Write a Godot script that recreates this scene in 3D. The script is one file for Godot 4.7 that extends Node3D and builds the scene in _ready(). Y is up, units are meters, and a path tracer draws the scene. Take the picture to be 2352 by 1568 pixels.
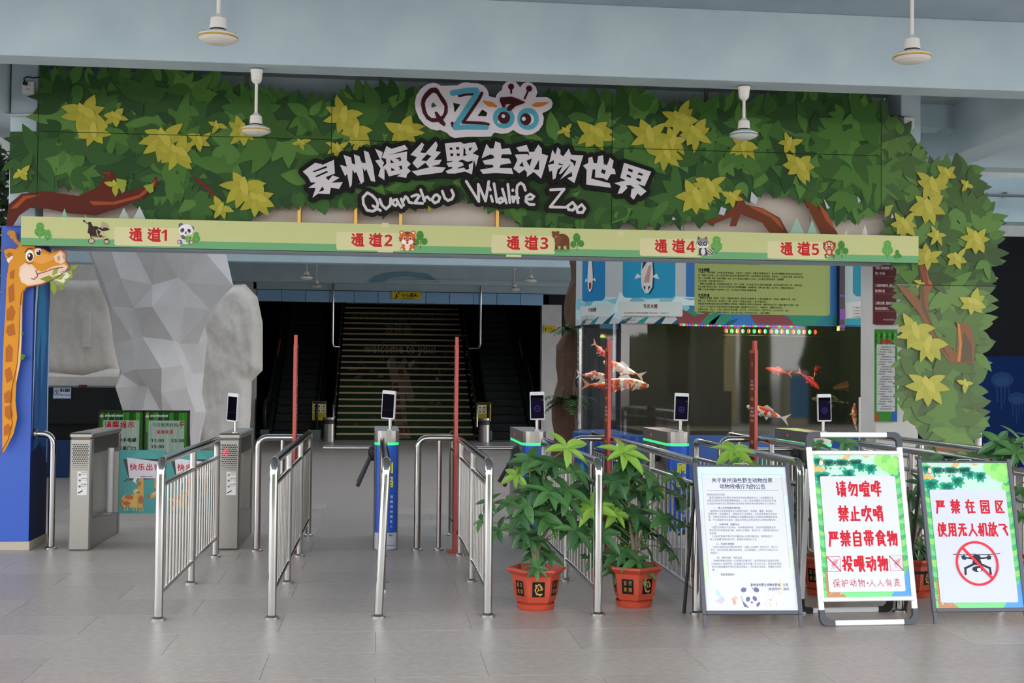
extends Node3D
# An entrance hall with ticket gates under a painted leaf arch. Units are metres, the camera stands at x = 0, z = 0 and looks towards -z.

# ------------------------------------------------------------------ mesh builder
class MB:
	var v := PackedVector3Array()
	var n := PackedVector3Array()
	var c := PackedColorArray()
	var col := Color(1, 1, 1)
	var xf := Transform3D()

	func ink(hex: String):
		col = Color.html(hex).srgb_to_linear()
		return self

	func tri(a: Vector3, b: Vector3, d: Vector3, na := Vector3.ZERO, nb := Vector3.ZERO, nd := Vector3.ZERO):
		a = xf * a
		b = xf * b
		d = xf * d
		var f := (b - a).cross(d - a)
		if f.length_squared() < 1e-18:
			return
		f = f.normalized()
		if na != Vector3.ZERO and f.dot(xf.basis * (na + nb + nd)) < 0.0:
			var sb := b
			b = d
			d = sb
			var sn := nb
			nb = nd
			nd = sn
		v.append(a); v.append(d); v.append(b)
		if na == Vector3.ZERO:
			n.append(f); n.append(f); n.append(f)
		else:
			n.append((xf.basis * na).normalized()); n.append((xf.basis * nd).normalized()); n.append((xf.basis * nb).normalized())
		c.append(col); c.append(col); c.append(col)

	func quad(a: Vector3, b: Vector3, d: Vector3, e: Vector3):
		tri(a, b, d)
		tri(a, d, e)

	func box(at: Vector3, size: Vector3, bev := 0.0):
		var h := size * 0.5
		if bev <= 0.0:
			for s in [[0, 1, 2], [1, 2, 0], [2, 0, 1]]:
				for q in [1.0, -1.0]:
					var p := []
					for k in [[-1, -1], [1, -1], [1, 1], [-1, 1]]:
						var t := Vector3.ZERO
						t[s[2]] = h[s[2]] * q
						t[s[0]] = h[s[0]] * k[0] * q
						t[s[1]] = h[s[1]] * k[1]
						p.append(at + t)
					quad(p[0], p[1], p[2], p[3])
			return
		# chamfered: three families of faces, twelve edges, eight corners
		var g := h - Vector3(bev, bev, bev)
		for s in [[0, 1, 2], [1, 2, 0], [2, 0, 1]]:
			for q in [1.0, -1.0]:
				var p := []
				for k in [[-1, -1], [1, -1], [1, 1], [-1, 1]]:
					var t := Vector3.ZERO
					t[s[2]] = h[s[2]] * q
					t[s[0]] = g[s[0]] * k[0] * q
					t[s[1]] = g[s[1]] * k[1]
					p.append(at + t)
				quad(p[0], p[1], p[2], p[3])
			for q in [1.0, -1.0]:
				for r in [1.0, -1.0]:
					var e := []
					for k in [[0, -1], [0, 1], [1, 1], [1, -1]]:
						var t := Vector3.ZERO
						t[s[2]] = g[s[2]] * k[1]
						t[s[0]] = (h[s[0]] if k[0] == 0 else g[s[0]]) * q
						t[s[1]] = (g[s[1]] if k[0] == 0 else h[s[1]]) * r
						e.append(at + t)
					if q * r > 0:
						quad(e[3], e[2], e[1], e[0])
					else:
						quad(e[0], e[1], e[2], e[3])
		for x in [1.0, -1.0]:
			for y in [1.0, -1.0]:
				for z in [1.0, -1.0]:
					var a := at + Vector3(h.x * x, g.y * y, g.z * z)
					var b := at + Vector3(g.x * x, h.y * y, g.z * z)
					var d := at + Vector3(g.x * x, g.y * y, h.z * z)
					if x * y * z > 0:
						tri(a, b, d)
					else:
						tri(a, d, b)

	func tube(path: Array, r, sides := 12, caps := true):
		# r is a number or an array with one radius per point
		var m := path.size()
		var rings := []
		var up := Vector3.UP
		var t0: Vector3 = (path[1] - path[0]).normalized()
		if abs(t0.dot(up)) > 0.95:
			up = Vector3.RIGHT
		var side := t0.cross(up).normalized()
		for i in m:
			var t: Vector3
			if i == 0:
				t = t0
			elif i == m - 1:
				t = (path[i] - path[i - 1]).normalized()
			else:
				t = ((path[i] - path[i - 1]).normalized() + (path[i + 1] - path[i]).normalized()).normalized()
			side = (side - t * side.dot(t)).normalized()
			var w := side.cross(t).normalized()
			var rr: float = r[i] if r is Array else r
			var ring := []
			for k in sides:
				var a := TAU * k / sides
				var d := side * cos(a) + w * sin(a)
				ring.append([path[i] + d * rr, d])
			rings.append(ring)
		for i in m - 1:
			for k in sides:
				var a = rings[i][k]
				var b = rings[i][(k + 1) % sides]
				var d = rings[i + 1][(k + 1) % sides]
				var e = rings[i + 1][k]
				tri(a[0], e[0], d[0], a[1], e[1], d[1])
				tri(a[0], d[0], b[0], a[1], d[1], b[1])
		if caps:
			for k in sides:
				tri(path[0], rings[0][k][0], rings[0][(k + 1) % sides][0])
				tri(path[m - 1], rings[m - 1][(k + 1) % sides][0], rings[m - 1][k][0])

	func lathe(at: Vector3, prof: Array, sides := 24, smooth := true, phase := 0.0):
		# prof: Vector2(radius, height) from bottom to top on the outer side
		for i in prof.size() - 1:
			var p: Vector2 = prof[i]
			var q: Vector2 = prof[i + 1]
			var nn := Vector2(q.y - p.y, p.x - q.x).normalized()
			for k in sides:
				var a0 := TAU * k / sides + phase
				var a1 := TAU * (k + 1) / sides + phase
				var d0 := Vector3(cos(a0), 0, -sin(a0))
				var d1 := Vector3(cos(a1), 0, -sin(a1))
				var A := at + d0 * p.x + Vector3.UP * p.y
				var B := at + d1 * p.x + Vector3.UP * p.y
				var C := at + d1 * q.x + Vector3.UP * q.y
				var D := at + d0 * q.x + Vector3.UP * q.y
				if smooth:
					var n0 := d0 * nn.x + Vector3.UP * nn.y
					var n1 := d1 * nn.x + Vector3.UP * nn.y
					tri(A, B, C, n0, n1, n1)
					tri(A, C, D, n0, n1, n0)
				else:
					quad(A, B, C, D)

	func ball(at: Vector3, r: Vector3, rings := 8, sides := 14):
		for i in rings:
			var t0 := PI * i / rings - PI / 2
			var t1 := PI * (i + 1) / rings - PI / 2
			for k in sides:
				var a0 := TAU * k / sides
				var a1 := TAU * (k + 1) / sides
				var p := [Vector3(cos(t0) * cos(a0), sin(t0), -cos(t0) * sin(a0)), Vector3(cos(t0) * cos(a1), sin(t0), -cos(t0) * sin(a1)), Vector3(cos(t1) * cos(a1), sin(t1), -cos(t1) * sin(a1)), Vector3(cos(t1) * cos(a0), sin(t1), -cos(t1) * sin(a0))]
				var nn := []
				for q in p:
					nn.append((q / r).normalized())
				tri(at + p[0] * r, at + p[1] * r, at + p[2] * r, nn[0], nn[1], nn[2])
				tri(at + p[0] * r, at + p[2] * r, at + p[3] * r, nn[0], nn[2], nn[3])

	static func tidy(p: PackedVector2Array) -> PackedVector2Array:
		var o := PackedVector2Array()
		for q in p:
			if o.is_empty() or o[o.size() - 1].distance_squared_to(q) > 1e-10:
				o.append(q)
		while o.size() > 1 and o[0].distance_squared_to(o[o.size() - 1]) < 1e-10:
			o.remove_at(o.size() - 1)
		if o.size() > 2 and Geometry2D.is_polygon_clockwise(o):
			o.reverse()
		return o

	static func bridge(p: PackedVector2Array, holes: Array) -> PackedVector2Array:
		# cuts the holes open so that one outline remains
		var o := PackedVector2Array(p)
		for h0 in holes:
			var h: PackedVector2Array = tidy(h0)
			h.reverse()
			var pairs := []
			for i in o.size():
				for j in h.size():
					pairs.append([o[i].distance_squared_to(h[j]), i, j])
			pairs.sort_custom(func(a, b): return a[0] < b[0])
			for e in pairs.slice(0, 12):
				var r := PackedVector2Array()
				for i in e[1] + 1:
					r.append(o[i])
				for j in h.size() + 1:
					r.append(h[(e[2] + j) % h.size()])
				for i in range(e[1], o.size()):
					r.append(o[i])
				if not Geometry2D.triangulate_polygon(r).is_empty():
					o = r
					break
		return o

	func flat(p0: PackedVector2Array, z: float, holes := []):
		var p := tidy(p0)
		if p.size() < 3:
			return
		var q := p
		if holes.size() > 0:
			q = bridge(p, holes)
		var t := Geometry2D.triangulate_polygon(q)
		if t.is_empty():
			var parts := Geometry2D.decompose_polygon_in_convex(p)
			for w in parts:
				var ww := tidy(w)
				for i in range(1, ww.size() - 1):
					tri(Vector3(ww[0].x, ww[0].y, z), Vector3(ww[i].x, ww[i].y, z), Vector3(ww[i + 1].x, ww[i + 1].y, z))
			return
		for i in range(0, t.size(), 3):
			var a := q[t[i]]
			var b := q[t[i + 1]]
			var d := q[t[i + 2]]
			if (b - a).cross(d - a) < 0:
				var s := b
				b = d
				d = s
			tri(Vector3(a.x, a.y, z), Vector3(b.x, b.y, z), Vector3(d.x, d.y, z))

	func plate(p0: PackedVector2Array, z0: float, z1: float, holes := []):
		# a flat board with the outline p0 between z0 (back) and z1 (front)
		var p := tidy(p0)
		if p.size() < 3:
			return
		flat(p, z1, holes)
		var keep := col
		for loop in [p] + holes:
			var l: PackedVector2Array = tidy(loop)
			if loop != p:
				l.reverse()
			for i in l.size():
				var a := l[i]
				var b := l[(i + 1) % l.size()]
				quad(Vector3(a.x, a.y, z1), Vector3(a.x, a.y, z0), Vector3(b.x, b.y, z0), Vector3(b.x, b.y, z1))
		var s := v.size()
		flat(p, z0, holes)
		for i in range(s, v.size(), 3):
			var t := v[i + 1]
			v[i + 1] = v[i + 2]
			v[i + 2] = t
			for k in 3:
				n[i + k] = -n[i + k]
		col = keep

	func line(p: PackedVector2Array, w: float, z: float, round_ends := false):
		# a flat stroke along p
		for i in p.size() - 1:
			var a := p[i]
			var b := p[i + 1]
			var t := (b - a)
			if t.length() < 1e-7:
				continue
			t = t.normalized()
			var s := Vector2(-t.y, t.x) * w * 0.5
			var a2 := a - t * (w * 0.5 if i > 0 or not round_ends else 0.0)
			var b2 := b + t * (w * 0.5 if i < p.size() - 2 or not round_ends else 0.0)
			if not round_ends:
				a2 = a - t * w * 0.32
				b2 = b + t * w * 0.32
			z += 0.000012
			quad(Vector3(a2.x - s.x, a2.y - s.y, z), Vector3(b2.x - s.x, b2.y - s.y, z), Vector3(b2.x + s.x, b2.y + s.y, z), Vector3(a2.x + s.x, a2.y + s.y, z))
		if round_ends:
			for q in [p[0], p[p.size() - 1]]:
				z += 0.000012
				disc(q, w * 0.5, w * 0.5, z, 10)

	func disc(at: Vector2, rx: float, ry: float, z: float, sides := 20, turn := 0.0):
		var p := []
		for k in sides:
			var a := TAU * k / sides
			p.append(at + Vector2(cos(a) * rx, sin(a) * ry).rotated(turn))
		for k in range(1, sides - 1):
			tri(Vector3(p[0].x, p[0].y, z), Vector3(p[k].x, p[k].y, z), Vector3(p[k + 1].x, p[k + 1].y, z))

	func mesh() -> ArrayMesh:
		var m := ArrayMesh.new()
		if v.is_empty():
			return m
		var a := []
		a.resize(Mesh.ARRAY_MAX)
		a[Mesh.ARRAY_VERTEX] = v
		a[Mesh.ARRAY_NORMAL] = n
		a[Mesh.ARRAY_COLOR] = c
		m.add_surface_from_arrays(Mesh.PRIMITIVE_TRIANGLES, a)
		return m

# outlines grown by w with smooth round corners
static func grown(p: PackedVector2Array, w: float, open := false, holes := []) -> Array:
	var q := PackedVector2Array()
	for e in (p if open else MB.tidy(p)):
		q.append(e * 1000.0)
	var got := Geometry2D.offset_polyline(q, w * 1000.0, Geometry2D.JOIN_ROUND, Geometry2D.END_ROUND) if open else Geometry2D.offset_polygon(q, w * 1000.0, Geometry2D.JOIN_ROUND)
	var out := []
	for g in got:
		var r := PackedVector2Array()
		for e in g:
			if r.is_empty() or r[r.size() - 1].distance_to(e / 1000.0) > 0.0025:
				r.append(e / 1000.0)
		if Geometry2D.is_polygon_clockwise(g):
			holes.append(r)
		else:
			out.append(r)
	return out

# ------------------------------------------------------------------ objects
var used := {}

func numbered(called: String) -> String:
	var k: int = used.get(called, 0)
	used[called] = k + 1
	return called if k == 0 else "%s_%03d" % [called, k]

func tag(o: Node, label: String, category: String, group := ""):
	o.set_meta("label", label)
	o.set_meta("category", category)
	if group != "":
		o.set_meta("group", group)
	return o

func thing(called: String, label: String, category: String, at := Vector3.ZERO, turn := 0.0, group := "") -> Node3D:
	var o := Node3D.new()
	o.name = numbered(called)
	add_child(o)
	o.position = at
	o.rotation.y = turn
	tag(o, label, category, group)
	return o

func part(parent: Node, called: String, m, mat: Material, label := "") -> MeshInstance3D:
	var o := MeshInstance3D.new()
	o.name = called
	o.mesh = m.mesh() if m is MB else m
	o.material_override = mat
	o.cast_shadow = GeometryInstance3D.SHADOW_CASTING_SETTING_ON
	parent.add_child(o, true)
	if label != "":
		o.set_meta("label", label)
	return o

func solo(called: String, m, mat: Material, label: String, category: String, at := Vector3.ZERO, group := "") -> MeshInstance3D:
	var o := part(self, numbered(called), m, mat)
	o.position = at
	tag(o, label, category, group)
	return o

func structure(called: String, m, mat: Material, label := "", at := Vector3.ZERO) -> MeshInstance3D:
	var o := part(self, numbered(called), m, mat)
	o.set_meta("kind", "structure")
	o.position = at
	if label != "":
		o.set_meta("label", label)
	return o

func copy(o: Node3D, at: Vector3, turn: float, label: String) -> Node3D:
	var c: Node3D = o.duplicate()
	c.name = numbered(String(o.name))
	add_child(c)
	c.position = at
	c.rotation.y = turn
	c.set_meta("label", label)
	return c

func boxm(at: Vector3, size: Vector3, bev := 0.0) -> MB:
	var b := MB.new()
	b.box(at, size, bev)
	return b

# "x,y x,y ..." in metres
func pts(s: String) -> PackedVector2Array:
	var o := PackedVector2Array()
	for w in s.split(" ", false):
		var q := w.split_floats(",")
		o.append(Vector2(q[0], q[1]))
	return o

# ------------------------------------------------------------------ materials
func mat(hex: String, rough := 0.6, metal := 0.0) -> StandardMaterial3D:
	var m := StandardMaterial3D.new()
	m.albedo_color = Color.html(hex)
	m.roughness = rough
	m.metallic = metal
	return m

func noise_tex(freq: float, lo: Color, hi: Color, seed_ := 1, oct := 4, size := 512, kind := FastNoiseLite.TYPE_SIMPLEX_SMOOTH, mid = null) -> NoiseTexture2D:
	var f := FastNoiseLite.new()
	f.seed = seed_
	f.frequency = freq
	f.fractal_octaves = oct
	f.noise_type = kind
	var t := NoiseTexture2D.new()
	t.width = size
	t.height = size
	t.seamless = true
	t.noise = f
	var g := Gradient.new()
	g.set_color(0, lo)
	g.set_color(1, hi)
	if mid != null:
		g.add_point(0.5, mid)
	t.color_ramp = g
	return t

func grain(hex_lo: String, hex_hi: String, rough: float, freq: float, scale: float, seed_ := 1, bump := 0.0, oct := 4) -> StandardMaterial3D:
	var m := StandardMaterial3D.new()
	m.albedo_texture = noise_tex(freq, Color.html(hex_lo), Color.html(hex_hi), seed_, oct)
	m.uv1_triplanar = true
	m.uv1_world_triplanar = true
	m.uv1_scale = Vector3(scale, scale, scale)
	m.roughness = rough
	if bump > 0.0:
		var t := noise_tex(freq * 1.7, Color.BLACK, Color.WHITE, seed_ + 7, oct)
		t.as_normal_map = true
		t.bump_strength = bump
		m.normal_enabled = true
		m.normal_texture = t
	return m

# ------------------------------------------------------------------ flat print: pictures as coloured shapes
# one shape per line: "e x y rx ry colour [turn]", "p colour x,y x,y ...", "s width colour x,y x,y ...", "o x y rx ry width colour", "r x y w h radius colour"
func art(b: MB, text: String, at: Vector2, s: float, z: float, dz := 0.0002) -> float:
	for raw in text.split("\n", false):
		var w := raw.strip_edges().split(" ", false)
		if w.size() < 2:
			continue
		z += dz
		match w[0]:
			"e":
				b.ink(w[5])
				b.disc(at + Vector2(float(w[1]), -float(w[2])) * s, float(w[3]) * s, float(w[4]) * s, z, 24, -deg_to_rad(float(w[6])) if w.size() > 6 else 0.0)
			"o":
				b.ink(w[6])
				var ring := PackedVector2Array()
				for k in 41:
					ring.append(at + Vector2(float(w[1]) + cos(TAU * k / 40) * float(w[3]), -float(w[2]) + sin(TAU * k / 40) * float(w[4])) * s)
				b.line(ring, float(w[5]) * s, z)
			"r":
				b.ink(w[6])
				b.flat(round_rect(at.x + float(w[1]) * s, at.y - (float(w[2]) + float(w[4])) * s, float(w[3]) * s, float(w[4]) * s, float(w[5]) * s), z)
			"p", "s":
				var k := 2 if w[0] == "p" else 3
				var q := PackedVector2Array()
				for i in range(k, w.size()):
					var f := w[i].split_floats(",")
					q.append(at + Vector2(f[0], -f[1]) * s)
				if w[0] == "p":
					b.ink(w[1])
					b.flat(q, z)
				else:
					b.ink(w[2])
					b.line(q, float(w[1]) * s, z, true)
	return z

func round_rect(x: float, y: float, w: float, h: float, r: float) -> PackedVector2Array:
	var o := PackedVector2Array()
	if r <= 0.0:
		return PackedVector2Array([Vector2(x, y), Vector2(x + w, y), Vector2(x + w, y + h), Vector2(x, y + h)])
	var k := [[x + w - r, y + r, -PI / 2], [x + w - r, y + h - r, 0.0], [x + r, y + h - r, PI / 2], [x + r, y + r, PI]]
	for e in k:
		for i in 6:
			var a: float = e[2] + PI / 2 * i / 5
			o.append(Vector2(e[0] + cos(a) * r, e[1] + sin(a) * r))
	return o

# ------------------------------------------------------------------ lettering
# Chinese characters as strokes on a 100 x 100 field (four digits per point), or as other characters set into a box (character + four pairs of digits)
const GLYPHS := {
	"讠": "22084525 0538453845888068", "氵": "20084525 05384555 10958565", "口": "15201585 15208520 85208585 15828582", "日": "20102092 20108010 80108092 20508050 20908090",
	"木": "05309530 50055095 48300575 52309575", "扌": "10309030 55055590 55903580 05659050", "亻": "70052055 45404598", "彳": "70051530 80303058 55485598", "忄": "50005098 20301555 75207545",
	"宀": "50005025 08250860 08259225 92258060", "辶": "10082220 05362836 28360872 18784592 45929692", "囗": "08080898 08089208 92089298 08959295", "阝": "20052098 20057505 75055040 50408060 80607075 70754870",
	"王": "08109210 15458545 05829575 50105078", "禾": "80052515 05359535 52125298 50380570 55409068", "石": "10109010 52100555 35453590 35458545 85458590 35888588", "纟": "45000530 05305030 50300560 05605560 05855075",
	"钅": "35000530 22189018 25409040 05629562 50185092 50928075", "鱼": "38000825 28127012 70126025 18251872 18258525 85258572 18488548 18728572 52255272 05929590", "犭": "80050535 30154550 45504590 45902085 50380575", "又": "10159015 90151095 20359595",
	"方": "42005512 05209520 38200898 35457545 75456892 68924890", "寸": "05309530 68156890 68905080 25504068", "里": "12051252 12058805 88058852 12288828 12508850 50055092 15708570 05959595", "攵": "35000540 22259525 72250598 25459598",
	"欠": "28000540 22209020 90208038 50305055 50550598 50559598", "聿": "15128512 05329532 15528552 05689568 50005098", "门": "15052218 08200898 30109010 90109095 90957590",
	"通": "辶00009999 10", "甬": "", "道": "辶00009999", "关": "28052828 70056228 12329032 05559555 50325055 50550898 52559598", "于": "15159015 05459545 52155290 52903580",
	"泉": "45003812 22122248 22127812 78127848 22307830 22487848 50485096 50963890 10624062 40621595 88555568 56629295", "州": "22052250 22501098 52055290 82058298 08350552 36353952 66356952",
	"每": "30050530 22159015 25352092 25358535 85358092 12629662 20908590 50405252 48685280", "海": "氵00003099 每30009999", "丝": "35051030 10304030 40300858 08584858 75055030 50307830 78304858 48589258 05909590",
	"予": "15108510 85105528 30205535 08429242 92427560 52425290 52903080", "野": "里00005599 予52009999", "生": "28051538 20289028 50055095 18608260 05959595", "动": "05154515 02404840 28400870 08704268 35554578 52309230 92308892 88927585 68056850 68504598",
	"牜": "25051035 18309030 55055598 05659555", "勿": "28050845 20259225 92258595 85956588 50281065 72283092", "物": "牜00004299 勿38009999", "世": "05359535 20102090 20909090 50055068 80058068 50688068",
	"界": "18051848 18058205 82058248 18268226 18488248 50055048 50480575 52489575 40602598 64606498", "殳": "30053030 30301545 30057505 75057530 75309530 15508050 80502595 30609595", "投": "扌00003899 殳35009999",
	"畏": "18051845 18058205 82058245 18258225 18458245 50055045 05589558 28582898 28984888 50589598 85685578", "喂": "口00153072 畏32009999", "行": "彳00003899 45159015 38429842 72427292 72925582",
	"为": "20053018 15309030 90308595 85956590 50055050 50501095 52556872", "白": "50003018 15181598 15188518 85188598 15558555 15958595", "勺": "30050545 22259025 90258095 80955588 40505868", "的": "白00004599 勺45009999",
	"公": "35100552 65109552 48452088 20888088 68628598", "告": "28051535 20189018 50005042 05429542 20602098 20608060 80608098 20958095", "有": "05209520 40000560 35403598 35408040 80408098 80986592 35588058 35758075",
	"艮": "20058005 80058048 20278027 20488048 20052095 20955585 45489898 90606875", "限": "阝00003599 艮35009999", "司": "10108510 85108595 85956590 10306530 15501590 15506050 60506090 15886088", "年": "28000530 22189018 22422268 22428842 05689568 55185598",
	"月": "25082570 25700898 25088008 80088098 80986592 25358035 25608060", "一": "05509550", "二": "15259025 05809580", "三": "10159015 15508550 05859585", "四": "12151285 12158815 88158885 12828882 38153852 38522260 62156255 62558858",
	"禁": "02184818 25002545 25180545 25184540 52189818 75007545 75185245 75189845 20558055 05709570 50705098 28801095 72808895", "止": "50055092 50458845 22402292 05929592", "自": "50003515 18151898 18158215 82158298 18428242 18688268 18958295",
	"带": "05159515 28002835 50005035 72007235 08450862 08459245 92458560 22622290 22627862 78627890 50455098", "食": "50000535 50009535 50154028 25352595 25357535 75357565 25507550 25657565 25954580 50659598 85725580",
	"科": "禾00005099 60106825 58356650 50709865 84058498", "学": "22053020 50005518 78056820 08300850 08309230 92308545 25458045 80455560 05659565 50605095 50953588", "健": "亻00002899 30204520 45203050 30504550 45503085 32659892 聿48009985",
	"康": "50005015 10159515 18150598 30308530 85308555 22439543 30558555 57205795 57954590 35653075 75606570 60709595 50702892", "互": "08109210 38102865 28658065 30358235 82357295 05959595", "违": "辶00009999 40109010 38329532 35559055 90558572 65056582",
	"规": "05252525 02504850 25002550 25500298 28504895 55085565 55089508 95089565 75257560 75605098 78657890 78909690", "处": "25050560 20255025 50250598 15509892 68056878 68358850", "理": "王00003899 里38009999",
	"昔": "05229522 30003045 70007045 05459545 22602298 22607860 78607898 22787878 22957895", "措": "扌00003899 昔35009999", "施": "方00004899 62005030 55189818 50559538 95388875 62356285 62859890 78257875",
	"携": "扌00003599 50003530 50185060 50189518 50389538 50559555 72187255 38659065 55683598 85688095 80956890", "手": "75052015 15358535 05609560 50125090 50903580", "共": "10259025 05609560 32053260 68056860 35680598 65689598",
	"建": "05253025 30250555 05553055 30550598 08659595 聿35009990", "守": "宀00009970 寸05309999", "护": "扌00003899 70007515 50205055 50553898 50209520 95209550 50509550", "命": "50000540 50009540 32386838 18551888 18554555 45554588 18884588 60556098 60558855 88558888 88887885",
	"祝": "20002815 05254025 40250268 25505098 25502598 52085245 52089208 92089245 52459245 60454098 78457892 78929892", "您": "28001035 20202060 50003522 40189018 90188028 65206555 50304050 78308850 12701095 30683092 30927092 70927880 50605575 85689590",
	"游": "氵00003099 45005010 32205820 42203598 42405540 55405092 70006022 65159515 68388838 88387850 78507892 62609860", "园": "囗00009999 30257025 22457845 42452580 58455878 58788078", "愉": "忄00003099 65003528 65009828 48308030 40454095 40456045 60456090 40606060 40756075 72457278 90409092 90928088",
	"快": "忄00003299 42258825 88258855 35559855 65006555 65553898 66559898", "青": "12128812 20308030 05489548 50005048 25602598 25607860 78607898 25757875 25887888", "请": "讠00003599 青34009999", "宣": "50005012 08150832 08159215 92159232 25327532 22482282 22487848 78487882 22657865 22827882 08959595",
	"喧": "口00153072 宣32009999", "华": "28000838 20222048 85125230 55005545 55459040 05689568 50505098", "哗": "口00153072 华32009999", "吹": "口00153072 欠32009999", "肖": "50005035 20053028 80057028 20402098 20408040 80408098 80986590 20588058 20758075", "哨": "口00153072 肖32009999",
	"严": "08109210 38103845 62106245 18181840 84187640 12489548 15480598", "保": "亻00003099 42064240 42068806 88068840 42408840 32609860 65406598 63603292 67609892", "人": "50104848 48480595 50459595", "责": "15128512 22288028 05459545 50005045 25552585 25557555 75557585 50655080 45800598 58809598",
	"在": "05209520 40000558 25422598 45509250 68306892 35929892", "区": "10109010 10101092 10929592 75222578 30257278", "吏": "05189518 18321855 18328232 82328255 18558255 50005062 50620598 25659598", "使": "亻00003099 吏30009999",
	"用": "20082070 20700598 20088508 85088595 85957090 20358535 20628562 52085295", "无": "18128212 05409540 48124840 48400598 58425890 58909290 92908075", "几": "22082255 22550598 22088008 80088090 80909890 98909875", "机": "木00004899 几45009999",
	"放": "方00005299 攵48009999", "飞": "10157515 75157865 78659692 96929575 95285545 62488562", "乐": "78062014 20141545 15459245 52255295 52953888 25601085 75609290", "出": "20122042 20428042 80128042 50005092 10581092 10929092 90589092",
	"昷": "25052542 25058005 80058042 25238023 25428042 15551592 15558855 88558892 38553892 64556492 02929892", "温": "氵00003099 昷30009999", "馨": "05064806 28002825 10154515 10251048 10254825 10364836 62006022 88008822 62008800 60308530 85305550 05609560 78502255 50525078 45650578 55659575 28782898 28787578 75787598 28887588 28987598",
	"是": "22052242 22057805 78057842 22237823 22427842 05559555 50555090 50728572 30680598 25859598", "提": "扌00003899 是35009999", "示": "20128012 05389538 50385092 50923885 25550580 75559580", "电": "18151870 18158215 82158270 18428242 18708270 50005092 50929592 95929580",
	"弟": "28003512 68006012 15188518 85188538 20388538 20382060 20608860 88608278 50185098 48620592", "梯": "木00004899 弟42009999", "今": "50000550 50009548 42355245 20608060 80604598", "表": "12128812 18288228 05459545 50005045 48450578 32653298 32985085 52459598 82555570",
	"寅": "50005010 08120828 08129212 92129228 22308030 22422278 22427842 78427878 22607860 50305078 28820598 70829298", "演": "氵00003099 寅30009999", "时": "日00104588 寸42009999", "间": "门00009999 32353280 32356835 68356880 32576857 32786878",
	"师": "15101555 32003265 32651598 45129812 50325082 50329532 95329578 95788875 72127298", "狮": "犭00003599 师32009999", "综": "纟00003899 宀38009955 示40329999", "合": "50000540 50009540 32407040 20552098 20558055 80558098 20958095",
	"翻": "42000810 05204820 25052545 25220545 25224845 10501098 10504550 45504598 10724572 10954595 28502895 55107210 72107290 72906085 55506570 80109810 98109890 98908888 80509068", "越": "05154515 25002535 02354835 25352580 25554055 12450598 10709595 55205560 55208020 55607050 72006885 68659878 92257075 80028812",
	"小": "50055092 50923585 25350575 75359572", "心": "12500882 32303288 32887588 75888070 48205840 80489580", "碰": "石00004599 60006510 88008210 52159815 65156588 85158588 55355860 96359260 48909890", "头": "30105225 15354550 55055555 05609560 52600598 60709598",
	"欢": "又00005099 欠45009999", "迎": "辶00009999 50053012 30123070 30705560 62106295 62108810 88108870 88707568", "刷": "10081050 10500298 10085808 58085830 10305830 18481885 18485848 58485875 35353598 72157270 90059095 90957888", "码": "石00004599 50089008 90088545 60086045 60459545 95459092 90927588 48688568",
	"富": "50005010 08100825 08109210 92108522 28307230 30423058 30427042 70427058 30587058 20682098 20688068 80688098 20828082 20968096 50685096", "貴": "22082225 22087808 78087825 22257825 50005035 05359535 25452582 25457545 75457582 25587558 25707570 25827582 40820598 60829598",
	"花": "05159515 32003228 68006828 30300565 20502098 58355890 58909590 95908275 85424565", "開": "08080898 08084208 42084238 08234223 08384238 58085838 58089208 92089298 92988092 58239223 58389238 25557555 20727872 40554098 62556298",
	"票": "08089208 38083828 62086228 18201842 18208220 82208242 18408240 20528052 05669566 50665098 28761095 72769095", "仅": "亻00003299 又30109999", "次": "08152530 05852555 50003540 45209520 95208842 65306558 65583598 65589898", "入": "40055018 50180595 50359595",
	"环": "王00003899 38129812 68124060 66406698 72459868", "境": "05354535 25052575 02754568 70007510 52159815 60186528 88188228 48309830 58405872 58409040 90409072 58569056 58729072 65724598 80728092 80929892", "宠": "宀00009970 05459545 45304560 45600898 60456090 60909290 92908078 82585585",
	"防": "阝00003899 方35009999", "危": "35000530 25157515 75156030 10309530 20300898 38483890 38488048 80488065 80656268 38909290 92908878", "险": "阝00003599 65003535 65009835 50388538 42554872 65506870 90508075 35929892", "内": "12201298 12208820 88208898 88987592 50005040 50402575 52457870",
	"私": "禾00005099 70055585 55859882 80559898", "采": "80052012 22253040 50185535 80206540 05559555 50405098 48550590 52559590", "本": "05259525 50005098 48250570 52259570 30757075", "帛": "50004012 22122245 22127812 78127845 22287828 22457845 10581088 10589058 90589088 50455098",
	"锦": "钅00004599 帛42009999", "鲤": "鱼00005099 里48009999", "活": "氵00003099 85053515 30329832 65126555 42554298 42558855 88558898 42958895", "写": "08080828 08089208 92088525 35203048 32357535 30487848 78487092 70925085 05686068",
	"皮": "18151865 18650598 18159215 92158530 52005240 20408040 80402598 35459598", "光": "50005045 20102535 80107235 05459545 38450598 62456290 62909490 94909272", "丹": "22082265 22650898 22087808 78087895 78956090 05459545 45204838",
	"页": "05089508 50084525 20252078 20258025 80258078 50405070 48700598 58759598", "顶": "02154515 28152890 28901582 页45009999", "须": "40051030 42301055 45550595 页45009999", "知": "22000830 18205020 02485248 30203048 30480598 30554890 62206285 62209220 92209285 62829282",
	"，": "40804085 40853098", "。": "30803095 30804580 45804595 30954595", "、": "25803598", "！": "50055065 50855092", "·": "45484552 45485548 55485552", "：": "45304536 45804586", "□": "10158515 10408540 10658565 50055095 10909090", "囲": "10101095 10109010 90109095 10409040 10659065 50105095 10929092",
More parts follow.
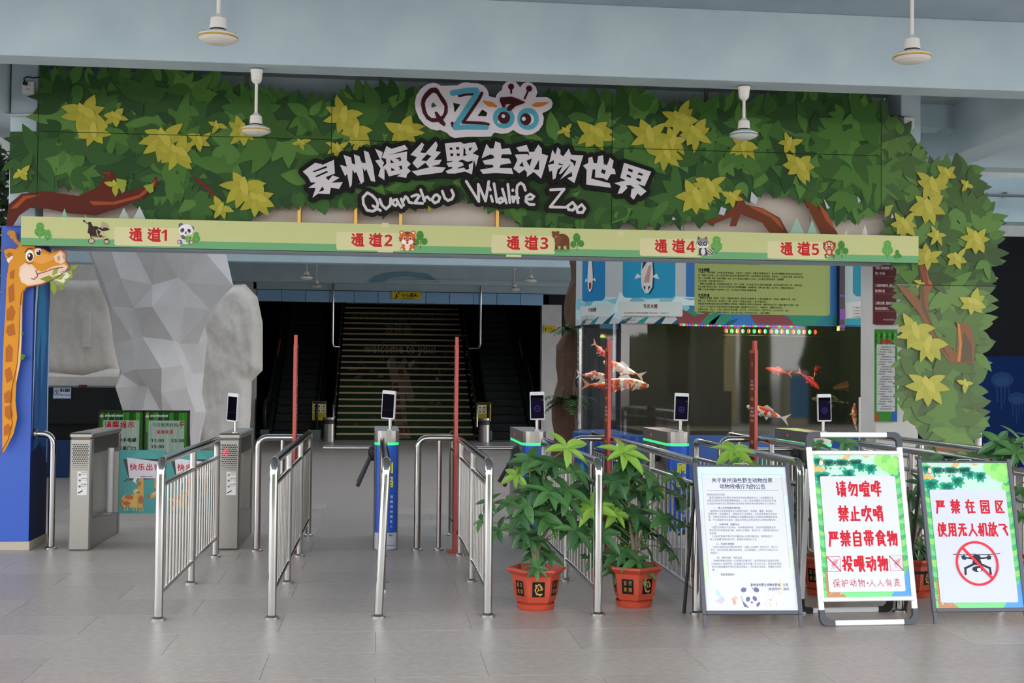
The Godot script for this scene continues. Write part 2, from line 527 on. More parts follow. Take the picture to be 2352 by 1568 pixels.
	"曲": "20102095 20108010 80108095 20408040 20658065 40005095 60005095 05959595", "革": "05159515 30003028 70007028 20352055 20358035 80358055 20558055 05709570 50285098", "徎": "彳00003599 王38009999", "抻": "扌00003899 曲35009999", "洼": "氵00003099 王32009999", "林": "木00005099 木48009999"
}
var strokes_cache := {}
var latin_cache := {}
var fillers := ["□", "囲", "革", "徎", "抻", "洼", "林", "里"]

func glyph(ch: String) -> Array:
	if strokes_cache.has(ch):
		return strokes_cache[ch]
	var out := []
	if ch in "　（）【】《》；":
		pass
	elif ch == "通":
		out = glyph("辶").duplicate()
		for s in "40088508 85086522 48156225 40304080 40308530 85308582 85827580 40468546 40628562 62306282".split(" "):
			out.append(digits(s))
	elif ch == "道":
		out = glyph("辶").duplicate()
		for s in "48005212 82007612 34169816 66166028 42284282 42288828 88288882 42468846 42648864 42808880".split(" "):
			out.append(digits(s))
	elif GLYPHS.has(ch):
		for w in (GLYPHS[ch] as String).split(" ", false):
			var first := w.unicode_at(0)
			if first >= 48 and first <= 57:
				if w.length() >= 8:
					out.append(digits(w))
			else:
				var x0 := float(w.substr(1, 2)) / 100
				var y0 := float(w.substr(3, 2)) / 100
				var x1 := (float(w.substr(5, 2)) + 1) / 100
				var y1 := (float(w.substr(7, 2)) + 1) / 100
				for s in glyph(w[0]):
					var t := PackedVector2Array()
					for p in s:
						t.append(Vector2(lerp(x0, x1, p.x), lerp(y0, y1, p.y)))
					out.append(t)
	else:
		out = glyph(fillers[ch.unicode_at(0) % fillers.size()])
	strokes_cache[ch] = out
	return out

func digits(s: String) -> PackedVector2Array:
	var o := PackedVector2Array()
	for i in range(0, s.length() - 3, 4):
		o.append(Vector2(float(s.substr(i, 2)) / 100, float(s.substr(i + 2, 2)) / 100))
	return o

var fonts := {}

func latin(ch: String, face := "Droid Sans", bold := true) -> Array:
	# [advance in em, triangles as Vector2 in em]
	var key := ch + face + str(bold)
	if latin_cache.has(key):
		return latin_cache[key]
	if not fonts.has(face + str(bold)):
		var f := SystemFont.new()
		f.font_names = PackedStringArray([face])
		f.font_weight = 700 if bold else 400
		fonts[face + str(bold)] = f
	var font: Font = fonts[face + str(bold)]
	var t := TextMesh.new()
	t.font = font
	t.font_size = 64
	t.pixel_size = 1.0 / 64
	t.depth = 0.0
	t.curve_step = 4.0
	t.horizontal_alignment = HORIZONTAL_ALIGNMENT_LEFT
	t.vertical_alignment = VERTICAL_ALIGNMENT_BOTTOM
	t.text = ch
	var tris := PackedVector2Array()
	if ch != " " and t.get_surface_count() > 0:
		var a := t.get_mesh_arrays()
		var vs: PackedVector3Array = a[Mesh.ARRAY_VERTEX]
		var ix: PackedInt32Array = a[Mesh.ARRAY_INDEX]
		for i in range(0, ix.size(), 3):
			tris.append(Vector2(vs[ix[i]].x, vs[ix[i]].y))
			tris.append(Vector2(vs[ix[i + 1]].x, vs[ix[i + 1]].y))
			tris.append(Vector2(vs[ix[i + 2]].x, vs[ix[i + 2]].y))
	var adv := font.get_string_size(ch, HORIZONTAL_ALIGNMENT_LEFT, -1, 64).x / 64.0
	var desc := font.get_descent(64) / 64.0
	for i in tris.size():
		tris[i] = tris[i] - Vector2(0, desc)
	latin_cache[key] = [adv, tris]
	return latin_cache[key]

func is_latin(ch: String) -> bool:
	return ch.unicode_at(0) < 0x250

# writes s with its left top corner at (x, y); h is the height of a character, wd the width of a Chinese one, weight the stroke width in parts of h
func write(b: MB, s: String, x: float, y: float, h: float, z: float, hex: String, weight := 0.1, wd := 0.0, gap := 0.12, slant := 0.0, face := "Droid Sans", bold := true) -> float:
	b.ink(hex)
	if wd <= 0.0:
		wd = h
	for ch in s:
		if is_latin(ch):
			var l := latin(ch, face, bold)
			var e := h * 1.18
			var t: PackedVector2Array = l[1]
			for i in range(0, t.size(), 3):
				var q := []
				for k in 3:
					var p: Vector2 = t[i + k]
					q.append(Vector3(x + p.x * e * wd / h, y - h * 0.95 + p.y * e + slant * (x + p.x * e), z))
				if (q[1] - q[0]).cross(q[2] - q[0]).z < 0:
					b.tri(q[0], q[2], q[1])
				else:
					b.tri(q[0], q[1], q[2])
			x += l[0] * e * wd / h
		else:
			var zz := z
			for st in glyph(ch):
				var q := PackedVector2Array()
				for p in st:
					q.append(Vector2(x + p.x * wd, y - p.y * h + slant * p.x * wd))
				zz += 0.000014
				b.line(q, weight * h, zz)
			x += wd * (1.0 + gap)
	return x

func width_of(s: String, h: float, wd: float, gap: float, face := "Droid Sans", bold := true) -> float:
	var x := 0.0
	for ch in s:
		x += latin(ch, face, bold)[0] * h * 1.18 * wd / h if is_latin(ch) else wd * (1.0 + gap)
	return x

func write_mid(b: MB, s: String, cx: float, y: float, h: float, z: float, hex: String, weight := 0.1, wd := 0.0, gap := 0.12, face := "Droid Sans", bold := true):
	if wd <= 0.0:
		wd = h
	write(b, s, cx - (width_of(s, h, wd, gap, face, bold) - wd * gap) / 2, y, h, z, hex, weight, wd, gap, 0.0, face, bold)

# ------------------------------------------------------------------ the place
var M := {}
const SKY_ENERGY := 1.0
const EXPOSURE := 7.0

func _ready():
	var cam := Camera3D.new()
	cam.name = "camera"
	cam.fov = 30.772
	cam.position = Vector3(0, 1.584, 0)
	cam.basis = Basis(Vector3.UP, -0.1065) * Basis(Vector3.RIGHT, 0.0288) * Basis(Vector3.BACK, 0.0093)
	cam.near = 0.05
	cam.far = 400.0
	add_child(cam)
	cam.current = true
	var env := Environment.new()
	env.background_mode = Environment.BG_SKY
	var sky := Sky.new()
	var sm := ProceduralSkyMaterial.new()
	sm.sky_top_color = Color(0.86, 0.88, 0.91)
	sm.sky_horizon_color = Color(0.94, 0.935, 0.925)
	sm.sky_curve = 0.25
	sm.ground_horizon_color = Color(0.62, 0.61, 0.59)
	sm.ground_bottom_color = Color(0.45, 0.44, 0.42)
	sm.sun_angle_max = 0.0
	sky.sky_material = sm
	env.sky = sky
	env.background_energy_multiplier = SKY_ENERGY
	env.tonemap_mode = Environment.TONE_MAPPER_LINEAR
	env.tonemap_exposure = EXPOSURE
	env.sdfgi_enabled = true
	env.ssao_enabled = true
	env.ssil_enabled = true
	var we := WorldEnvironment.new()
	we.environment = env
	add_child(we)
	make_materials()
	make_shell()
	print("shell")
	make_hall()
	make_stairs()
	print("hall")
	make_tank()
	print("tank")
	make_arch()
	print("arch")
	make_signboard()
	make_giraffe_pillar()
	print("facade")
	make_fans()
	make_rails()
	make_gates()
	print("rails")
	make_stands()
	print("stands")
	make_plants()
	print("done")

func make_materials():
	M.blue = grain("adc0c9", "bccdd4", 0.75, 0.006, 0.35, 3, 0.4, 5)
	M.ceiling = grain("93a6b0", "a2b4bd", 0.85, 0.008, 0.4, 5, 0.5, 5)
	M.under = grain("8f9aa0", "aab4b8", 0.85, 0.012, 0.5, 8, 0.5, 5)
	M.hall_wall = grain("b2c8d1", "bed2d9", 0.8, 0.01, 0.4, 4, 0.3, 4)
	M.white_wall = grain("c6c4c0", "d4d2ce", 0.8, 0.01, 0.4, 6, 0.3, 4)
	M.print = mat("ffffff", 0.55)
	M.print.vertex_color_use_as_albedo = true
	M.print.metallic_specular = 0.3
	M.gloss = mat("ffffff", 0.25)
	M.gloss.vertex_color_use_as_albedo = true
	M.steel = grain("aeaba8", "b4b1ad", 0.3, 0.05, 3.0, 11, 0.0, 3)
	M.steel.metallic = 1.0
	M.polish = mat("b9b8b6", 0.13, 1.0)
	M.brushed = grain("989490", "9f9b96", 0.36, 0.04, 2.0, 12, 0.0, 4)
	M.brushed.metallic = 1.0
	M.black = mat("151516", 0.5)
	M.dark_metal = mat("4b4e57", 0.45)
	M.white_plastic = mat("e2e1de", 0.4)
	M.shade_grey = mat("2b2d30", 0.6)
	M.red_post = grain("b3413a", "bd4b43", 0.42, 0.02, 2.0, 14, 0.0, 3)
	M.screen = mat("ffffff", 0.3)
	M.screen.vertex_color_use_as_albedo = true
	M.screen.metallic_specular = 0.1
	M.joint = mat("a09994", 0.9)

func make_shell():
	# floor: a bed with tiles of 1.2 x 0.6 m set on it, joints open between them
	var b := MB.new()
	b.box(Vector3(2, -0.054, -15), Vector3(60, 0.1, 60))
	var fl := structure("floor", b, M.joint, "grey tiled hall floor")
	var tone := []
	for k in 4:
		var t := grain(["9d938e", "a29892", "9a8f8a", "a09690"][k], ["b3a9a3", "b8aea8", "b0a6a0", "b5aba5"][k], 0.4, 0.03, 0.9, 20 + k, 0.25, 5)
		t.roughness = [0.36, 0.4, 0.38, 0.42][k]
		tone.append(t)
	var tile := boxm(Vector3(0, -0.005, 0), Vector3(1.198, 0.01, 0.598), 0.0006).mesh()
	var rng := RandomNumberGenerator.new()
	rng.seed = 5
	for r in 17:
		var d := 5.7 + 0.6 * r
		var off := 0.6 * (r % 2)
		for k in range(-5, 9):
			var x := k * 1.2 + off
			if x < -0.42 * d + 0.2 or x > 0.58 * d + 0.6:
				continue
			var o := part(fl, "tile", tile, tone[rng.randi() % 4])
			o.position = Vector3(x, rng.randf_range(-0.0006, 0.0), -d)
	# beyond the tiles that can be told apart the floor goes on as one surface
	var rest := MB.new()
	var near := 5.7 + 0.6 * 16 + 0.3
	rest.box(Vector3(2, -0.006, -(near + 45) / 2), Vector3(60, 0.011, 45 - near))
	rest.box(Vector3(2, -0.006, 5.0 + (-5.4 - 5.0) / 2), Vector3(60, 0.011, 10.4 - 0.001 + 0.4))
	for r in 17:
		var d := 5.7 + 0.6 * r
		var off := 0.6 * (r % 2)
		var lo := 99.0
		var hi := -99.0
		for k in range(-5, 9):
			var x := k * 1.2 + off
			if x < -0.42 * d + 0.2 or x > 0.58 * d + 0.6:
				continue
			lo = min(lo, x - 0.6)
			hi = max(hi, x + 0.6)
		rest.box(Vector3((lo - 28) / 2, -0.006, -d), Vector3(lo + 28, 0.011, 0.597))
		rest.box(Vector3((hi + 32) / 2, -0.006, -d), Vector3(32 - hi, 0.011, 0.597))
	part(fl, "far_paving", rest, tone[0]).set_meta("kind", "stuff")

	# porch: ceiling, cross beam, two beams running towards the camera
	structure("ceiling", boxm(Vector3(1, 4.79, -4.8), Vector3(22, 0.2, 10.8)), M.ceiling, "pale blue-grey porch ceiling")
	var beam := MB.new()
	beam.box(Vector3(1, 4.39, -10.25), Vector3(22, 0.6, 0.3), 0.006)
	structure("trim_1", beam, M.blue, "pale blue cross beam above the entrance")
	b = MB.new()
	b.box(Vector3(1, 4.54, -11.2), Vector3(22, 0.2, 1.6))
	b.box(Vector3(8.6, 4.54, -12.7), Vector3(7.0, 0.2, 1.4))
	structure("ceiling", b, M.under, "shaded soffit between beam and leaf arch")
	b = MB.new()
	b.box(Vector3(1, 4.42, -8.4), Vector3(0.4, 0.06, 3.2))
	for e in [[-3.57, 0.4, "pale blue beam running forward on the left"], [6.08, 0.4, "pale blue beam running forward on the right"]]:
		b = MB.new()
		b.box(Vector3(e[0], 4.25, -11.7), Vector3(e[1], 0.66, 2.6), 0.006)
		structure("trim_2", b, M.blue, e[2])
	# pillars that carry the arch
	b = MB.new()
	b.box(Vector3(-3.235, 2.2, -11.83), Vector3(0.235, 4.5, 0.44), 0.006)
	structure("wall_left_pillar", b, M.blue, "pale blue pillar at the left end of the arch")
	b = MB.new()
	b.box(Vector3(5.15, 3.6, -11.8), Vector3(0.2, 1.7, 0.4), 0.006)
	structure("wall_right_pillar", b, M.blue, "pale blue pillar at the right end of the arch")
	# wall above the opening, behind the leaves
	b = MB.new()
	b.box(Vector3(0.95, 3.6, -12.1), Vector3(8.2, 1.7, 0.2))
	structure("wall_front", b, M.blue, "pale blue wall above the opening")
	# right of the arch: two more cross beams
	b = MB.new()
	b.box(Vector3(9.4, 4.32, -13.2), Vector3(7.0, 0.72, 0.3))
	structure("trim_3", b, M.blue, "pale blue cross beam right of the arch")
	b = MB.new()
	b.box(Vector3(9.7, 4.06, -16.2), Vector3(6.6, 0.6, 0.4))
	structure("trim_4", b, M.hall_wall, "shaded cross beam deeper in the hall on the right")
	var pipe := MB.new()
	pipe.tube([Vector3(6.9, 4.1, -15.9), Vector3(12.5, 4.1, -15.9)], 0.02, 8)
	for k in 5:
		pipe.box(Vector3(7.2 + k * 1.2, 4.12, -15.95), Vector3(0.03, 0.06, 0.1))
	solo("pipe", pipe, mat("70757a", 0.5), "thin grey pipe along the shaded beam on the right", "pipe")

	# hall: an added atrium whose milky glass roof brightens it, then a low ceiling in front of the stairs
	b = MB.new()
	b.box(Vector3(2.5, 4.3, -28.1), Vector3(21, 0.25, 6.4))
	b.box(Vector3(2.5, 6.0, -24.95), Vector3(21, 3.2, 0.2))
	structure("ceiling", b, M.hall_wall, "low ceiling in front of the stairs")
	b = MB.new()
	b.box(Vector3(2.5, 5.9, -12.35), Vector3(21, 3.4, 0.3))
	b.box(Vector3(9.4, 4.4, -12.3), Vector3(7.2, 0.5, 0.2))
	structure("wall_added_atrium", b, M.hall_wall, "wall above the arch inside the hall")
	b = MB.new()
	b.box(Vector3(-7.6, 3.8, -28), Vector3(0.2, 7.6, 32))
	structure("wall_left", b, M.white_wall, "left wall of the hall")
	structure("wall_left_return", boxm(Vector3(-5.6, 2.2, -13.3), Vector3(4.0, 4.6, 0.2)), M.white_wall, "wall closing the hall left of the pillar")
	b = MB.new()
	b.box(Vector3(12.6, 3.8, -17.0), Vector3(0.2, 7.6, 10.0))
	b.box(Vector3(12.6, 6.0, -25.0), Vector3(0.2, 3.2, 26.0))
	b.box(Vector3(12.6, 2.2, -37.5), Vector3(0.2, 4.6, 13.0))
	structure("wall_right", b, M.white_wall, "right wall of the hall")
	var milk := StandardMaterial3D.new()
	milk.albedo_color = Color(0.75, 0.78, 0.8, 0.6)
	milk.transparency = BaseMaterial3D.TRANSPARENCY_ALPHA
	milk.roughness = 0.6
	var roof := structure("ceiling_glass_added", boxm(Vector3(2.5, 7.58, -18.6), Vector3(21, 0.1, 0.2)), M.hall_wall, "added milky glass roof to brighten the hall")  # added unseen roof, its alpha sets the fill light in the hall
	for k in 7:
		part(roof, "pane", boxm(Vector3(-6.5 + 3.0 * k, 7.6, -18.65), Vector3(2.96, 0.02, 12.6)), milk)
	# stair well behind the end wall
	b = MB.new()
	b.box(Vector3(2.5, 4.5, -44.0), Vector3(21, 10, 0.3))
	b.box(Vector3(2.5, 9.4, -37.6), Vector3(21, 0.2, 13))
	b.box(Vector3(-7.6, 7.0, -37.6), Vector3(0.3, 5.2, 13))
	b.box(Vector3(12.6, 7.0, -37.6), Vector3(0.3, 5.2, 13))
	b.box(Vector3(2.5, 7.0, -31.4), Vector3(21, 5.2, 0.2))
	structure("wall_back", b, mat("3a3c3e", 0.85), "dark stair well behind the hall")
	# light blue beams across the hall
	for e in [[25.0, 3.83, 4.2, "light blue hall beam nearer to the arch"], [28.7, 3.72, 4.2, "light blue hall beam with a painted sky"]]:
		b = MB.new()
		b.box(Vector3(1.5, (e[1] + e[2]) / 2, -e[0] - 0.15), Vector3(18, e[2] - e[1], 0.3), 0.01)
		structure("trim_5", b, M.hall_wall, e[3])

# a closed rock column; levels: [height, centre x, centre z, half width x, half width z]
func rock_column(levels: Array, around: int, rough: float, seed_: int, facets := true) -> MB:
	var rng := RandomNumberGenerator.new()
	rng.seed = seed_
	var noise := FastNoiseLite.new()
	noise.seed = seed_
	noise.frequency = 0.55
	noise.fractal_octaves = 3
	var rows := []
	for i in levels.size():
		var l: Array = levels[i]
		var row := []
		for k in around:
			var a := TAU * (k + rng.randf_range(-0.34, 0.34) + 0.5 * (i % 2)) / around
			var q := 1.0 + rng.randf_range(-rough, rough * 0.55) + noise.get_noise_3d(cos(a) * 2.0, l[0] * 1.3, sin(a) * 2.0) * rough * 1.6
			var y: float = l[0]
			if i > 0 and i < levels.size() - 1:
				y += rng.randf_range(-0.07, 0.07)
			row.append(Vector3(l[1] + cos(a) * l[3] * q, y, l[2] - sin(a) * l[4] * q))
		rows.append(row)
	var b := MB.new()
	for i in rows.size() - 1:
		for k in around:
			var k1 := (k + 1) % around
			if i % 2 == 0:
				b.tri(rows[i][k], rows[i][k1], rows[i + 1][k])
				b.tri(rows[i][k1], rows[i + 1][k1], rows[i + 1][k])
			else:
				b.tri(rows[i][k], rows[i][k1], rows[i + 1][k1])
				b.tri(rows[i][k], rows[i + 1][k1], rows[i + 1][k])
	return b

# a lumpy sheet of sprayed cement over an outline in x and y, standing proud of the wall behind
func rock_sheet(outline: PackedVector2Array, z: float, depth: float, cell: float, seed_: int) -> MB:
	var f := FastNoiseLite.new()
	f.seed = seed_
	f.frequency = 0.9
	f.fractal_octaves = 5
	f.fractal_gain = 0.55
	var lo := Vector2(1e9, 1e9)
	var hi := -lo
	for p in outline:
		lo = lo.min(p)
		hi = hi.max(p)
	var nx := int((hi.x - lo.x) / cell) + 2
	var ny := int((hi.y - lo.y) / cell) + 2
	var g := []
	for j in ny:
		var row := []
		for i in nx:
			var p := lo + Vector2(i, j) * cell
			var inside := Geometry2D.is_point_in_polygon(p, outline)
			var e := 1e9
			var edge := p
			for k in outline.size():
				var c := Geometry2D.get_closest_point_to_segment(p, outline[k], outline[(k + 1) % outline.size()])
				if c.distance_to(p) < e:
					e = c.distance_to(p)
					edge = c
			if not inside and e < cell * 1.5:
				p = edge
			var t := clampf(e / 0.22, 0.0, 1.0) if inside else 0.0
			t = sqrt(1.0 - (1.0 - t) * (1.0 - t))
			var h := depth * t * (0.8 + 0.22 * f.get_noise_2d(p.x * 0.7, p.y * 0.5)) + 0.035 * t * f.get_noise_2d(p.x * 6 + 30, p.y * 1.6)
			row.append([Vector3(p.x, p.y, z + h), inside])
		g.append(row)
	var b := MB.new()
	var nm := func(i: int, j: int) -> Vector3:
		var l: Vector3 = g[j][max(i - 1, 0)][0]
		var r: Vector3 = g[j][min(i + 1, nx - 1)][0]
		var d: Vector3 = g[max(j - 1, 0)][i][0]
		var u: Vector3 = g[min(j + 1, ny - 1)][i][0]
		return (r - l).cross(u - d).normalized()
	for j in ny - 1:
		for i in nx - 1:
			if g[j][i][1] or g[j][i + 1][1] or g[j + 1][i][1] or g[j + 1][i + 1][1]:
				var n0: Vector3 = nm.call(i, j)
				var n1: Vector3 = nm.call(i + 1, j)
				var n2: Vector3 = nm.call(i + 1, j + 1)
				var n3: Vector3 = nm.call(i, j + 1)
				b.tri(g[j][i][0], g[j][i + 1][0], g[j + 1][i + 1][0], n0, n1, n2)
				b.tri(g[j][i][0], g[j + 1][i + 1][0], g[j + 1][i][0], n0, n2, n3)
	return b

func fern(at: Vector3, r: float, count: int, seed_: int, called: String, label: String):
	var rng := RandomNumberGenerator.new()
	rng.seed = seed_
	var t := thing(called, label, "fern", at)
	var m := mat("2f5a23", 0.6)
	for k in count:
		var b := MB.new()
		var a := rng.randf() * TAU
		var up := rng.randf_range(0.1, 0.9)
		var dir := Vector3(cos(a), up, sin(a) * 0.8).normalized()
		var p := Vector3.ZERO
		var side := dir.cross(Vector3.UP).normalized()
		var len_ := r * rng.randf_range(0.7, 1.1)
		for s in 9:
			var q := p + dir * len_ / 9
			dir = (dir + Vector3(0, -0.16, 0)).normalized()
			var w := 0.32 * len_ * sin(PI * (s + 1.0) / 10.0)
			var nn := side * w
			b.tri(p, q, p + nn * 0.9 + (q - p) * 1.3)
			b.tri(p, p - nn * 0.9 + (q - p) * 1.3, q)
			p = q
		part(t, "frond", b, m)

func make_hall():
	# faceted grey column
	var lev := []
	var spec := [[0.0, -3.16, 0.6], [0.5, -3.15, 0.55], [1.0, -3.14, 0.57], [1.35, -3.14, 0.56], [1.65, -3.15, 0.64], [2.05, -3.18, 0.7], [2.5, -3.18, 0.78], [2.9, -3.16, 0.84], [3.4, -3.15, 0.9], [3.9, -3.15, 0.95], [4.3, -3.15, 1.0]]
	for e in spec:
		lev.append([e[0], e[1], -18.4, e[2], 0.62])
	var rock := grain("cbc7c7", "d8d5d4", 0.85, 0.008, 0.5, 31, 0.3, 5)
	var rc := rock_column(lev, 13, 0.2, 14)
	rc.ball(Vector3(-3.15, 4.3, -18.4), Vector3(0.95, 0.1, 0.6), 4, 12)
	solo("rock_column", rc, rock, "tall faceted grey artificial rock column behind the swing gate", "rock")
	# cement rock further back, right of the column
	var cement := grain("d8d1c9", "e6e0d8", 0.95, 0.02, 0.8, 33, 0.2, 5)
	var sh := rock_sheet(pts("-3.522,0.037 -3.757,1.577 -3.611,2.953 -3.196,3.374 -2.689,3.400 -2.447,3.145 -2.337,2.627 -2.323,1.677 -2.532,1.459 -2.546,0.727 -2.594,-0.004"), -25.3, 0.5, 0.05, 5)
	sh.box(Vector3(-3.1, 1.5, -25.6), Vector3(0.9, 3.0, 0.5))
	solo("cement_rock", sh, cement, "rough sprayed cement rock with a rounded shoulder beside the escalator", "rock")
	# sea lion pool on the left: rock wall, ledge, glass, base
	sh = rock_sheet(pts("-5.455,1.501 -5.486,3.047 -4.233,3.069 -4.146,2.660 -4.006,1.514"), -20.3, 0.32, 0.05, 6)
	sh.box(Vector3(-4.9, 1.9, -20.5), Vector3(2.6, 3.4, 0.4))
	sh.box(Vector3(-4.549, 2.245, -20.0), Vector3(0.1, 0.5, 0.12))
	var pool := thing("pool_wall", "white cement rock wall with a glass pool front on the left", "pool wall")
	part(pool, "rock_face", sh, cement)
	var ledge := rock_sheet(pts("-5.408,1.396 -5.413,1.621 -4.575,1.550 -4.189,1.660 -3.733,1.638 -3.729,1.410"), -19.9, 0.28, 0.04, 9)
	ledge.box(Vector3(-4.7, 1.458, -19.9), Vector3(2.4, 0.14, 0.5))
	part(pool, "ledge", ledge, cement)
	var glass := mat("0c1418", 0.06)
	part(pool, "glass_front", boxm(Vector3(-4.7, 1.1, -19.6), Vector3(2.6, 0.58, 0.08), 0.004), glass)
	part(pool, "steel_band", boxm(Vector3(-4.7, 1.38, -19.56), Vector3(2.6, 0.03, 0.1), 0.004), mat("6f7b80", 0.4))
	part(pool, "recess", boxm(Vector3(-4.7, 0.68, -19.8), Vector3(2.6, 0.3, 0.1)), M.black)
	part(pool, "base", boxm(Vector3(-4.7, 0.28, -19.65), Vector3(2.7, 0.56, 0.3), 0.01), mat("1d3f77", 0.55))
	# upper dark wall and light beam over the pool
	structure("wall_pool", boxm(Vector3(-5.6, 3.4, -20.9), Vector3(3.6, 1.7, 0.3)), mat("5c6468", 0.8), "grey wall above the pool")
	structure("trim_6", boxm(Vector3(-5.55, 3.269 + 0.4, -19.65), Vector3(3.4, 0.8, 0.3), 0.01), M.hall_wall, "light blue beam above the pool")
	# no crossing plate
	var s := thing("pool_notice", "small white no crossing plate on the pool glass", "sign", Vector3(-4.797, 1.286, -19.54))
	part(s, "plate", boxm(Vector3(0, 0, 0), Vector3(0.27, 0.19, 0.008), 0.002), mat("dfe3ea", 0.4))
	var b := MB.new()
	art(b, "s 4 3a5fae -66,-45 66,-45 66,45 -66,45 -66,-45\no -40 0 20 20 4 3a5fae\ns 4 3a5fae -54,-14 -26,14\ns 6 3a5fae -42,-8 -36,4 -46,12\ne -38 -13 4 4 3a5fae", Vector2.ZERO, 0.002, 0.0045)
	write(b, "禁止翻越", -0.03, 0.062, 0.052, 0.006, "25407e", 0.12, 0.034, 0.08)
	write(b, "No crossing", -0.03, -0.02, 0.026, 0.006, "25407e", 0.1, 0.026, 0.0)
	part(s, "print", b, M.print)
	s = thing("red_lettering", "small red lettering plate on the pool glass", "sign", Vector3(-4.483, 1.388, -19.5))
	b = MB.new()
	b.ink("1e2a2e").box(Vector3.ZERO, Vector3(0.12, 0.04, 0.004))
	write(b, "请勿拍打", -0.05, 0.014, 0.026, 0.003, "b33b3a", 0.12, 0.022, 0.1)
	part(s, "print", b, M.print)

	# two display stands in front of the rock column
	display_stand(Vector3(-3.363, 1.067, -16.8), 0)
	display_stand(Vector3(-2.781, 1.071, -16.8), 1)

	# end wall with the stair opening
	b = MB.new()
	b.box(Vector3(-5.4, 2.2, -31.2), Vector3(4.75, 4.6, 0.4))
	structure("wall_back_left", b, M.white_wall, "white end wall left of the escalators")
	b = MB.new()
	b.box(Vector3(4.32, 1.71, -31.15), Vector3(0.5, 3.42, 0.3))
	structure("wall_back_pier", b, M.white_wall, "white pier right of the escalators")
	b = MB.new()
	b.box(Vector3(8.6, 2.2, -33.0), Vector3(8.2, 4.6, 0.3))
	structure("wall_back_right", b, mat("1b2430", 0.8), "dark end wall behind the fish tank")
	b = MB.new()
	b.box(Vector3(1.0, 3.95, -31.15), Vector3(8.2, 0.5, 0.3))
	structure("wall_back_lintel", b, M.hall_wall, "light wall over the stair opening")
	var lint := thing("lintel", "bright blue panelled lintel above the stairs", "lintel", Vector3(0, 0, -30.98))
	var x0: float = -3.013
	var x1: float = 4.099
	var y0: float = 3.399
	for k in 12:
		var w := (x1 - x0) / 12
		part(lint, "panel", boxm(Vector3(x0 + w * (k + 0.5), y0 + 0.14, 0), Vector3(w - 0.012, 0.28, 0.05), 0.004), mat(["93c0e6", "8fbbe2", "98c4ea"][k % 3], 0.5))
	s = thing("warning_plate", "yellow mind-your-head plate in the middle of the blue lintel", "sign", Vector3(0.659, 3.583, -30.93))
	part(s, "plate", boxm(Vector3.ZERO, Vector3(0.74, 0.2, 0.02), 0.003), mat("d9c520", 0.45))
	b = MB.new()
	art(b, "e -124 -12 9 9 1a1a14\ns 14 1a1a14 -124,0 -134,20\ns 7 1a1a14 -134,20 -120,38\ns 7 1a1a14 -134,20 -152,36\ns 7 1a1a14 -126,2 -108,14\np 1a1a14 -112,-40 -84,-40 -84,-28 -112,-28", Vector2(0, 0), 0.002, 0.011)
	write(b, "小心碰头", -0.12, 0.07, 0.1, 0.0125, "1a1a14", 0.12, 0.09, 0.1)
	write(b, "Mind your head", -0.1, -0.045, 0.035, 0.0125, "1a1a14", 0.1, 0.03, 0.0)
	part(s, "print", b, M.print)
	s = thing("wall_notice", "small yellow notice on the white pier", "sign", Vector3(4.265, 2.811, -30.98))
	part(s, "plate", boxm(Vector3.ZERO, Vector3(0.3, 0.17, 0.015), 0.003), mat("cdbb1e", 0.5))
	b = MB.new()
	art(b, "e -50 -10 8 8 1a1a14\ns 10 1a1a14 -50,0 -56,25", Vector2.ZERO, 0.002, 0.009)
	write(b, "小心", -0.05, 0.04, 0.07, 0.0095, "3a3a14", 0.1, 0.06, 0.1)
	part(s, "print", b, M.print)

	# painted sky patch on the hall beam
	s = thing("sky_mural", "painted arch of blue sky on the far hall beam", "mural", Vector3(0, 0, -28.68))
	b = MB.new()
	b.ink("7fa3b4").plate(pts("-0.280,3.728 -0.132,3.871 0.116,3.956 0.566,3.994 1.119,3.944 1.372,3.756"), 0.0, 0.004)
	b.ink("a9c4cd").flat(pts("0.069,3.734 0.217,3.847 0.567,3.893 1.271,3.805 1.332,3.756"), 0.005)
	for e in [[960, 635, 9], [985, 644, 14], [1010, 646, 12]]:
		pass
	part(s, "print", b, M.print)
	# conduit along the same beam
	b = MB.new()
	b.tube([Vector3(0.170, 3.538, -28.64), Vector3(0.177, 3.798, -28.64), Vector3(4.578, 3.825, -28.64)], 0.012, 8)
	for k in 7:
		b.box(Vector3(lerp(0.317, 4.516, k / 6.0), 3.810, -28.66), Vector3(0.03, 0.04, 0.06))
	solo("conduit", b, mat("b7c2c4", 0.5), "thin pale conduit clipped along the far hall beam", "pipe")

	# fake tree with ferns right of the pier
	lev = []
	for i in 15:
		var t := i / 14.0
		var q := lerpf(0.0, 4.1, t)
		lev.append([q, 3.2 - 0.10 * sin(t * 5.0) + 0.05 * t, -20.6, 0.30 - 0.16 * sin(t * 2.4) + 0.05 * sin(i * 2.1), 0.3])
	solo("tree_trunk", rock_column(lev, 14, 0.16, 21), grain("4c3626", "6a5140", 0.9, 0.03, 1.5, 37, 1.4, 5), "gnarled brown artificial tree trunk beside the fish tank", "trunk")
	fern(Vector3(3.066, 2.338, -20.2), 0.36, 22, 3, "fern", "small dark fern high on the artificial trunk")
	fern(Vector3(3.104, 1.171, -20.2), 0.5, 30, 4, "fern", "larger drooping fern low on the artificial trunk")

	# dark blue wall with painted jellyfish far on the right
	b = MB.new()
	b.box(Vector3(10.0, 2.2, -22.1), Vector3(5.0, 4.2, 0.2))
	structure("wall_mural", b, mat("0b0f18", 0.85), "dark wall on the far right")
	s = thing("sea_mural", "deep blue painted wall panel with two pale jellyfish", "mural", Vector3(0, 0, -21.98))
	b = MB.new()
	b.ink("15306a").plate(pts("11.008,2.053 12.544,2.070 12.534,-0.868 11.004,-0.864"), 0.0, 0.02)
	part(s, "panel", b, M.print)
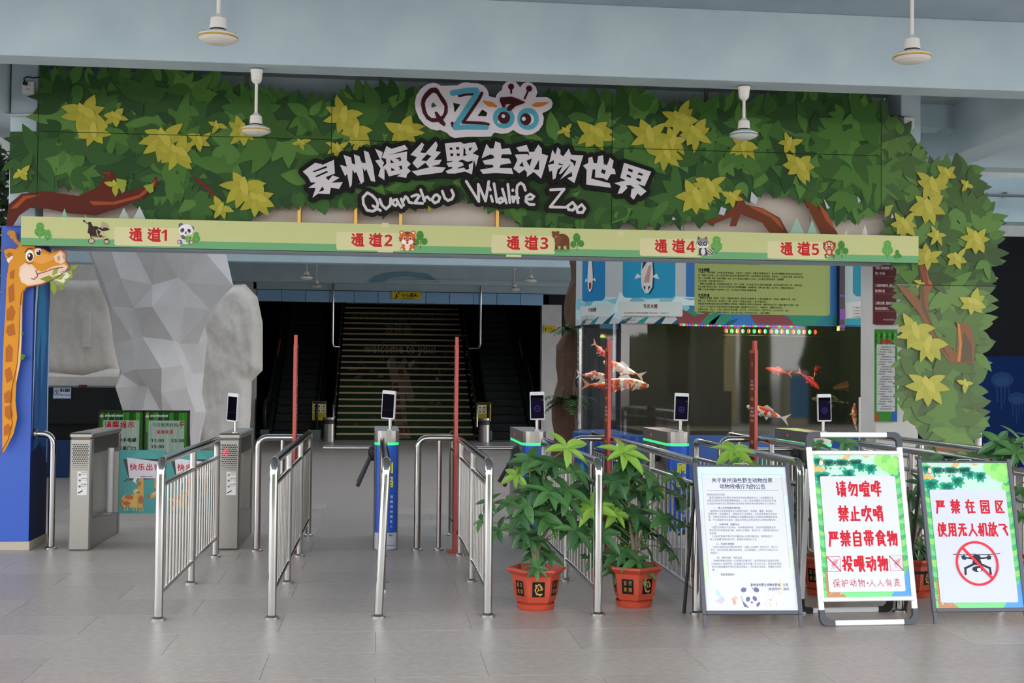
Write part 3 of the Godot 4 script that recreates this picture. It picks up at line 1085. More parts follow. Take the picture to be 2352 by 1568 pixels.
	for e in [[11.517, 1.621, 0.22], [11.806, 1.275, 0.18]]:
		b = MB.new()
		art(b, "e 0 0 60 40 2c4a80\ne 0 8 42 24 33558c\ns 8 2c4a80 -30,30 -26,110\ns 8 2c4a80 -8,30 -4,150\ns 8 2c4a80 14,30 10,120\ns 6 2c4a80 34,26 34,90", Vector2(e[0], e[1]), e[2] / 60.0, 0.021)
		part(s, "jellyfish_print", b, M.print)

func display_stand(at: Vector3, kind: int):
	var s := thing("display_stand", ["black framed stand with a red-headed tips poster, left of the pair", "black framed stand with the show timetable, right of the pair"][kind], "sign", Vector3(at.x, 0, at.z), 0.0, "poster stands by the rock column")
	var top := 1.08
	var w := 0.55
	var h := 0.9
	var f := MB.new()
	for x in [-1, 1]:
		f.box(Vector3(x * (w / 2 + 0.012), top - h / 2, 0), Vector3(0.024, h + 0.05, 0.03), 0.004)
	f.box(Vector3(0, top + 0.012, 0), Vector3(w + 0.048, 0.024, 0.03), 0.004)
	f.box(Vector3(0, top - h - 0.012, 0), Vector3(w + 0.048, 0.024, 0.03), 0.004)
	part(s, "frame", f, M.black)
	for x in [-1, 1]:
		part(s, "leg", boxm(Vector3(x * (w / 2 + 0.01), (top - h) / 2, -0.01), Vector3(0.022, top - h, 0.022), 0.003), M.black)
		var l := MB.new()
		l.tube([Vector3(x * (w / 2), top - 0.05, -0.03), Vector3(x * (w / 2), 0.0, -0.42)], 0.012, 8)
		part(s, "back_leg", l, M.black)
	var b := MB.new()
	b.ink("2f6a25").box(Vector3(0, top - h / 2, 0.0), Vector3(w, h, 0.012))
	var rng := RandomNumberGenerator.new()
	rng.seed = 40 + kind
	for k in 26:
		var x := rng.randf_range(-0.26, 0.22)
		b.ink(["3f8a2c", "27561f", "56a238", "1c4419"][k % 4])
		var hh := rng.randf_range(0.2, 0.86)
		b.flat(PackedVector2Array([Vector2(x, top - hh), Vector2(x + 0.035, top - hh), Vector2(x + 0.045, top - 0.004), Vector2(x - 0.01, top - 0.004)]), 0.0065 + 0.0001 * k)
	b.ink("a9bcae").flat(round_rect(-0.23, top - 0.86, 0.46, 0.75, 0.01), 0.0098)
	for k in 9:
		var x := rng.randf_range(-0.22, 0.19)
		b.ink(["9fb6a6", "b4c4b6", "a3b0ac"][k % 3]).flat(PackedVector2Array([Vector2(x, top - 0.84), Vector2(x + 0.03, top - 0.84), Vector2(x + 0.02, top - 0.16), Vector2(x + 0.004, top - 0.16)]), 0.0100 + 0.00003 * k)
	art(b, "e 0 0 16 10 e9dcc4\ne 4 -12 7 10 c99d6c\ne -2 8 18 4 7fb0d2", Vector2(-0.25, top - 0.055), 0.0015, 0.0105)
	write(b, "泉州海丝野生动物世界", -0.21, top - 0.035, 0.03, 0.012, "dfe6df", 0.12, 0.021, 0.1)
	if kind == 0:
		write_mid(b, "温馨提示", -0.02, top - 0.125, 0.086, 0.0125, "c22a35", 0.13, 0.084, 0.16)
		write(b, "请乘坐扶手电梯", -0.22, top - 0.34, 0.056, 0.0125, "20241f", 0.13, 0.054, 0.12)
		write(b, "上二楼参观门口", -0.22, top - 0.45, 0.056, 0.0125, "20241f", 0.13, 0.054, 0.12)
		write(b, "谢谢配合", -0.1, top - 0.58, 0.056, 0.0125, "20241f", 0.13, 0.054, 0.12)
	else:
		write_mid(b, "今日表演时间", -0.02, top - 0.14, 0.052, 0.0125, "33463a", 0.08, 0.048, 0.16)
		write_mid(b, "海狮表演", -0.02, top - 0.235, 0.05, 0.0125, "c5414a", 0.13, 0.046, 0.2)
		write(b, "11:00", -0.2, top - 0.35, 0.045, 0.0125, "33463a", 0.1, 0.06, 0.1)
		write(b, "13:30", 0.06, top - 0.35, 0.045, 0.0125, "33463a", 0.1, 0.06, 0.1)
		write(b, "15:30", -0.2, top - 0.43, 0.045, 0.0125, "33463a", 0.1, 0.06, 0.1)
		write_mid(b, "综合表演", -0.03, top - 0.53, 0.048, 0.0125, "c5414a", 0.12, 0.046, 0.2)
		write(b, "10:00", -0.2, top - 0.64, 0.045, 0.0125, "33463a", 0.1, 0.06, 0.1)
		art(b, "e 0 0 18 16 8a4a32\ne 4 -4 10 9 d8a484\ns 5 8a4a32 -14,10 -34,22\ns 5 8a4a32 0,14 -10,40\np b3262b -20,-18 18,-20 8,-6", Vector2(0.2, top - 0.15), 0.0016, 0.0125)
		art(b, "p b3262b -30,-26 -10,-34 10,-18 30,-34 34,30 -10,34\np e3d6c0 -26,-14 -4,-10 -8,26 -28,20", Vector2(0.19, top - 0.77), 0.0018, 0.0125)
	part(s, "poster", b, M.print)

func make_stairs():
	var rise := 0.165
	var run := 0.3
	var sx0 := -1.04
	var sx1 := 2.36
	var stair := thing("staircase", "wide dark staircase with beige nosings and a printed giraffe picture on its risers", "stairs", Vector3(0, 0, -31.0))
	var body := mat("23231f", 0.7)
	var nose := mat("c9ae88", 0.6)
	# what is printed on the risers, as shapes in x and height
	var jobs := []
	var grass := RandomNumberGenerator.new()
	grass.seed = 77
	jobs.append(["1c3316", PackedVector2Array([Vector2(sx0 + 0.01, 0.0), Vector2(sx1 - 0.01, 0.0), Vector2(sx1 - 0.01, 1.35), Vector2(sx0 + 0.01, 1.55)])])
	for k in 70:
		var p := Vector2(grass.randf_range(sx0 + 0.1, sx1 - 0.2), grass.randf_range(0.0, 1.9))
		jobs.append([["2a4a1e", "3a5c26", "24401c", "1a2a14"][k % 4], PackedVector2Array([p, p + Vector2(grass.randf_range(0.08, 0.25), 0.02), p + Vector2(0.1, grass.randf_range(0.06, 0.2))])])
	for k in 26:
		var p := Vector2(grass.randf_range(0.0, 1.9), grass.randf_range(1.7, 2.6))
		jobs.append([["4a3a1a", "5c451c", "2c3c1c", "38301a"][k % 4], PackedVector2Array([p, p + Vector2(grass.randf_range(-0.12, 0.12), -0.3), p + Vector2(0.07, -0.02)])])
	jobs.append(["6a5c50", pts("0.424,0.042 0.396,0.511 0.378,0.995 0.324,1.508 0.254,1.866 0.266,2.088 0.411,2.089 0.493,1.868 0.690,2.092 0.774,2.043 0.708,1.846 0.797,1.630 0.879,1.281 0.942,1.111 0.889,0.922 0.775,0.921 0.689,1.109 0.699,0.618 0.771,0.103 0.824,0.043")])
	for p in ["0.468,0.101 0.471,0.355 0.614,0.356 0.641,0.102", "0.451,0.459 0.443,0.723 0.589,0.745 0.617,0.491", "0.422,0.831 0.413,1.051 0.550,1.075 0.569,0.854", "0.402,1.163 0.381,1.392 0.510,1.416 0.541,1.198", "0.664,0.142 0.627,0.408 0.714,0.387 0.752,0.163", "0.489,1.604 0.540,1.808 0.659,1.797 0.677,1.558", "0.630,0.533 0.612,0.724 0.678,0.703 0.685,0.533"]:
		jobs.append(["4a2c18", pts(p)])
	jobs.append(["8a8178", pts("0.757,1.895 0.955,2.045 1.001,1.972 0.850,1.799")])
	jobs.append(["8a8178", pts("0.266,2.063 0.206,1.988 0.230,1.793 0.301,1.793")])
	jobs.append(["2d4f7a", pts("-0.522,1.594 -0.455,1.678 -0.416,1.595")])
	jobs.append(["3b463a", pts("-0.705,1.522 -0.499,1.618 -0.427,1.571 -0.633,1.476")])
	jobs.append(["8a8680", pts("1.530,1.590 1.598,1.543 1.616,1.472 1.545,1.472")])
	var words := []
	words.append([write_shapes("泉州海丝野生动物世界", pts("-0.860,3.549")[0], pts("1.930,3.223")[0], 0.13), "56534d"])
	words.append([write_shapes("欢迎您", pts("0.154,3.098")[0], pts("0.959,2.782")[0], 0.13), "5a5751"])
	words.append([latin_shapes("quanzhou wildlife zoo", pts("0.081,2.598")[0], pts("1.060,2.506")[0]), "5a5751"])
	words.append([latin_shapes("welcome to you!", pts("-0.422,2.474")[0], pts("1.596,2.178")[0]), "8b8882"])
	for i in 29:
		var y0 := i * rise
		var z := -i * run
		var b := boxm(Vector3((sx0 + sx1) / 2, y0 + rise / 2, z - run / 2 - 0.25), Vector3(sx1 - sx0, rise, run + 0.5))
		var st := part(stair, "step", b, body)
		part(st, "nosing", boxm(Vector3((sx0 + sx1) / 2, y0 + rise - 0.02, z + 0.012), Vector3(sx1 - sx0, 0.045, 0.04), 0.004), nose)
		var band := PackedVector2Array([Vector2(sx0, y0), Vector2(sx1, y0), Vector2(sx1, y0 + rise - 0.045), Vector2(sx0, y0 + rise - 0.045)])
		var pr := MB.new()
		var zz := z + 0.002
		pr.ink("1b1b18").flat(band, z + 0.0015)
		for j in jobs:
			var q: PackedVector2Array = j[1]
			var lo := 1e9
			var hi := -1e9
			for p in q:
				lo = min(lo, p.y)
				hi = max(hi, p.y)
			zz += 0.00005
			if hi < y0 or lo > y0 + rise:
				continue
			for r in Geometry2D.intersect_polygons(q, band):
				pr.ink(j[0]).flat(r, zz)
		for j in words:
			for q in j[0]:
				var lo: float = min(q[0].y, min(q[1].y, q[2].y))
				var hi: float = max(q[0].y, max(q[1].y, q[2].y))
				if hi < y0 or lo > y0 + rise:
					continue
				for r in Geometry2D.intersect_polygons(q, band):
					pr.ink(j[1]).flat(r, z + 0.0075)
		if not pr.v.is_empty():
			part(st, "print", pr, M.print)
	# balustrades and rails beside the stairs
	for e in [[sx0 - 0.05, "left"], [sx1 + 0.05, "right"]]:
		var t := thing("stair_rail", "dark glass balustrade with a steel handrail along the %s side of the stairs" % e[1], "handrail", Vector3(e[0], 0, -31.0))
		var g := MB.new()
		g.xf = Transform3D(Basis(Vector3.UP, PI / 2), Vector3(0.01, 0, 0))
		g.plate(PackedVector2Array([Vector2(0.1, 0), Vector2(9.0, 4.9), Vector2(9.0, 5.7), Vector2(0.1, 0.85)]), -0.015, 0.0)
		part(t, "glass_panel", g, mat("101417", 0.2))
		var r := MB.new()
		r.tube([Vector3(0, 0.35, 0.5), Vector3(0, 0.85, 0.5), Vector3(0, 0.92, 0.4), Vector3(0, 0.92, 0.2), Vector3(0, 1.0, -0.1), Vector3(0, 5.8, -8.9)], 0.025, 10)
		part(t, "handrail", r, M.steel)
		for k in 9:
			part(t, "bracket", boxm(Vector3(0, 0.55 + k * 0.55, -0.4 - k * 1.0), Vector3(0.05, 0.03, 0.03), 0.006), M.polish)
		var hoop := MB.new()
		var hx: float = -0.06 if e[1] == "left" else 0.1
		hoop.tube([Vector3(hx * 1.0, 4.1, 0.05), Vector3(hx, 2.42, 0.05), Vector3(hx * 0.9, 2.34, 0.04), Vector3(hx * 0.4 , 2.3, 0.0), Vector3(-hx * 1.6, 2.3, -0.1)], 0.028, 10)
		part(t, "barrier_hoop", hoop, M.polish)
		var cyl := thing("bollard", "steel cylinder bin at the foot of the stairs, %s side" % e[1], "bin", Vector3(-1.183 if e[1] == "left" else 2.568, 0, -30.2), 0.0, "steel bins by the stairs")
		var c := MB.new()
		c.lathe(Vector3.ZERO, [Vector2(0, 0), Vector2(0.14, 0), Vector2(0.14, 0.42)], 24)
		c.lathe(Vector3.ZERO, [Vector2(0.14, 0.52), Vector2(0.145, 0.53), Vector2(0.145, 0.58), Vector2(0.0, 0.585)], 24)
		part(cyl, "body", c, M.brushed)
		c = MB.new()
		c.lathe(Vector3.ZERO, [Vector2(0.13, 0.42), Vector2(0.13, 0.52)], 24)
		part(cyl, "slot", c, M.shade_grey)
	# escalators
	escalator(-2.12, "left")
	escalator(3.32, "right")

func escalator(cx: float, side: String):
	var t := thing("escalator", "dark escalator with glass balustrades on the %s side of the stairs" % side, "escalator", Vector3(cx, 0, -31.0))
	var dark := mat("0d0e10", 0.6)
	var steps := mat("17181a", 0.5, 0.3)
	var glass := mat("1b2224", 0.15)
	var deck := mat("596363", 0.35, 0.5)
	for k in 22:
		part(t, "step", boxm(Vector3(0, 0.1 + k * 0.2, -0.6 - k * 0.36), Vector3(0.98, 0.2, 0.5), 0.005), steps)
	part(t, "landing_plate", boxm(Vector3(0, 0.02, 0.1), Vector3(1.1, 0.04, 1.0), 0.004), M.shade_grey)
	for x in [-0.62, 0.62]:
		var g := MB.new()
		g.xf = Transform3D(Basis(Vector3.UP, PI / 2), Vector3(x, 0, 0))
		g.plate(PackedVector2Array([Vector2(-0.35, 0.25), Vector2(0.4, 0.25), Vector2(9.0, 5.0), Vector2(9.0, 5.7), Vector2(0.5, 0.98), Vector2(-0.2, 0.94), Vector2(-0.42, 0.75)]), -0.015, 0.015)
		part(t, "balustrade", g, glass)
		g = MB.new()
		g.xf = Transform3D(Basis(Vector3.UP, PI / 2), Vector3(x, 0, 0))
		g.plate(PackedVector2Array([Vector2(-0.45, 0.0), Vector2(0.45, 0.0), Vector2(9.0, 4.75), Vector2(9.0, 5.0), Vector2(0.38, 0.26), Vector2(-0.45, 0.26)]), -0.1, 0.1)
		part(t, "deck", g, deck)
		var r := MB.new()
		r.tube([Vector3(x, 0.3, 0.35), Vector3(x, 0.55, 0.5), Vector3(x, 0.8, 0.48), Vector3(x, 0.95, 0.28), Vector3(x, 1.0, -0.4), Vector3(x, 5.75, -9.0)], 0.04, 10)
		part(t, "handrail", r, dark)
		var o := boxm(Vector3.ZERO, Vector3(0.012, 0.14, 0.9), 0.002)
		var sticker := part(t, "sticker", o, mat("c2592c" if side == "left" else "c08a2c", 0.5), "orange warning sticker")
		sticker.position = Vector3(x + (0.022 if x < 0 else -0.022), 2.35, -3.3)
		sticker.rotation.x = 0.5
	var board := thing("escalator_notice", "yellow safety notice at the foot of the %s escalator" % side, "sign", Vector3(-1.438 if side == "left" else 2.596, 0.72, -30.6), 0.0, "escalator notices")
	part(board, "plate", boxm(Vector3.ZERO, Vector3(0.34, 0.46, 0.02), 0.003), mat("c7b52c", 0.5))
	var b := MB.new()
	art(b, "r -80 -112 160 24 0 1d1d18\nr -74 -78 44 44 4 e4e0cc\nr -22 -78 44 44 4 e4e0cc\nr 30 -78 44 44 4 e4e0cc\nr -74 -26 44 44 4 e4e0cc\nr -22 -26 44 44 4 e4e0cc\nr 30 -26 44 44 4 e4e0cc\nr -74 28 148 50 4 b9a622\ne -52 -56 12 12 b33a35\ne 0 -56 12 12 3a4a8a\ne 52 -56 12 12 b33a35\ne -52 -4 12 12 3a4a8a\ne 0 -4 12 12 b33a35\ne 52 -4 12 12 3a4a8a", Vector2.ZERO, 0.002, 0.0105)
	part(board, "print", b, M.print)

# text as little polygons, for print that is cut by the steps: a top left and a bottom right corner
func write_shapes(s: String, a: Vector2, z: Vector2, weight: float) -> Array:
	var out := []
	var h := a.y - z.y
	var w := (z.x - a.x) / s.length()
	var x := a.x
	for ch in s:
		for st in glyph(ch):
			for i in st.size() - 1:
				var p := Vector2(x + st[i].x * w * 0.9, a.y - st[i].y * h)
				var q := Vector2(x + st[i + 1].x * w * 0.9, a.y - st[i + 1].y * h)
				var t := (q - p).normalized() * weight * h * 0.5
				var o := Vector2(-t.y, t.x)
				p -= t * 0.6
				q += t * 0.6
				out.append(PackedVector2Array([p - o, q - o, q + o, p + o]))
		x += w
	return out

func latin_shapes(s: String, a: Vector2, z: Vector2) -> Array:
	var out := []
	var h := a.y - z.y
	var total := 0.0
	for ch in s:
		total += latin(ch)[0]
	var e := (z.x - a.x) / total
	var x := a.x
	for ch in s:
		var l := latin(ch)
		var t: PackedVector2Array = l[1]
		for i in range(0, t.size(), 3):
			var q := PackedVector2Array()
			for k in 3:
				q.append(Vector2(x + t[i + k].x * e, z.y + h * 0.2 + t[i + k].y * h * 1.05))
			out.append(q)
		x += l[0] * e
	return out

# outline of the fish tank seen from above: along its back, round the half-round left end and along the front
const TANK_Z := -16.2
const TANK_L := 2.76
const TANK_R := 6.9
const TANK_CORNER := 0.9

func tank_path(grow: float) -> Array:
	# points (x, z) of the glass, grown outwards
	var o := []
	var cx := TANK_L + TANK_CORNER
	var cz := TANK_Z - TANK_CORNER
	o.append(Vector2(cx + 1.5, cz - TANK_CORNER - grow))
	for k in 25:
		var a := PI * 1.5 - PI * k / 24
		o.append(Vector2(cx + cos(a) * (TANK_CORNER + grow), cz + sin(a) * (TANK_CORNER + grow)))
	o.append(Vector2(TANK_R, TANK_Z + grow))
	return o

func along(path: Array, s: float) -> Vector2:
	for i in path.size() - 1:
		var l: float = path[i].distance_to(path[i + 1])
		if s <= l or i == path.size() - 2:
			return path[i].lerp(path[i + 1], s / l)
		s -= l
	return path[path.size() - 1]

func curtain(b: MB, path: Array, y0: float, y1: float):
	for i in path.size() - 1:
		var a: Vector2 = path[i]
		var d: Vector2 = path[i + 1]
		b.quad(Vector3(a.x, y0, a.y), Vector3(d.x, y0, d.y), Vector3(d.x, y1, d.y), Vector3(a.x, y1, a.y))

# bends flat print (x along the path, y up, z out of the surface) round the tank
func bend(b: MB, path: Array) -> MB:
	var o := MB.new()
	o.col = b.col
	for i in b.v.size():
		var p := b.v[i]
		var q := along(path, p.x)
		var e := along(path, p.x + 0.002)
		var t := (e - q).normalized()
		var nn := Vector2(-t.y, t.x)
		if nn.dot(Vector2(-0.3, 1.0)) < 0:
			nn = -nn
		o.v.append(Vector3(q.x + nn.x * p.z, p.y, q.y + nn.y * p.z))
		o.n.append(Vector3(nn.x, 0, nn.y))
		o.c.append(b.c[i])
	return o

# cuts shapes at the bends of the tank so that every piece stays flat
func strips(b: MB, p: PackedVector2Array, z: float):
	if cuts.is_empty():
		var path := tank_path(0.03)
		var s := -50.0
		cuts.append(s)
		s = 0.0
		for i in path.size() - 1:
			s += path[i].distance_to(path[i + 1])
			cuts.append(s)
		cuts[cuts.size() - 1] = 50.0
	var lo := 1e9
	var hi := -1e9
	for q in p:
		lo = min(lo, q.x)
		hi = max(hi, q.x)
	for i in cuts.size() - 1:
		if cuts[i + 1] < lo or cuts[i] > hi:
			continue
		for r in Geometry2D.intersect_polygons(p, PackedVector2Array([Vector2(cuts[i], -9), Vector2(cuts[i + 1], -9), Vector2(cuts[i + 1], 9), Vector2(cuts[i], 9)])):
			b.flat(r, z)

var cuts := []

func koi(called: String, label: String, at: Vector3, len_: float, yaw: float, pitch: float, curl: float, colours: Array, seed_: int):
	var t := thing(called, label, "fish", at, yaw, "koi in the tank")
	var f := FastNoiseLite.new()
	f.seed = seed_
	f.frequency = 2.4
	var rings := 34
	var sides := 26
	var b := MB.new()
	var rot := Basis(Vector3.BACK, pitch)
	var grid := []
	for i in rings + 1:
		var u := float(i) / rings
		var w := 0.5 * len_ * 0.26 * pow(sin(PI * clampf(u * 0.94 + 0.03, 0, 1)), 0.75) * lerpf(1.0, 0.55, u)
		var hgt := w * 1.25
		var x := len_ * (0.5 - u)
		var z := curl * len_ * (u - 0.35) * (u - 0.35)
		var row := []
		for k in sides:
			var a := TAU * k / sides
			row.append(rot * Vector3(x, sin(a) * hgt, cos(a) * w + z))
		grid.append(row)
	for i in rings:
		for k in sides:
			var k1 := (k + 1) % sides
			var m: Vector3 = (grid[i][k] + grid[i + 1][k1]) / (2 * len_)
			var q := f.get_noise_3d(m.x * 2, m.y * 1.2, m.z * 1.2)
			b.ink(colours[1] if q > 0.04 else colours[0])
			if i == 0:
				b.ink(colours[0])
			var nn := []
			for e in [[i, k], [i, k1], [i + 1, k1], [i + 1, k]]:
				var a: float = TAU * e[1] / sides
				nn.append(rot * Vector3(0.15, sin(a), cos(a)).normalized())
			b.tri(grid[i][k], grid[i + 1][k1], grid[i][k1], nn[0], nn[2], nn[1])
			b.tri(grid[i][k], grid[i + 1][k], grid[i + 1][k1], nn[0], nn[3], nn[2])
	part(t, "body", b, M.gloss)
	var ztail := curl * len_ * 0.4225
	var fins := {"tail_fin": [[-0.47, 0.0], [-0.72, 0.17], [-0.62, 0.0], [-0.74, -0.17]], "dorsal_fin": [[0.08, 0.13], [0.0, 0.2], [-0.2, 0.13], [-0.22, 0.08]], "pelvic_fin": [[-0.02, -0.12], [-0.1, -0.2], [-0.14, -0.1]]}
	for k in fins:
		var g := MB.new()
		g.ink(colours[2])
		var q := PackedVector2Array()
		for p in fins[k]:
			q.append(Vector2(p[0], p[1]) * len_)
		g.xf = Transform3D(rot, Vector3(0, 0, ztail if k == "tail_fin" else 0.0))
		g.plate(q, -0.004, 0.004)
		part(t, k, g, M.gloss)
	for s in [-1, 1]:
		var g := MB.new()
		g.ink(colours[2])
		g.xf = Transform3D(rot * Basis(Vector3.RIGHT, s * 1.0), Vector3(0, -0.05 * len_, 0))
		g.plate(PackedVector2Array([Vector2(0.24, -0.04) * len_, Vector2(0.12, -0.2) * len_, Vector2(0.14, -0.04) * len_]), -0.003, 0.003)
		part(t, "pectoral_fin", g, M.gloss)
		g = MB.new()
		g.ink("151515").ball(rot * Vector3(len_ * 0.43, len_ * 0.025, s * len_ * 0.047), Vector3.ONE * len_ * 0.014, 5, 8)
		part(t, "eye", g, M.gloss)

func make_tank():
	var y0: float = 0.831
	var y1: float = 2.311
	var path := tank_path(0.0)
	var t := thing("fish_tank", "large dark fish tank with a rounded glass corner on a blue base", "fish tank", Vector3.ZERO)
	var b := MB.new()
	curtain(b, tank_path(0.06), 0.0, y0)
	var p2 := tank_path(0.06)
	for i in p2.size() - 1:
		b.quad(Vector3(p2[i].x, y0, p2[i].y), Vector3(p2[i + 1].x, y0, p2[i + 1].y), Vector3(p2[i + 1].x, y0, -17.1), Vector3(p2[i].x, y0, -17.1))
	part(t, "base", b, mat("1f4c8f", 0.5))
	# painted sea plants on the base
	b = MB.new()
	var rng := RandomNumberGenerator.new()
	rng.seed = 3
	b.ink("1d478a")
	strips(b, round_rect(0.2, 0.06, 7.6, y0 - 0.08, 0.0), 0.002)
	for k in 40:
		var s := rng.randf_range(3.2, 8.8)
		var h := rng.randf_range(0.15, 0.6)
		b.ink(["2f6f5a", "3d8fb0", "86a83c", "b8434a", "17356e"][k % 5])
		strips(b, PackedVector2Array([Vector2(s, 0.1), Vector2(s + 0.05, 0.1), Vector2(s + 0.12, h), Vector2(s + 0.03, h + 0.1), Vector2(s + 0.02, h * 0.6)]), 0.003 + k * 0.0001)
	part(t, "base_painting", bend(b, tank_path(0.06)), M.print)
	var glass := StandardMaterial3D.new()
	glass.albedo_color = Color(0.05, 0.07, 0.07, 0.12)
	glass.transparency = BaseMaterial3D.TRANSPARENCY_ALPHA
	glass.roughness = 0.03
	glass.metallic_specular = 0.6
	b = MB.new()
	curtain(b, path, y0, y1 + 0.05)
	part(t, "glass_wall", b, glass)
	# back of the tank and its gravel bed, with a ceiling above the added lamp strip
	b = MB.new()
	b.box(Vector3(5.2, 1.7, -17.95), Vector3(3.4, 2.2, 0.06))
	b.box(Vector3(6.87, 1.7, -17.1), Vector3(0.06, 2.2, 1.75))
	part(t, "back_wall", b, mat("070808", 0.9))
	b = MB.new()
	b.box(Vector3(5.1, y0 + 0.03, -17.1), Vector3(3.3, 0.06, 1.6))
	part(t, "gravel_bed", b, grain("1d1f1a", "2b2d26", 0.9, 0.1, 4.0, 44, 1.0, 4))
	b = MB.new()
	var inner_path := tank_path(-0.05)
	var foot := PackedVector2Array()
	for q in inner_path:
		foot.append(Vector2(q.x, -q.y))
	foot.append(Vector2(TANK_R, 18.0))
	b.xf = Transform3D(Basis(Vector3.RIGHT, Vector3.FORWARD, Vector3.UP), Vector3.ZERO)
	b.plate(foot, 2.46, 3.5)
	part(t, "canopy_core", b, M.black)
	# printed banner round the top
	var by := y1
	var ty := 3.55
	var bp := tank_path(0.03)
	var back := MB.new()
	back.ink("3f7cbc")
	curtain(back, bp, by, ty)
	var ban := thing("tank_banner", "curved koi information banner round the top of the fish tank", "banner", Vector3.ZERO)
	part(ban, "sheet", back, M.print)
	b = MB.new()
	# path length: side run to the corner, then the corner, then the front; u(x) for a front position x
	var side_len: float = bp[0].distance_to(bp[1])
	var corner_len := PI * (TANK_CORNER + 0.03) * 0.9993
	var front0 := side_len + corner_len - (TANK_L + TANK_CORNER)
	var panel := func(x0: float, x1: float, ya: float, yb: float, r: float, hex: String, z: float):
		b.ink(hex)
		strips(b, round_rect(x0, ya, x1 - x0, yb - ya, r), z)
	var c0: float = side_len + corner_len * 0.5 + 0.22
	# left picture panels (on the corner) and the wide text panel (front)
	panel.call(c0 - 1.2, front0 + 4.053, by, ty, 0.0, "c3c9c9", 0.001)
	for k in 12:
		var sx := c0 - 0.5 + k * 0.19
		b.ink(["c4e6e8", "8ecbd6", "dfeeee", "75bccb"][k % 4])
		strips(b, PackedVector2Array([Vector2(sx, by + 0.15 + 0.1 * (k % 3)), Vector2(sx + 0.5, by + 0.05 + 0.1 * (k % 4)), Vector2(sx + 0.42, by + 0.36), Vector2(sx + 0.1, by + 0.42 - 0.05 * (k % 3))]), 0.0014 + k * 0.00002)
	for k in 10:
		var sx := c0 + k * 0.24
		b.ink(["1f5f7a", "2a8f8f", "1b4b66"][k % 3])
		strips(b, PackedVector2Array([Vector2(sx, by), Vector2(sx + 0.1, by), Vector2(sx + 0.2, by + 0.09 + 0.03 * (k % 3)), Vector2(sx + 0.06, by + 0.05)]), 0.0018 + k * 0.00002)
	var xb: float = c0 + 0.78
	var xe: float = front0 + 3.909
	var koi_y: float = 2.656
	panel.call(c0 + 0.04, c0 + 0.52, koi_y - 0.03, ty - 0.1, 0.06, "2a84bd", 0.002)
	panel.call(xb, xe, koi_y, ty - 0.1, 0.06, "2f9cc4", 0.002)
	panel.call(c0 - 0.7, c0 - 0.3, koi_y - 0.02, ty - 0.1, 0.05, "2a66a8", 0.002)
	panel.call(c0 - 0.02, c0 + 0.62, by + 0.1, koi_y - 0.09, 0.02, "d5dcd9", 0.0022)
	panel.call(xb - 0.06, xe + 0.1, by + 0.1, koi_y - 0.05, 0.02, "dadfdc", 0.0022)
	# two koi pictures
	for e in [[c0 + 0.24, koi_y + 0.1, 0.8, "e9e6e0", "a4363a", "e9e6e0"], [(xb + xe) / 2 - 0.03, koi_y + 0.06, 1.1, "e4ddd4", "27506e", "c9988e"]]:
		var cx: float = e[0]
		var cy: float = e[1]
		var sc: float = e[2]
		var bodyp := PackedVector2Array()
		for q in [[-0.02, 0.0], [0.02, 0.0], [0.065, 0.08], [0.075, 0.24], [0.06, 0.42], [0.025, 0.62], [0.012, 0.8], [-0.012, 0.8], [-0.03, 0.62], [-0.06, 0.42], [-0.072, 0.24], [-0.062, 0.08]]:
			bodyp.append(Vector2(cx + q[0] * sc, cy + q[1] * sc))
		var sh := PackedVector2Array()
		for q in bodyp:
			sh.append(q + Vector2(0.022, -0.01) * sc)
		b.ink("17506f")
		strips(b, sh, 0.0024)
		b.ink(e[3])
		strips(b, bodyp, 0.0026)
		for s in [-1.0, 1.0]:
			b.ink("dfe4e2")
			strips(b, PackedVector2Array([Vector2(cx + s * 0.06 * sc, cy + 0.2 * sc), Vector2(cx + s * 0.15 * sc, cy + 0.17 * sc), Vector2(cx + s * 0.12 * sc, cy + 0.24 * sc)]), 0.0026)
		b.ink(e[4])
		if e[4] == "a4363a":
			strips(b, round_rect(cx - 0.03 * sc, cy + 0.05 * sc, 0.07 * sc, 0.11 * sc, 0.02 * sc), 0.0028)
		else:
			strips(b, PackedVector2Array([Vector2(cx - 0.06 * sc, cy + 0.28 * sc), Vector2(cx - 0.01 * sc, cy + 0.36 * sc), Vector2(cx + 0.05 * sc, cy + 0.45 * sc), Vector2(cx + 0.0 * sc, cy + 0.75 * sc), Vector2(cx - 0.03 * sc, cy + 0.6 * sc)]), 0.0028)
			b.ink("1b2a38")
			strips(b, PackedVector2Array([Vector2(cx - 0.045 * sc, cy + 0.09 * sc), Vector2(cx - 0.02 * sc, cy + 0.03 * sc), Vector2(cx - 0.015 * sc, cy + 0.08 * sc)]), 0.0028)
			strips(b, PackedVector2Array([Vector2(cx + 0.045 * sc, cy + 0.09 * sc), Vector2(cx + 0.02 * sc, cy + 0.03 * sc), Vector2(cx + 0.015 * sc, cy + 0.08 * sc)]), 0.0028)
			b.ink("b04a45")
			strips(b, PackedVector2Array([Vector2(cx + 0.0 * sc, cy + 0.5 * sc), Vector2(cx + 0.03 * sc, cy + 0.6 * sc), Vector2(cx + 0.01 * sc, cy + 0.68 * sc)]), 0.0029)
			b.ink(e[5])
			strips(b, PackedVector2Array([Vector2(cx - 0.04 * sc, cy + 0.13 * sc), Vector2(cx + 0.03 * sc, cy + 0.13 * sc), Vector2(cx + 0.055 * sc, cy + 0.35 * sc), Vector2(cx + 0.02 * sc, cy + 0.33 * sc)]), 0.0028)
	write_mid(b, "丹顶锦鲤", c0 + 0.29, koi_y - 0.12, 0.055, 0.003, "6a4a3c", 0.12, 0.036, 0.15)
	write_mid(b, "写皮光鲤", (xb + xe) / 2 + 0.02, koi_y - 0.085, 0.055, 0.003, "7a4a34", 0.12, 0.04, 0.2)
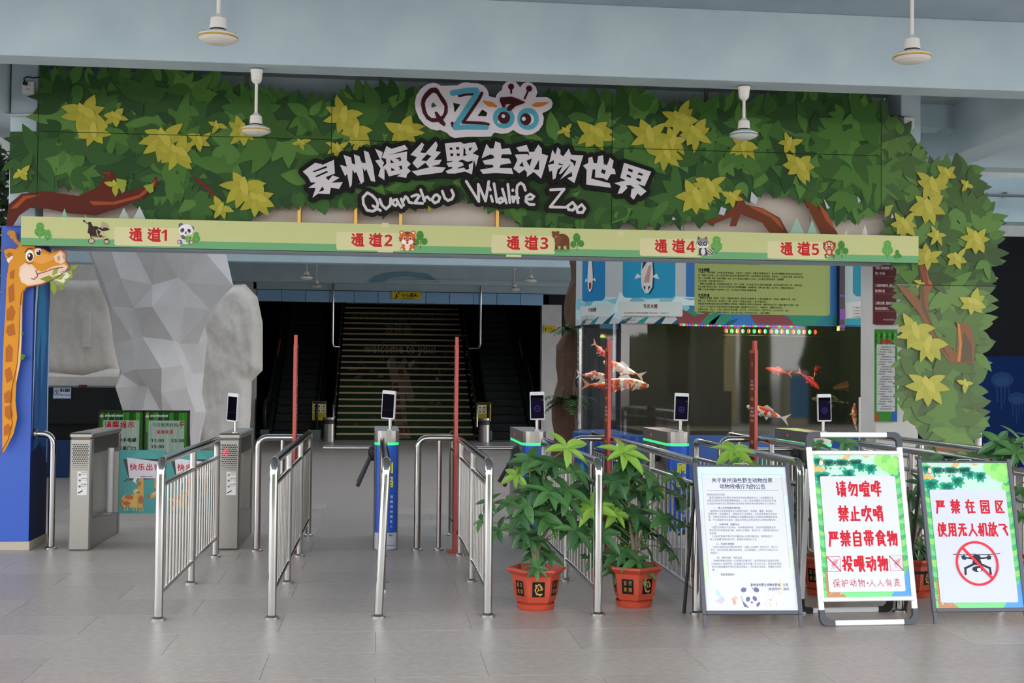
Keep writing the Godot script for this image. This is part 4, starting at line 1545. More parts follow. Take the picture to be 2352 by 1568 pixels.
	for k in 4:
		write(b, ["写皮光鲤是由写皮鲤与黄金鲤交配而成的品种，主要品种有", "白写类与黄金鲤交配而成的后代，是红白三色与黄金系统鲤交配的后代，", "体色光亮，十分美丽", "昭和写皮鲤与黄金鲤交配而产生的品种"][k], xb + (0.02 if k != 2 else -0.02), koi_y - 0.19 - k * 0.047, 0.024, 0.003, "a08a7a", 0.1, 0.021, 0.1)
		write(b, ["头部有一块红色圆斑，全身雪白", "丹顶锦鲤是头顶有红斑的锦鲤，", "以头部红斑圆整，体色洁白者", "为佳品"][k], c0 + 0.02, koi_y - 0.22 - k * 0.05, 0.024, 0.003, "a09a90", 0.1, 0.02, 0.1)
	# text panel
	var tx0: float = front0 + 4.170
	var tx1: float = front0 + 6.041
	var ty0: float = 2.453
	for e in [[1580, 742, "8a4a4e"], [1600, 742, "3a8f70"], [1640, 744, "3a8f70"], [1760, 742, "8a4a4e"], [1800, 744, "8a4a4e"], [1850, 742, "3a8f70"], [1890, 738, "2f8a8a"], [1905, 730, "2f7f8a"]]:
		var q := Vector2(front0 + (e[0] - 1574.0) / 172.0 + 4.054, by + 0.01)
		b.ink(e[2])
		strips(b, PackedVector2Array([q + Vector2(-0.12, 0), q + Vector2(0.16, 0), q + Vector2(0.3, 0.16), q + Vector2(0.08, 0.1), q + Vector2(-0.1, 0.2), q + Vector2(-0.2, 0.12)]), 0.0019 + 0.00003 * (e[0] % 7))
	panel.call(tx0, tx1, ty0, ty - 0.1, 0.05, "a7b46c", 0.002)
	var lh: float = 2.787 - 2.749
	var ink := "3c4426"
	write(b, "日本锦鲤", tx0 + 0.05, 3.063, 0.045, 0.003, "1c2010", 0.14, 0.036, 0.08)
	write(b, "生活环境", tx0 + 0.05, 2.722, 0.045, 0.003, "1c2010", 0.14, 0.036, 0.08)
	var lines := ["的改良体系进行的，后在日本发扬光大，最终形成独具特色的锦鲤文化", "人认为锦鲤过于强调红斑，在第二次世界大战期间不适合时局，因此才改称为锦鲤。"]
	for k in 2:
		write(b, lines[k], tx0 + 0.05, 3.186 - k * lh, 0.026, 0.003, ink, 0.1, 0.021, 0.12)
	lines = ["　锦鲤是一种彩色鲤鱼，因其鱼体表面色彩鲜艳，花色绚丽，故得其名，锦鲤是红色鲤鱼的变种，我国饲养红鲤作为观赏鱼在明代已非常普", "及，红鲤传入日本后，日本人在饲养过程中发现这种鲤鱼会发生色变，根据红鲤容易变异的特点，经过选种，人工改良为绯鲤，培育出许多新", "品种，初称色鲤，花鲤，后改称锦鲤，年间，日本贵族将这种锦鲤移入庭院中，成为皇族贵族的观赏鱼，因此锦鲤", "又称贵族鱼，被誉为水中的活宝石。", "　锦鲤在出现绯鲤浅黄，别光等品种的基础上，经进一步选育，到日本明治年间又培育出黄斑锦鲤，大正年间培育出大正三色，昭和年间还", "育出昭和三色等名贵品种，年日本又引进德国的无鳞革鲤和镜鲤，与锦鲤杂交，培育出德国黄金，德国红白，绿鲤等革鲤品系的", "锦鲤，日本饲养锦鲤有多年的历史，至今，至今已培养出多个品种的各色锦鲤。"]
	for k in lines.size():
		write(b, lines[k], tx0 + 0.05, 3.020 - k * lh, 0.026, 0.003, ink, 0.1, 0.021, 0.12)
	lines = ["　锦鲤鱼生性温和，喜群游，易饲养，对水温适应性强，可生活于度水温环境，最宜生长水温为度，杂食性，锦鲤个体较大，体长", "可达一米，重十千克以上，性成熟为二三龄，寿命长，平均约为六十岁，于每年四五月产卵。", "随水温的高低和饲料的丰歉能影响锦鲤的生长速度外，雌雄鱼的生长也有很大的差异，锦鲤体长达到以上，就可以说是相当大了，但最", "　在日本一次口评会上出现过体长达厘米的赤松叶锦鲤，比这更甚者有体长厘米，重达的记录，锦鲤的寿命很长，一", "般可达七十年，据记载，日本有一尾名叫花子的绯鲤，出生于年，死于年共活了年，体长七七厘米，体重为九千克，可称", "得上锦鲤群中的老寿星，锦鲤的年龄测定，与多数鱼类相同，测定鳞片的年轮数，即表示锦鲤的"]
	for k in lines.size():
		write(b, lines[k], tx0 + 0.05, 2.678 - k * lh, 0.026, 0.003, ink, 0.1, 0.021, 0.12)
	# right end: dark post and a second picture sheet
	part(ban, "print", bend(b, bp), M.print)
	var post := MB.new()
	post.box(Vector3(6.174, 2.9, -16.12), Vector3(0.075, 1.3, 0.1))
	var po := solo("banner_post", post, mat("251329", 0.4), "dark violet post between the two banner sheets", "post")
	for k in 3:
		var q := boxm(Vector3(6.174, [2.72, 2.47, 2.31][k], -16.066), Vector3(0.074, [0.025, 0.14, 0.04][k], 0.006))
		part(po, "violet_strip", q, mat("7a2a9a", 0.4))
	b = MB.new()
	b.ink("b9c9cb").flat(pts("6.227,3.420 6.654,3.429 6.655,2.334 6.229,2.329"), -16.14)
	b.ink("2f93a8").flat(pts("6.349,3.423 6.654,3.429 6.654,2.722 6.398,2.718 6.350,2.764"), -16.138)
	b.ink("ddd5c8").flat(pts("6.550,3.074 6.654,3.105 6.654,2.870 6.563,2.897"), -16.136)
	b.ink("d3d6d0").flat(pts("6.247,2.634 6.654,2.664 6.654,2.452 6.247,2.423"), -16.136)
	b.ink("3aa0ae").flat(pts("6.247,2.411 6.654,2.440 6.655,2.334 6.247,2.329"), -16.136)
	write(b, "红白", 6.532, 2.656, 0.05, -16.135, "8a5a3c", 0.12, 0.04, 0.1)
	for k in 4:
		write(b, "红白锦鲤是最具代表", 6.350, 2.577 - k * 0.04, 0.022, -16.135, "a08a7a", 0.1, 0.018, 0.1)
	var sheet := solo("side_banner", b, M.print, "second koi banner sheet right of the violet post", "banner")
	# coloured string lights along the lower banner edge and a second row inside the tank
	var lights := thing("light_string", "string of small red, green and blue lights under the banner", "string lights", Vector3.ZERO, 0.0)
	var wire := MB.new()
	wire.tube([Vector3(3.971, by - 0.012, TANK_Z + 0.04), Vector3(5.587, by - 0.012, TANK_Z + 0.04)], 0.004, 6)
	part(lights, "wire", wire, M.black)
	var bulb := MB.new()
	bulb.ball(Vector3.ZERO, Vector3(0.02, 0.012, 0.012), 5, 8)
	var bm := bulb.mesh()
	var glow := {}
	for h in ["ff2a3c", "30ff70", "4a50ff", "ff4a20"]:
		var m := mat(h, 0.4)
		m.emission_enabled = true
		m.emission = Color.html(h)
		m.emission_energy_multiplier = 0.32
		glow[h] = m
	for k in 40:
		var o := part(lights, "light_bulb", bm, glow[["ff2a3c", "30ff70", "ff2a3c", "4a50ff"][k % 4]])
		o.position = Vector3(lerp(3.983, 5.575, k / 39.0), by - 0.014, TANK_Z + 0.05)
	var inner := thing("tank_light_row", "row of red and green lamps glowing inside the top of the tank", "string lights", Vector3.ZERO, 0.0)
	wire = MB.new()
	wire.tube([Vector3(4.4, 2.2, -17.0), Vector3(6.5, 2.2, -17.0)], 0.006, 6)
	part(inner, "wire", wire, M.black)
	bulb = MB.new()
	bulb.ball(Vector3.ZERO, Vector3(0.022, 0.032, 0.022), 6, 10)
	bm = bulb.mesh()
	for k in 18:
		var h: String = ["ff4a20", "30ff70"][k % 2]
		var x: float = lerp(4.842, 6.137, k / 16.0) if k < 17 else 6.969
		var o := part(inner, "light_bulb", bm, glow[h])
		o.position = Vector3(x, 2.263, -17.0)
		if k % 4 == 1 or k == 17:
			var l := OmniLight3D.new()
			l.light_color = Color.html("60ff80")
			l.light_energy = 0.035
			l.omni_range = 8.0
			l.light_size = 0.02
			l.shadow_enabled = true
			l.position = o.position + Vector3(0, 0, 0)
			add_child(l)
		elif k % 4 == 2:
			var l := OmniLight3D.new()
			l.light_color = Color.html("ff6a40")
			l.light_energy = 0.035
			l.omni_range = 8.0
			l.light_size = 0.02
			l.shadow_enabled = true
			l.position = o.position
			add_child(l)
	# added unseen lamp strip at the left corner that brightens the near fish
	var strip := boxm(Vector3.ZERO, Vector3(0.5, 0.02, 0.05), 0.004)
	var lm := mat("ffe0d0", 0.4)
	lm.emission_enabled = true
	lm.emission = Color.html("ffdcc8")
	lm.emission_energy_multiplier = 0.3
	var ls := solo("added_lamp_strip", strip, lm, "added short lamp strip hidden under the canopy to brighten the fish", "lamp", Vector3(3.6, 2.43, -17.0))
	var al := AreaLight3D.new()  # light of the added strip, brightens the koi
	al.area_size = Vector2(0.5, 0.05)
	al.light_color = Color.html("ffdcc8")
	al.light_energy = 0.5
	al.area_range = 10.0
	al.shadow_enabled = true
	al.position = Vector3(3.6, 2.415, -17.0)
	al.rotation.x = -PI / 2
	add_child(al)
	# koi
	var white_red := ["e4d8c8", "d2531f", "d9c9bd"]
	var orange := ["d2531f", "c9481a", "c77a4a"]
	var pale := ["d9d2b8", "d2531f", "c9c2b0"]
	var red := ["c8353a", "b52a34", "b5454a"]
	koi("koi", "pinkish koi turning away at the top left of the tank", Vector3(2.993, 1.952, -16.7), 0.34, 0.6, -0.5, 0.5, ["f0b0a8", "e04a40", "e8a8a0"], 1)
	koi("koi", "red and white koi swimming down to the left with its tail raised", Vector3(3.311, 1.725, -16.9), 0.5, PI - 0.3, 0.35, 0.5, white_red, 2)
	koi("koi", "long cream koi with orange saddles pointing right", Vector3(3.370, 1.516, -16.7), 0.6, -0.1, -0.12, 0.1, pale, 3)
	koi("koi", "small orange-headed white koi at the left glass corner", Vector3(2.958, 1.619, -16.9), 0.36, -0.5, -0.05, 0.2, white_red, 4)
	koi("koi", "deep orange koi below the cream one", Vector3(3.204, 1.476, -17.1), 0.55, -0.1, -0.05, 0.0, orange, 5)
	koi("koi", "white koi with red back patches right of the second red post", Vector3(5.310, 1.136, -16.7), 0.52, PI - 0.1, 0.3, 0.3, ["e6ddd4", "d8402a", "dccac4"], 6)
	koi("koi", "small koi hanging head up near the right end", Vector3(6.628, 1.086, -16.8), 0.36, 1.2, 1.3, 0.2, white_red, 7)
	koi("koi", "dim red koi in the middle of the tank", Vector3(6.302, 1.733, -17.4), 0.34, 0.9, 0.2, 0.3, red, 8)
	koi("koi", "dim red koi diving below the green lamps", Vector3(6.211, 1.568, -17.4), 0.34, -0.6, -0.7, 0.3, red, 9)
	koi("koi", "dim red koi half behind the bright reflection", Vector3(5.777, 1.716, -17.6), 0.34, PI, 0.2, 0.2, red, 10)
	koi("koi", "large brown koi deep at the right end", Vector3(6.930, 1.510, -17.6), 0.62, PI, -0.15, 0.1, ["6a4a36", "7a4a30", "6a4a3a"], 11)
	koi("koi", "dark yellow koi behind the fourth screen", Vector3(6.567, 1.284, -17.6), 0.5, PI - 0.3, 0.1, 0.2, ["6a6040", "2a2a22", "5a523c"], 12)
	# pillar with notices right of the tank
	structure("wall_right_pier", boxm(Vector3(5.33, 1.85, -12.55), Vector3(0.46, 3.7, 0.4), 0.005), M.white_wall, "white pier behind the right leaf panel")
	solo("white_board", boxm(Vector3(5.412, 0.7, -13.2), Vector3(0.3, 1.4, 0.02), 0.004), mat("d8d5d0", 0.6), "plain white board standing left of the pier", "board")
	var sg := thing("entry_notice", "dark red visitor notice board at the top of the white pier", "sign", Vector3(5.186, 2.523, -12.32))
	part(sg, "board", boxm(Vector3.ZERO, Vector3(0.25, 0.72, 0.02), 0.003), mat("5e1d26", 0.4))
	b = MB.new()
	var ly := 0.24
	for tline in [["1.园区门票仅限使用一次", "禁止二次入园；", ""], ["2.为保护动物环境，园区", "禁止带宠入园；", ""], ["3.为防止危险，园区内", "禁止私自攀爬采摘。", ""]]:
		for q in tline:
			if q != "":
				write(b, q, -0.105, ly, 0.03, 0.0115, "d9c9c9", 0.11, 0.0155, 0.1)
				ly -= 0.056
		b.ink("9a6a6a").flat(round_rect(-0.11, ly + 0.008, 0.22, 0.004, 0.0), 0.0115)
		ly -= 0.07
	write(b, "泉州海丝野生动物世界 宣", -0.02, -0.3, 0.018, 0.0115, "b99a9a", 0.1, 0.0105, 0.05)
	part(sg, "print", b, M.print)
	sg = thing("rules_poster", "tall green bordered visitor rules poster on the white pier", "poster", Vector3(5.196, 1.638, -12.32))
	part(sg, "board", boxm(Vector3.ZERO, Vector3(0.25, 0.96, 0.016), 0.003), mat("b9bcb6", 0.5))
	b = MB.new()
	b.ink("3c8a35").flat(round_rect(-0.122, -0.475, 0.244, 0.95, 0.002), 0.0085)
	for k in 24:
		var q := Vector2(-0.11 + (k % 8) * 0.03, 0.46 - 0.05 * int(k / 8.0))
		b.ink(["2a6a2a", "57a040", "1f5522", "7ab050"][k % 4]).flat(PackedVector2Array([q, q + Vector2(0.02, -0.06), q + Vector2(-0.012, -0.075)]), 0.0088)
	b.ink("c7c8ca").flat(round_rect(-0.098, -0.37, 0.196, 0.69, 0.005), 0.0091)
	b.ink("2f62b0").flat(pts("0.05,-0.47 0.12,-0.47 0.12,-0.36 0.07,-0.38"), 0.0089)
	b.ink("9a5a30").flat(pts("-0.12,-0.47 -0.06,-0.47 -0.07,-0.4 -0.12,-0.38"), 0.0089)
	write_mid(b, "游园须知", 0.0, 0.375, 0.044, 0.0095, "b8342c", 0.14, 0.022, 0.25)
	for k in 26:
		var s: String = ["一、请按秩序排队入园，严禁", "二、请自觉保护园区环境", "不要投喂动物，注意安全，", "请勿攀爬栏杆，"][k % 4]
		write(b, s, -0.09 + (0.012 if k % 2 == 0 else 0.0), 0.3 - k * 0.0255, 0.014, 0.0095, "5a5d60", 0.12, 0.0125, 0.1)
	part(sg, "print", b, M.print)

# one pointed leaf, bent like a blade; root at p
func leaf_shape(p: Vector2, ang: float, len_: float, wid: float, curve: float) -> PackedVector2Array:
	var o := PackedVector2Array()
	var l := []
	var r := []
	for i in 7:
		var t := i / 6.0
		var w := wid * pow(sin(PI * pow(t, 0.75)), 0.9) * 0.5
		if i == 0 or i == 6:
			w = 0.0
		var q := Vector2(t * len_, curve * len_ * t * t)
		l.append(q + Vector2(-curve * t, 1.0).normalized() * w)
		r.append(q - Vector2(-curve * t, 1.0).normalized() * w)
	for q in l:
		o.append(p + q.rotated(ang))
	for i in range(5, 0, -1):
		o.append(p + r[i].rotated(ang))
	return o

func make_arch():
	var d := 11.45
	var outline := pts("-3.310,3.736 -3.073,3.744 -3.056,4.243 -2.266,4.283 -1.571,4.275 -1.336,4.164 -0.944,4.137 -0.629,4.115 -0.557,4.029 -0.450,4.081 -0.194,4.202 0.206,4.196 0.489,4.104 1.302,4.130 1.650,4.175 1.836,4.210 2.459,4.243 2.565,4.151 2.754,4.116 2.964,4.164 3.388,4.232 3.622,4.165 3.772,4.274 4.029,4.337 4.461,4.339 4.731,4.243 4.818,4.119 4.975,4.039 5.050,3.894 5.168,3.813 5.194,3.644 5.697,3.671 5.767,3.448 5.873,3.280 5.953,3.112 5.961,2.879 5.899,2.688 5.845,2.517 5.809,2.158 5.827,1.947 5.773,1.652 5.751,1.399 5.764,1.210 5.693,0.916 5.268,0.915 5.237,1.061 5.072,1.227 5.006,1.456 4.985,1.686 5.028,1.896 5.028,2.147 4.985,2.356 4.976,2.565 4.967,2.901 4.897,3.026 4.941,3.195 4.810,3.276 4.614,3.208 4.463,3.121 4.269,3.179 4.118,3.259 3.946,3.339 3.646,3.373 3.391,3.283 3.201,3.175 3.075,3.069 2.801,3.104 2.551,3.036 2.300,3.072 2.135,2.998 1.361,2.981 1.311,3.070 1.148,3.127 0.862,3.242 0.700,3.298 0.579,3.235 0.258,3.166 -0.061,3.126 -0.299,3.153 -0.536,3.115 -0.734,3.174 -0.930,3.138 -1.124,3.061 -1.288,3.042 -1.299,2.998 -2.071,2.992 -2.111,3.109 -2.017,3.230 -2.248,3.264 -2.478,3.356 -2.591,3.274 -2.781,3.297 -2.913,3.266 -3.005,3.146 -3.156,3.201 -3.298,3.178")
	outline = MB.tidy(outline)
	var xs := [-9.0, -3.062, -0.460, 2.152, 4.783, 9.0]
	var yh: float = 3.746
	var yc: float = 2.509
	var boxes := []
	for i in 5:
		var cut := yh
		if i == 0:
			boxes.append([xs[0], xs[1], -1.0, 9.0])
			continue
		if i == 4:
			cut = yc
		boxes.append([xs[i], xs[i + 1], cut, 9.0])
		boxes.append([xs[i], xs[i + 1], -1.0, cut])
	var panels := []
	var rects := []
	for e in boxes:
		panels.append(MB.new())
		rects.append(PackedVector2Array([Vector2(e[0] + 0.003, e[2] + 0.003), Vector2(e[1] - 0.003, e[2] + 0.003), Vector2(e[1] - 0.003, min(e[3], 4.43) - 0.003), Vector2(e[0] + 0.003, min(e[3], 4.43) - 0.003)]))
	var put := func(q: PackedVector2Array, z: float, hex: String, back: float):
		var lo := Vector2(1e9, 1e9)
		var hi := -lo
		for p in q:
			lo = lo.min(p)
			hi = hi.max(p)
		for i in boxes.size():
			var e: Array = boxes[i]
			if hi.x < e[0] or lo.x > e[1] or hi.y < e[2] or lo.y > e[3]:
				continue
			var cut := Geometry2D.intersect_polygons(q, rects[i])
			for r in cut:
				var b: MB = panels[i]
				b.ink(hex)
				# the colours of the right column boards are mixed paler than the rest
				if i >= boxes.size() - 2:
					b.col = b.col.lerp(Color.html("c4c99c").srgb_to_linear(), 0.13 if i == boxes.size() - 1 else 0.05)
				if back > 0.0:
					b.plate(r, z - back, z)
				else:
					b.flat(r, z)
	var rng := RandomNumberGenerator.new()
	rng.seed = 11
	var px := 1.0 / 248.0
	put.call(outline, 0.0, "30502a", 0.012)
	# leaves along the cut edge of the boards
	var edge := 0
	var tones := ["30502a", "3c622e", "294724", "44702f", "365a2c"]
	for i in outline.size():
		var a := outline[i]
		var b := outline[(i + 1) % outline.size()]
		var t := (b - a)
		var len_ := t.length()
		if len_ < 0.02:
			continue
		t /= len_
		var out := Vector2(t.y, -t.x)
		var mid := (a + b) / 2
		if mid.x < xs[1] + 0.02 and mid.y > 2.9:
			continue
		var steps := int(len_ / 0.085) + 1
		for k in steps:
			var p: Vector2 = a.lerp(b, (k + rng.randf()) / steps)
			var dirv := (out + t * rng.randf_range(-0.7, 0.7))
			if out.y > 0.5:
				dirv = Vector2(rng.randf_range(-0.35, 0.45), 1.0)
			elif out.y < -0.5:
				dirv = Vector2(rng.randf_range(-0.4, 0.7), -1.0)
			var q := leaf_shape(p - dirv.normalized() * 0.09, dirv.angle(), rng.randf_range(0.16, 0.24) * (0.72 if out.y < -0.5 else 1.0), rng.randf_range(0.08, 0.12), rng.randf_range(-0.3, 0.3))
			edge += 1
			put.call(q, 0.0002 + 0.000008 * edge, tones[rng.randi() % 5], 0.01)
	# printed leaf clusters
	var lo := Vector2(1e9, 1e9)
	var hi := -lo
	for p in outline:
		lo = lo.min(p)
		hi = hi.max(p)
	var count := 0
	var serial := 0
	while count < 470:
		var p := Vector2(rng.randf_range(lo.x, hi.x), rng.randf_range(lo.y, hi.y))
		if not Geometry2D.is_point_in_polygon(p, outline):
			continue
		var near := 1e9
		for i in outline.size():
			near = min(near, Geometry2D.get_closest_point_to_segment(p, outline[i], outline[(i + 1) % outline.size()]).distance_to(p))
		if near < 0.07:
			continue
		count += 1
		var tone := rng.randi() % 6
		var hex: String = ["2a4526", "345629", "3d632c", "476f31", "527a38", "385a2a"][tone]
		var base := rng.randf() * TAU
		var leaves := rng.randi_range(1, 5)
		var size := min(rng.randf_range(0.17, 0.35), near + 0.11)
		for k in leaves:
			var ang := base + (k - leaves * 0.5) * rng.randf_range(0.6, 0.95)
			put.call(leaf_shape(p, ang, size * rng.randf_range(0.75, 1.1), size * rng.randf_range(0.34, 0.5), rng.randf_range(-0.35, 0.35)), 0.0040 + 0.000006 * serial, hex, 0.0)
			serial += 1
	# branches
	var zb := 0.0135
	for e in [["5a251c", "-3.319,2.885 -3.304,3.080 -3.193,3.181 -2.968,3.206 -2.703,3.173 -2.534,3.256 -2.460,3.376 -2.510,3.406 -2.403,3.397 -2.344,3.300 -2.361,3.202 -2.247,3.224 -2.076,3.288 -2.020,3.376 -2.011,3.289 -2.131,3.168 -2.359,3.064 -2.548,3.000 -2.776,3.015 -2.965,3.049 -3.116,3.054 -3.208,2.985 -3.263,2.887"],
		["9a4a26", "-3.288,3.042 -3.174,3.162 -3.024,3.177 -3.155,3.131 -3.228,3.051"], ["9a4a26", "-2.607,3.129 -2.398,3.126 -2.170,3.195 -2.027,3.340 -2.034,3.277 -2.170,3.167 -2.379,3.103 -2.569,3.090"], ["7a3420", "-2.525,3.398 -2.422,3.393 -2.484,3.257 -2.441,3.369"],
		["6a2a1e", "-1.712,3.376 -1.634,3.351 -1.555,3.281 -1.437,3.145 -1.495,3.172 -1.594,3.272"],
		["6d3520", "3.054,3.076 3.223,3.134 3.349,3.241 3.391,3.366 3.443,3.243 3.604,3.214 3.775,3.126 3.870,2.962 3.690,2.958 3.605,3.072 3.392,3.151 3.350,3.033 3.287,3.032 3.307,3.124 3.096,3.036"],
		["9a5230", "3.455,3.235 3.613,3.206 3.767,3.109 3.818,3.002 3.690,3.124 3.583,3.172"],
		["6d3520", "4.010,3.319 4.161,3.219 4.269,3.117 4.355,2.972 4.183,2.968 4.109,3.113"], ["9a5230", "4.139,3.293 4.247,3.179 4.325,3.013 4.226,3.116"],
		["7a3a28", "5.150,2.737 5.225,2.738 5.247,2.570 5.299,2.508 5.247,2.402 5.255,2.234 5.334,2.025 5.531,1.859 5.554,2.154 5.664,2.135 5.721,1.946 5.707,1.756 5.465,1.766 5.356,1.899 5.159,2.233 4.984,2.440 4.941,2.502 5.050,2.474 5.168,2.359 5.168,2.569"],
		["4a2a26", "5.159,2.695 5.203,2.527 5.212,2.317 5.334,2.025 5.487,1.775 5.378,1.900 5.181,2.296"], ["4a2a26", "5.606,2.071 5.685,1.945 5.694,1.769 5.575,1.767"], ["c07038", "5.540,2.154 5.567,2.133 5.589,1.944 5.571,1.776 5.544,1.776 5.562,1.944"], ["b05a38", "5.225,2.717 5.255,2.570 5.299,2.508 5.255,2.507"],
		["7a3a28", "5.290,0.986 5.684,0.971 5.662,0.912 5.333,0.911"]]:
		zb += 0.0002
		put.call(pts(e[1]), zb, e[0], 0.0)
	# white tears between the leaves
	for e in ["3.497,3.369 3.561,3.308 3.540,3.245 3.485,3.277", "4.204,3.324 4.268,3.229 4.238,3.220", "4.541,3.353 4.575,3.304 4.549,3.287", "3.201,3.217 3.256,3.197 3.231,3.134 3.180,3.146", "2.738,3.111 2.768,3.086 2.726,3.077", "4.888,3.194 4.906,3.152 4.875,3.143"]:
		put.call(pts(e), zb + 0.0002, "b9b6be", 0.0)
	# yellow leaf clusters
	var spots := [Vector2(-2.660, 3.922), 50, Vector2(-2.581, 3.767), 40, Vector2(-2.393, 3.899), 28, Vector2(-1.968, 3.714), 50, Vector2(-1.839, 3.591), 42, Vector2(-1.647, 3.708), 28, Vector2(-1.498, 3.847), 22, Vector2(-1.264, 3.807), 36, Vector2(-0.742, 3.710), 22, Vector2(-1.245, 3.289), 48, Vector2(-1.126, 3.181), 42, Vector2(-1.444, 3.094), 28, Vector2(-0.350, 3.976), 46, Vector2(-0.237, 3.838), 40, Vector2(-0.405, 3.672), 26, Vector2(0.202, 3.851), 44, Vector2(1.702, 3.897), 22, Vector2(1.987, 3.885), 44, Vector2(2.504, 3.880), 48, Vector2(2.664, 3.720), 42, Vector2(2.796, 4.047), 44, Vector2(2.944, 3.914), 42, Vector2(2.734, 3.825), 36, Vector2(3.423, 3.804), 36, Vector2(3.867, 3.846), 30, Vector2(3.966, 3.632), 42, Vector2(2.960, 3.306), 48, Vector2(3.086, 3.408), 40, Vector2(3.306, 3.314), 28, Vector2(5.291, 3.478), 44, Vector2(5.432, 3.596), 30, Vector2(5.238, 3.265), 46, Vector2(5.731, 2.968), 40, Vector2(5.532, 2.778), 30, Vector2(5.238, 2.789), 36, Vector2(5.006, 3.091), 36, Vector2(5.635, 3.487), 22, Vector2(5.335, 2.993), 26, Vector2(5.115, 2.064), 46, Vector2(5.246, 1.940), 46, Vector2(5.238, 1.542), 50, Vector2(5.695, 2.346), 36, Vector2(5.619, 1.566), 24, Vector2(-3.197, 3.364), 24, Vector2(-2.382, 3.280), 24, Vector2(0.439, 3.171), 20, Vector2(-0.227, 3.718), 22, Vector2(5.159, 2.527), 16]
	for i in range(0, spots.size(), 2):
		var p: Vector2 = spots[i]
		var s: float = spots[i + 1] * px
		var leaves := 7 if s > 0.14 else (5 if s > 0.1 else 3)
		var base := -PI / 2 + rng.randf_range(-0.6, 0.6)
		for k in leaves:
			var ang := base + TAU * 0.82 * (k - (leaves - 1) * 0.5) / leaves
			var q := leaf_shape(p, ang, s * rng.randf_range(0.85, 1.15), s * rng.randf_range(0.42, 0.58), rng.randf_range(-0.3, 0.3))
			put.call(q, 0.0175 + 0.00001 * (k + 9 * i), ["a8a23a", "a09a35"][k % 2], 0.0)
		put.call(leaf_shape(p - Vector2(0, -0.25 * s), base + 0.3, s * 0.7, s * 0.4, 0.2), 0.0235 + 0.00002 * i, "b6ae48", 0.0)
		put.call(leaf_shape(p, base + PI + 0.4, s * 0.5, s * 0.34, -0.2), 0.0235 + 0.00002 * i + 0.00001, "b6ae48", 0.0)
	# a green striped leaf or two near the branch
	for e in ["-2.371,3.339 -2.279,3.322 -2.293,3.223 -2.316,3.203 -2.363,3.280", "-2.133,3.274 -2.049,3.300 -2.040,3.229 -2.075,3.209", "4.810,3.255 4.897,3.278 4.853,3.172 4.810,3.150"]:
		put.call(pts(e), 0.0265, "8a9a3a", 0.0)
	var t := thing("leaf_arch", "painted cut-out arch of green and yellow leaves with brown branches", "mural", Vector3(0, 0, -d))
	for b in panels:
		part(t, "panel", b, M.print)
	# cream boards behind the leaves, brass posts, small painted peaks
	var cb := MB.new()
	var x := -3.050
	var seams := [-1.319, -0.231, 1.517, 2.885, 4.135, 5.014]
	var cream := thing("cream_backing", "row of cream backing boards showing under the leaf arch", "board", Vector3(0, 0, -11.62))
	for s in seams:
		part(cream, "board", boxm(Vector3((x + s) / 2, 3.15, 0), Vector3(s - x - 0.004, 0.72, 0.02), 0.002), grain("c9bbae", "d3c6b9", 0.6, 0.01, 0.7, 51, 0.0, 3))
		x = s
	var ups := [Vector2(-0.746, 3.105), "left of the word Quanzhou", Vector2(-0.231, 3.077), "under the letter Q of Quanzhou", Vector2(0.180, 3.046), "under the end of Quanzhou", Vector2(1.080, 3.107), "under the word Wildlife", Vector2(2.022, 3.006), "right of the word Zoo"]
	for i in range(0, ups.size(), 2):
		var p: Vector2 = ups[i]
		solo("brass_upright", up_rod(p.x), mat("c29a4e", 0.35, 0.7), "slim brass upright behind the channel board, " + ups[i + 1], "post", Vector3.ZERO, "brass uprights")
	var peaks := [["a9b8ae", "-2.347,2.971 -2.288,3.067 -2.218,2.974"], ["b3beb6", "-2.222,2.974 -2.151,3.082 -2.077,2.970"], ["8fc0a2", "-2.835,2.980 -2.802,3.047 -2.763,2.977"], ["8fc0a2", "-2.635,2.973 -2.616,2.996 -2.593,2.973"], ["93b3a2", "3.815,2.934 3.916,3.123 4.006,2.980 4.066,3.102 4.152,2.929"], ["c6c6bc", "4.358,2.925 4.401,3.022 4.444,2.927"], ["c6c6bc", "4.530,2.920 4.586,3.072 4.642,2.923"]]
	var where := ["by the stroller picture, left one", "by the stroller picture, right one", "above the leftmost tree picture", "the tiniest one", "of two joined peaks above channel five", "low pale one near the right end", "tall pale one near the right end"]
	for i in peaks.size():
		var b := MB.new()
		var q := pts(peaks[i][1])
		for j in q.size():
			if q[j].y < 2.99:
				q[j].y -= 0.04
		b.ink(peaks[i][0]).plate(q, -0.01, 0.0)
		solo("mountain_cutout", b, M.print, "small cut-out mountain on the channel board, " + where[i], "cutout", Vector3(0, 0, -11.361), "mountain cut-outs")
	# steel hangers
	var hang := [[Vector2(-1.265, 4.358), "left of the first fan"], [Vector2(0.923, 4.393), "behind the round letter sign"], [Vector2(3.137, 4.307), "left of the second fan"]]
	for e in hang:
		var p: Vector2 = e[0]
		solo("steel_hanger", boxm(Vector3(p.x, 4.18, -11.75), Vector3(0.035, 0.52, 0.035), 0.003), mat("6f6d69", 0.5, 0.6), "grey steel hanger above the leaves, " + e[1], "bracket", Vector3.ZERO, "steel hangers")
	make_logo()
	make_letters()
	# sockets and wires
	socket(Vector3(-3.193, 4.167, -11.59), "white wall socket with a black plug on the left pillar", true)
	socket(Vector3(5.116, 4.104, -11.59), "white wall socket on the right pillar", false)
	var b := MB.new()
	b.tube([Vector3(-3.542, 3.964, -11.0), Vector3(-3.382, 3.914, -11.57), Vector3(-3.276, 3.913, -11.57), Vector3(-3.098, 3.927, -11.57)], 0.012, 8)
	solo("cable_duct", b, mat("b9c2c4", 0.6), "thin pale cable duct across the left pillar", "pipe")

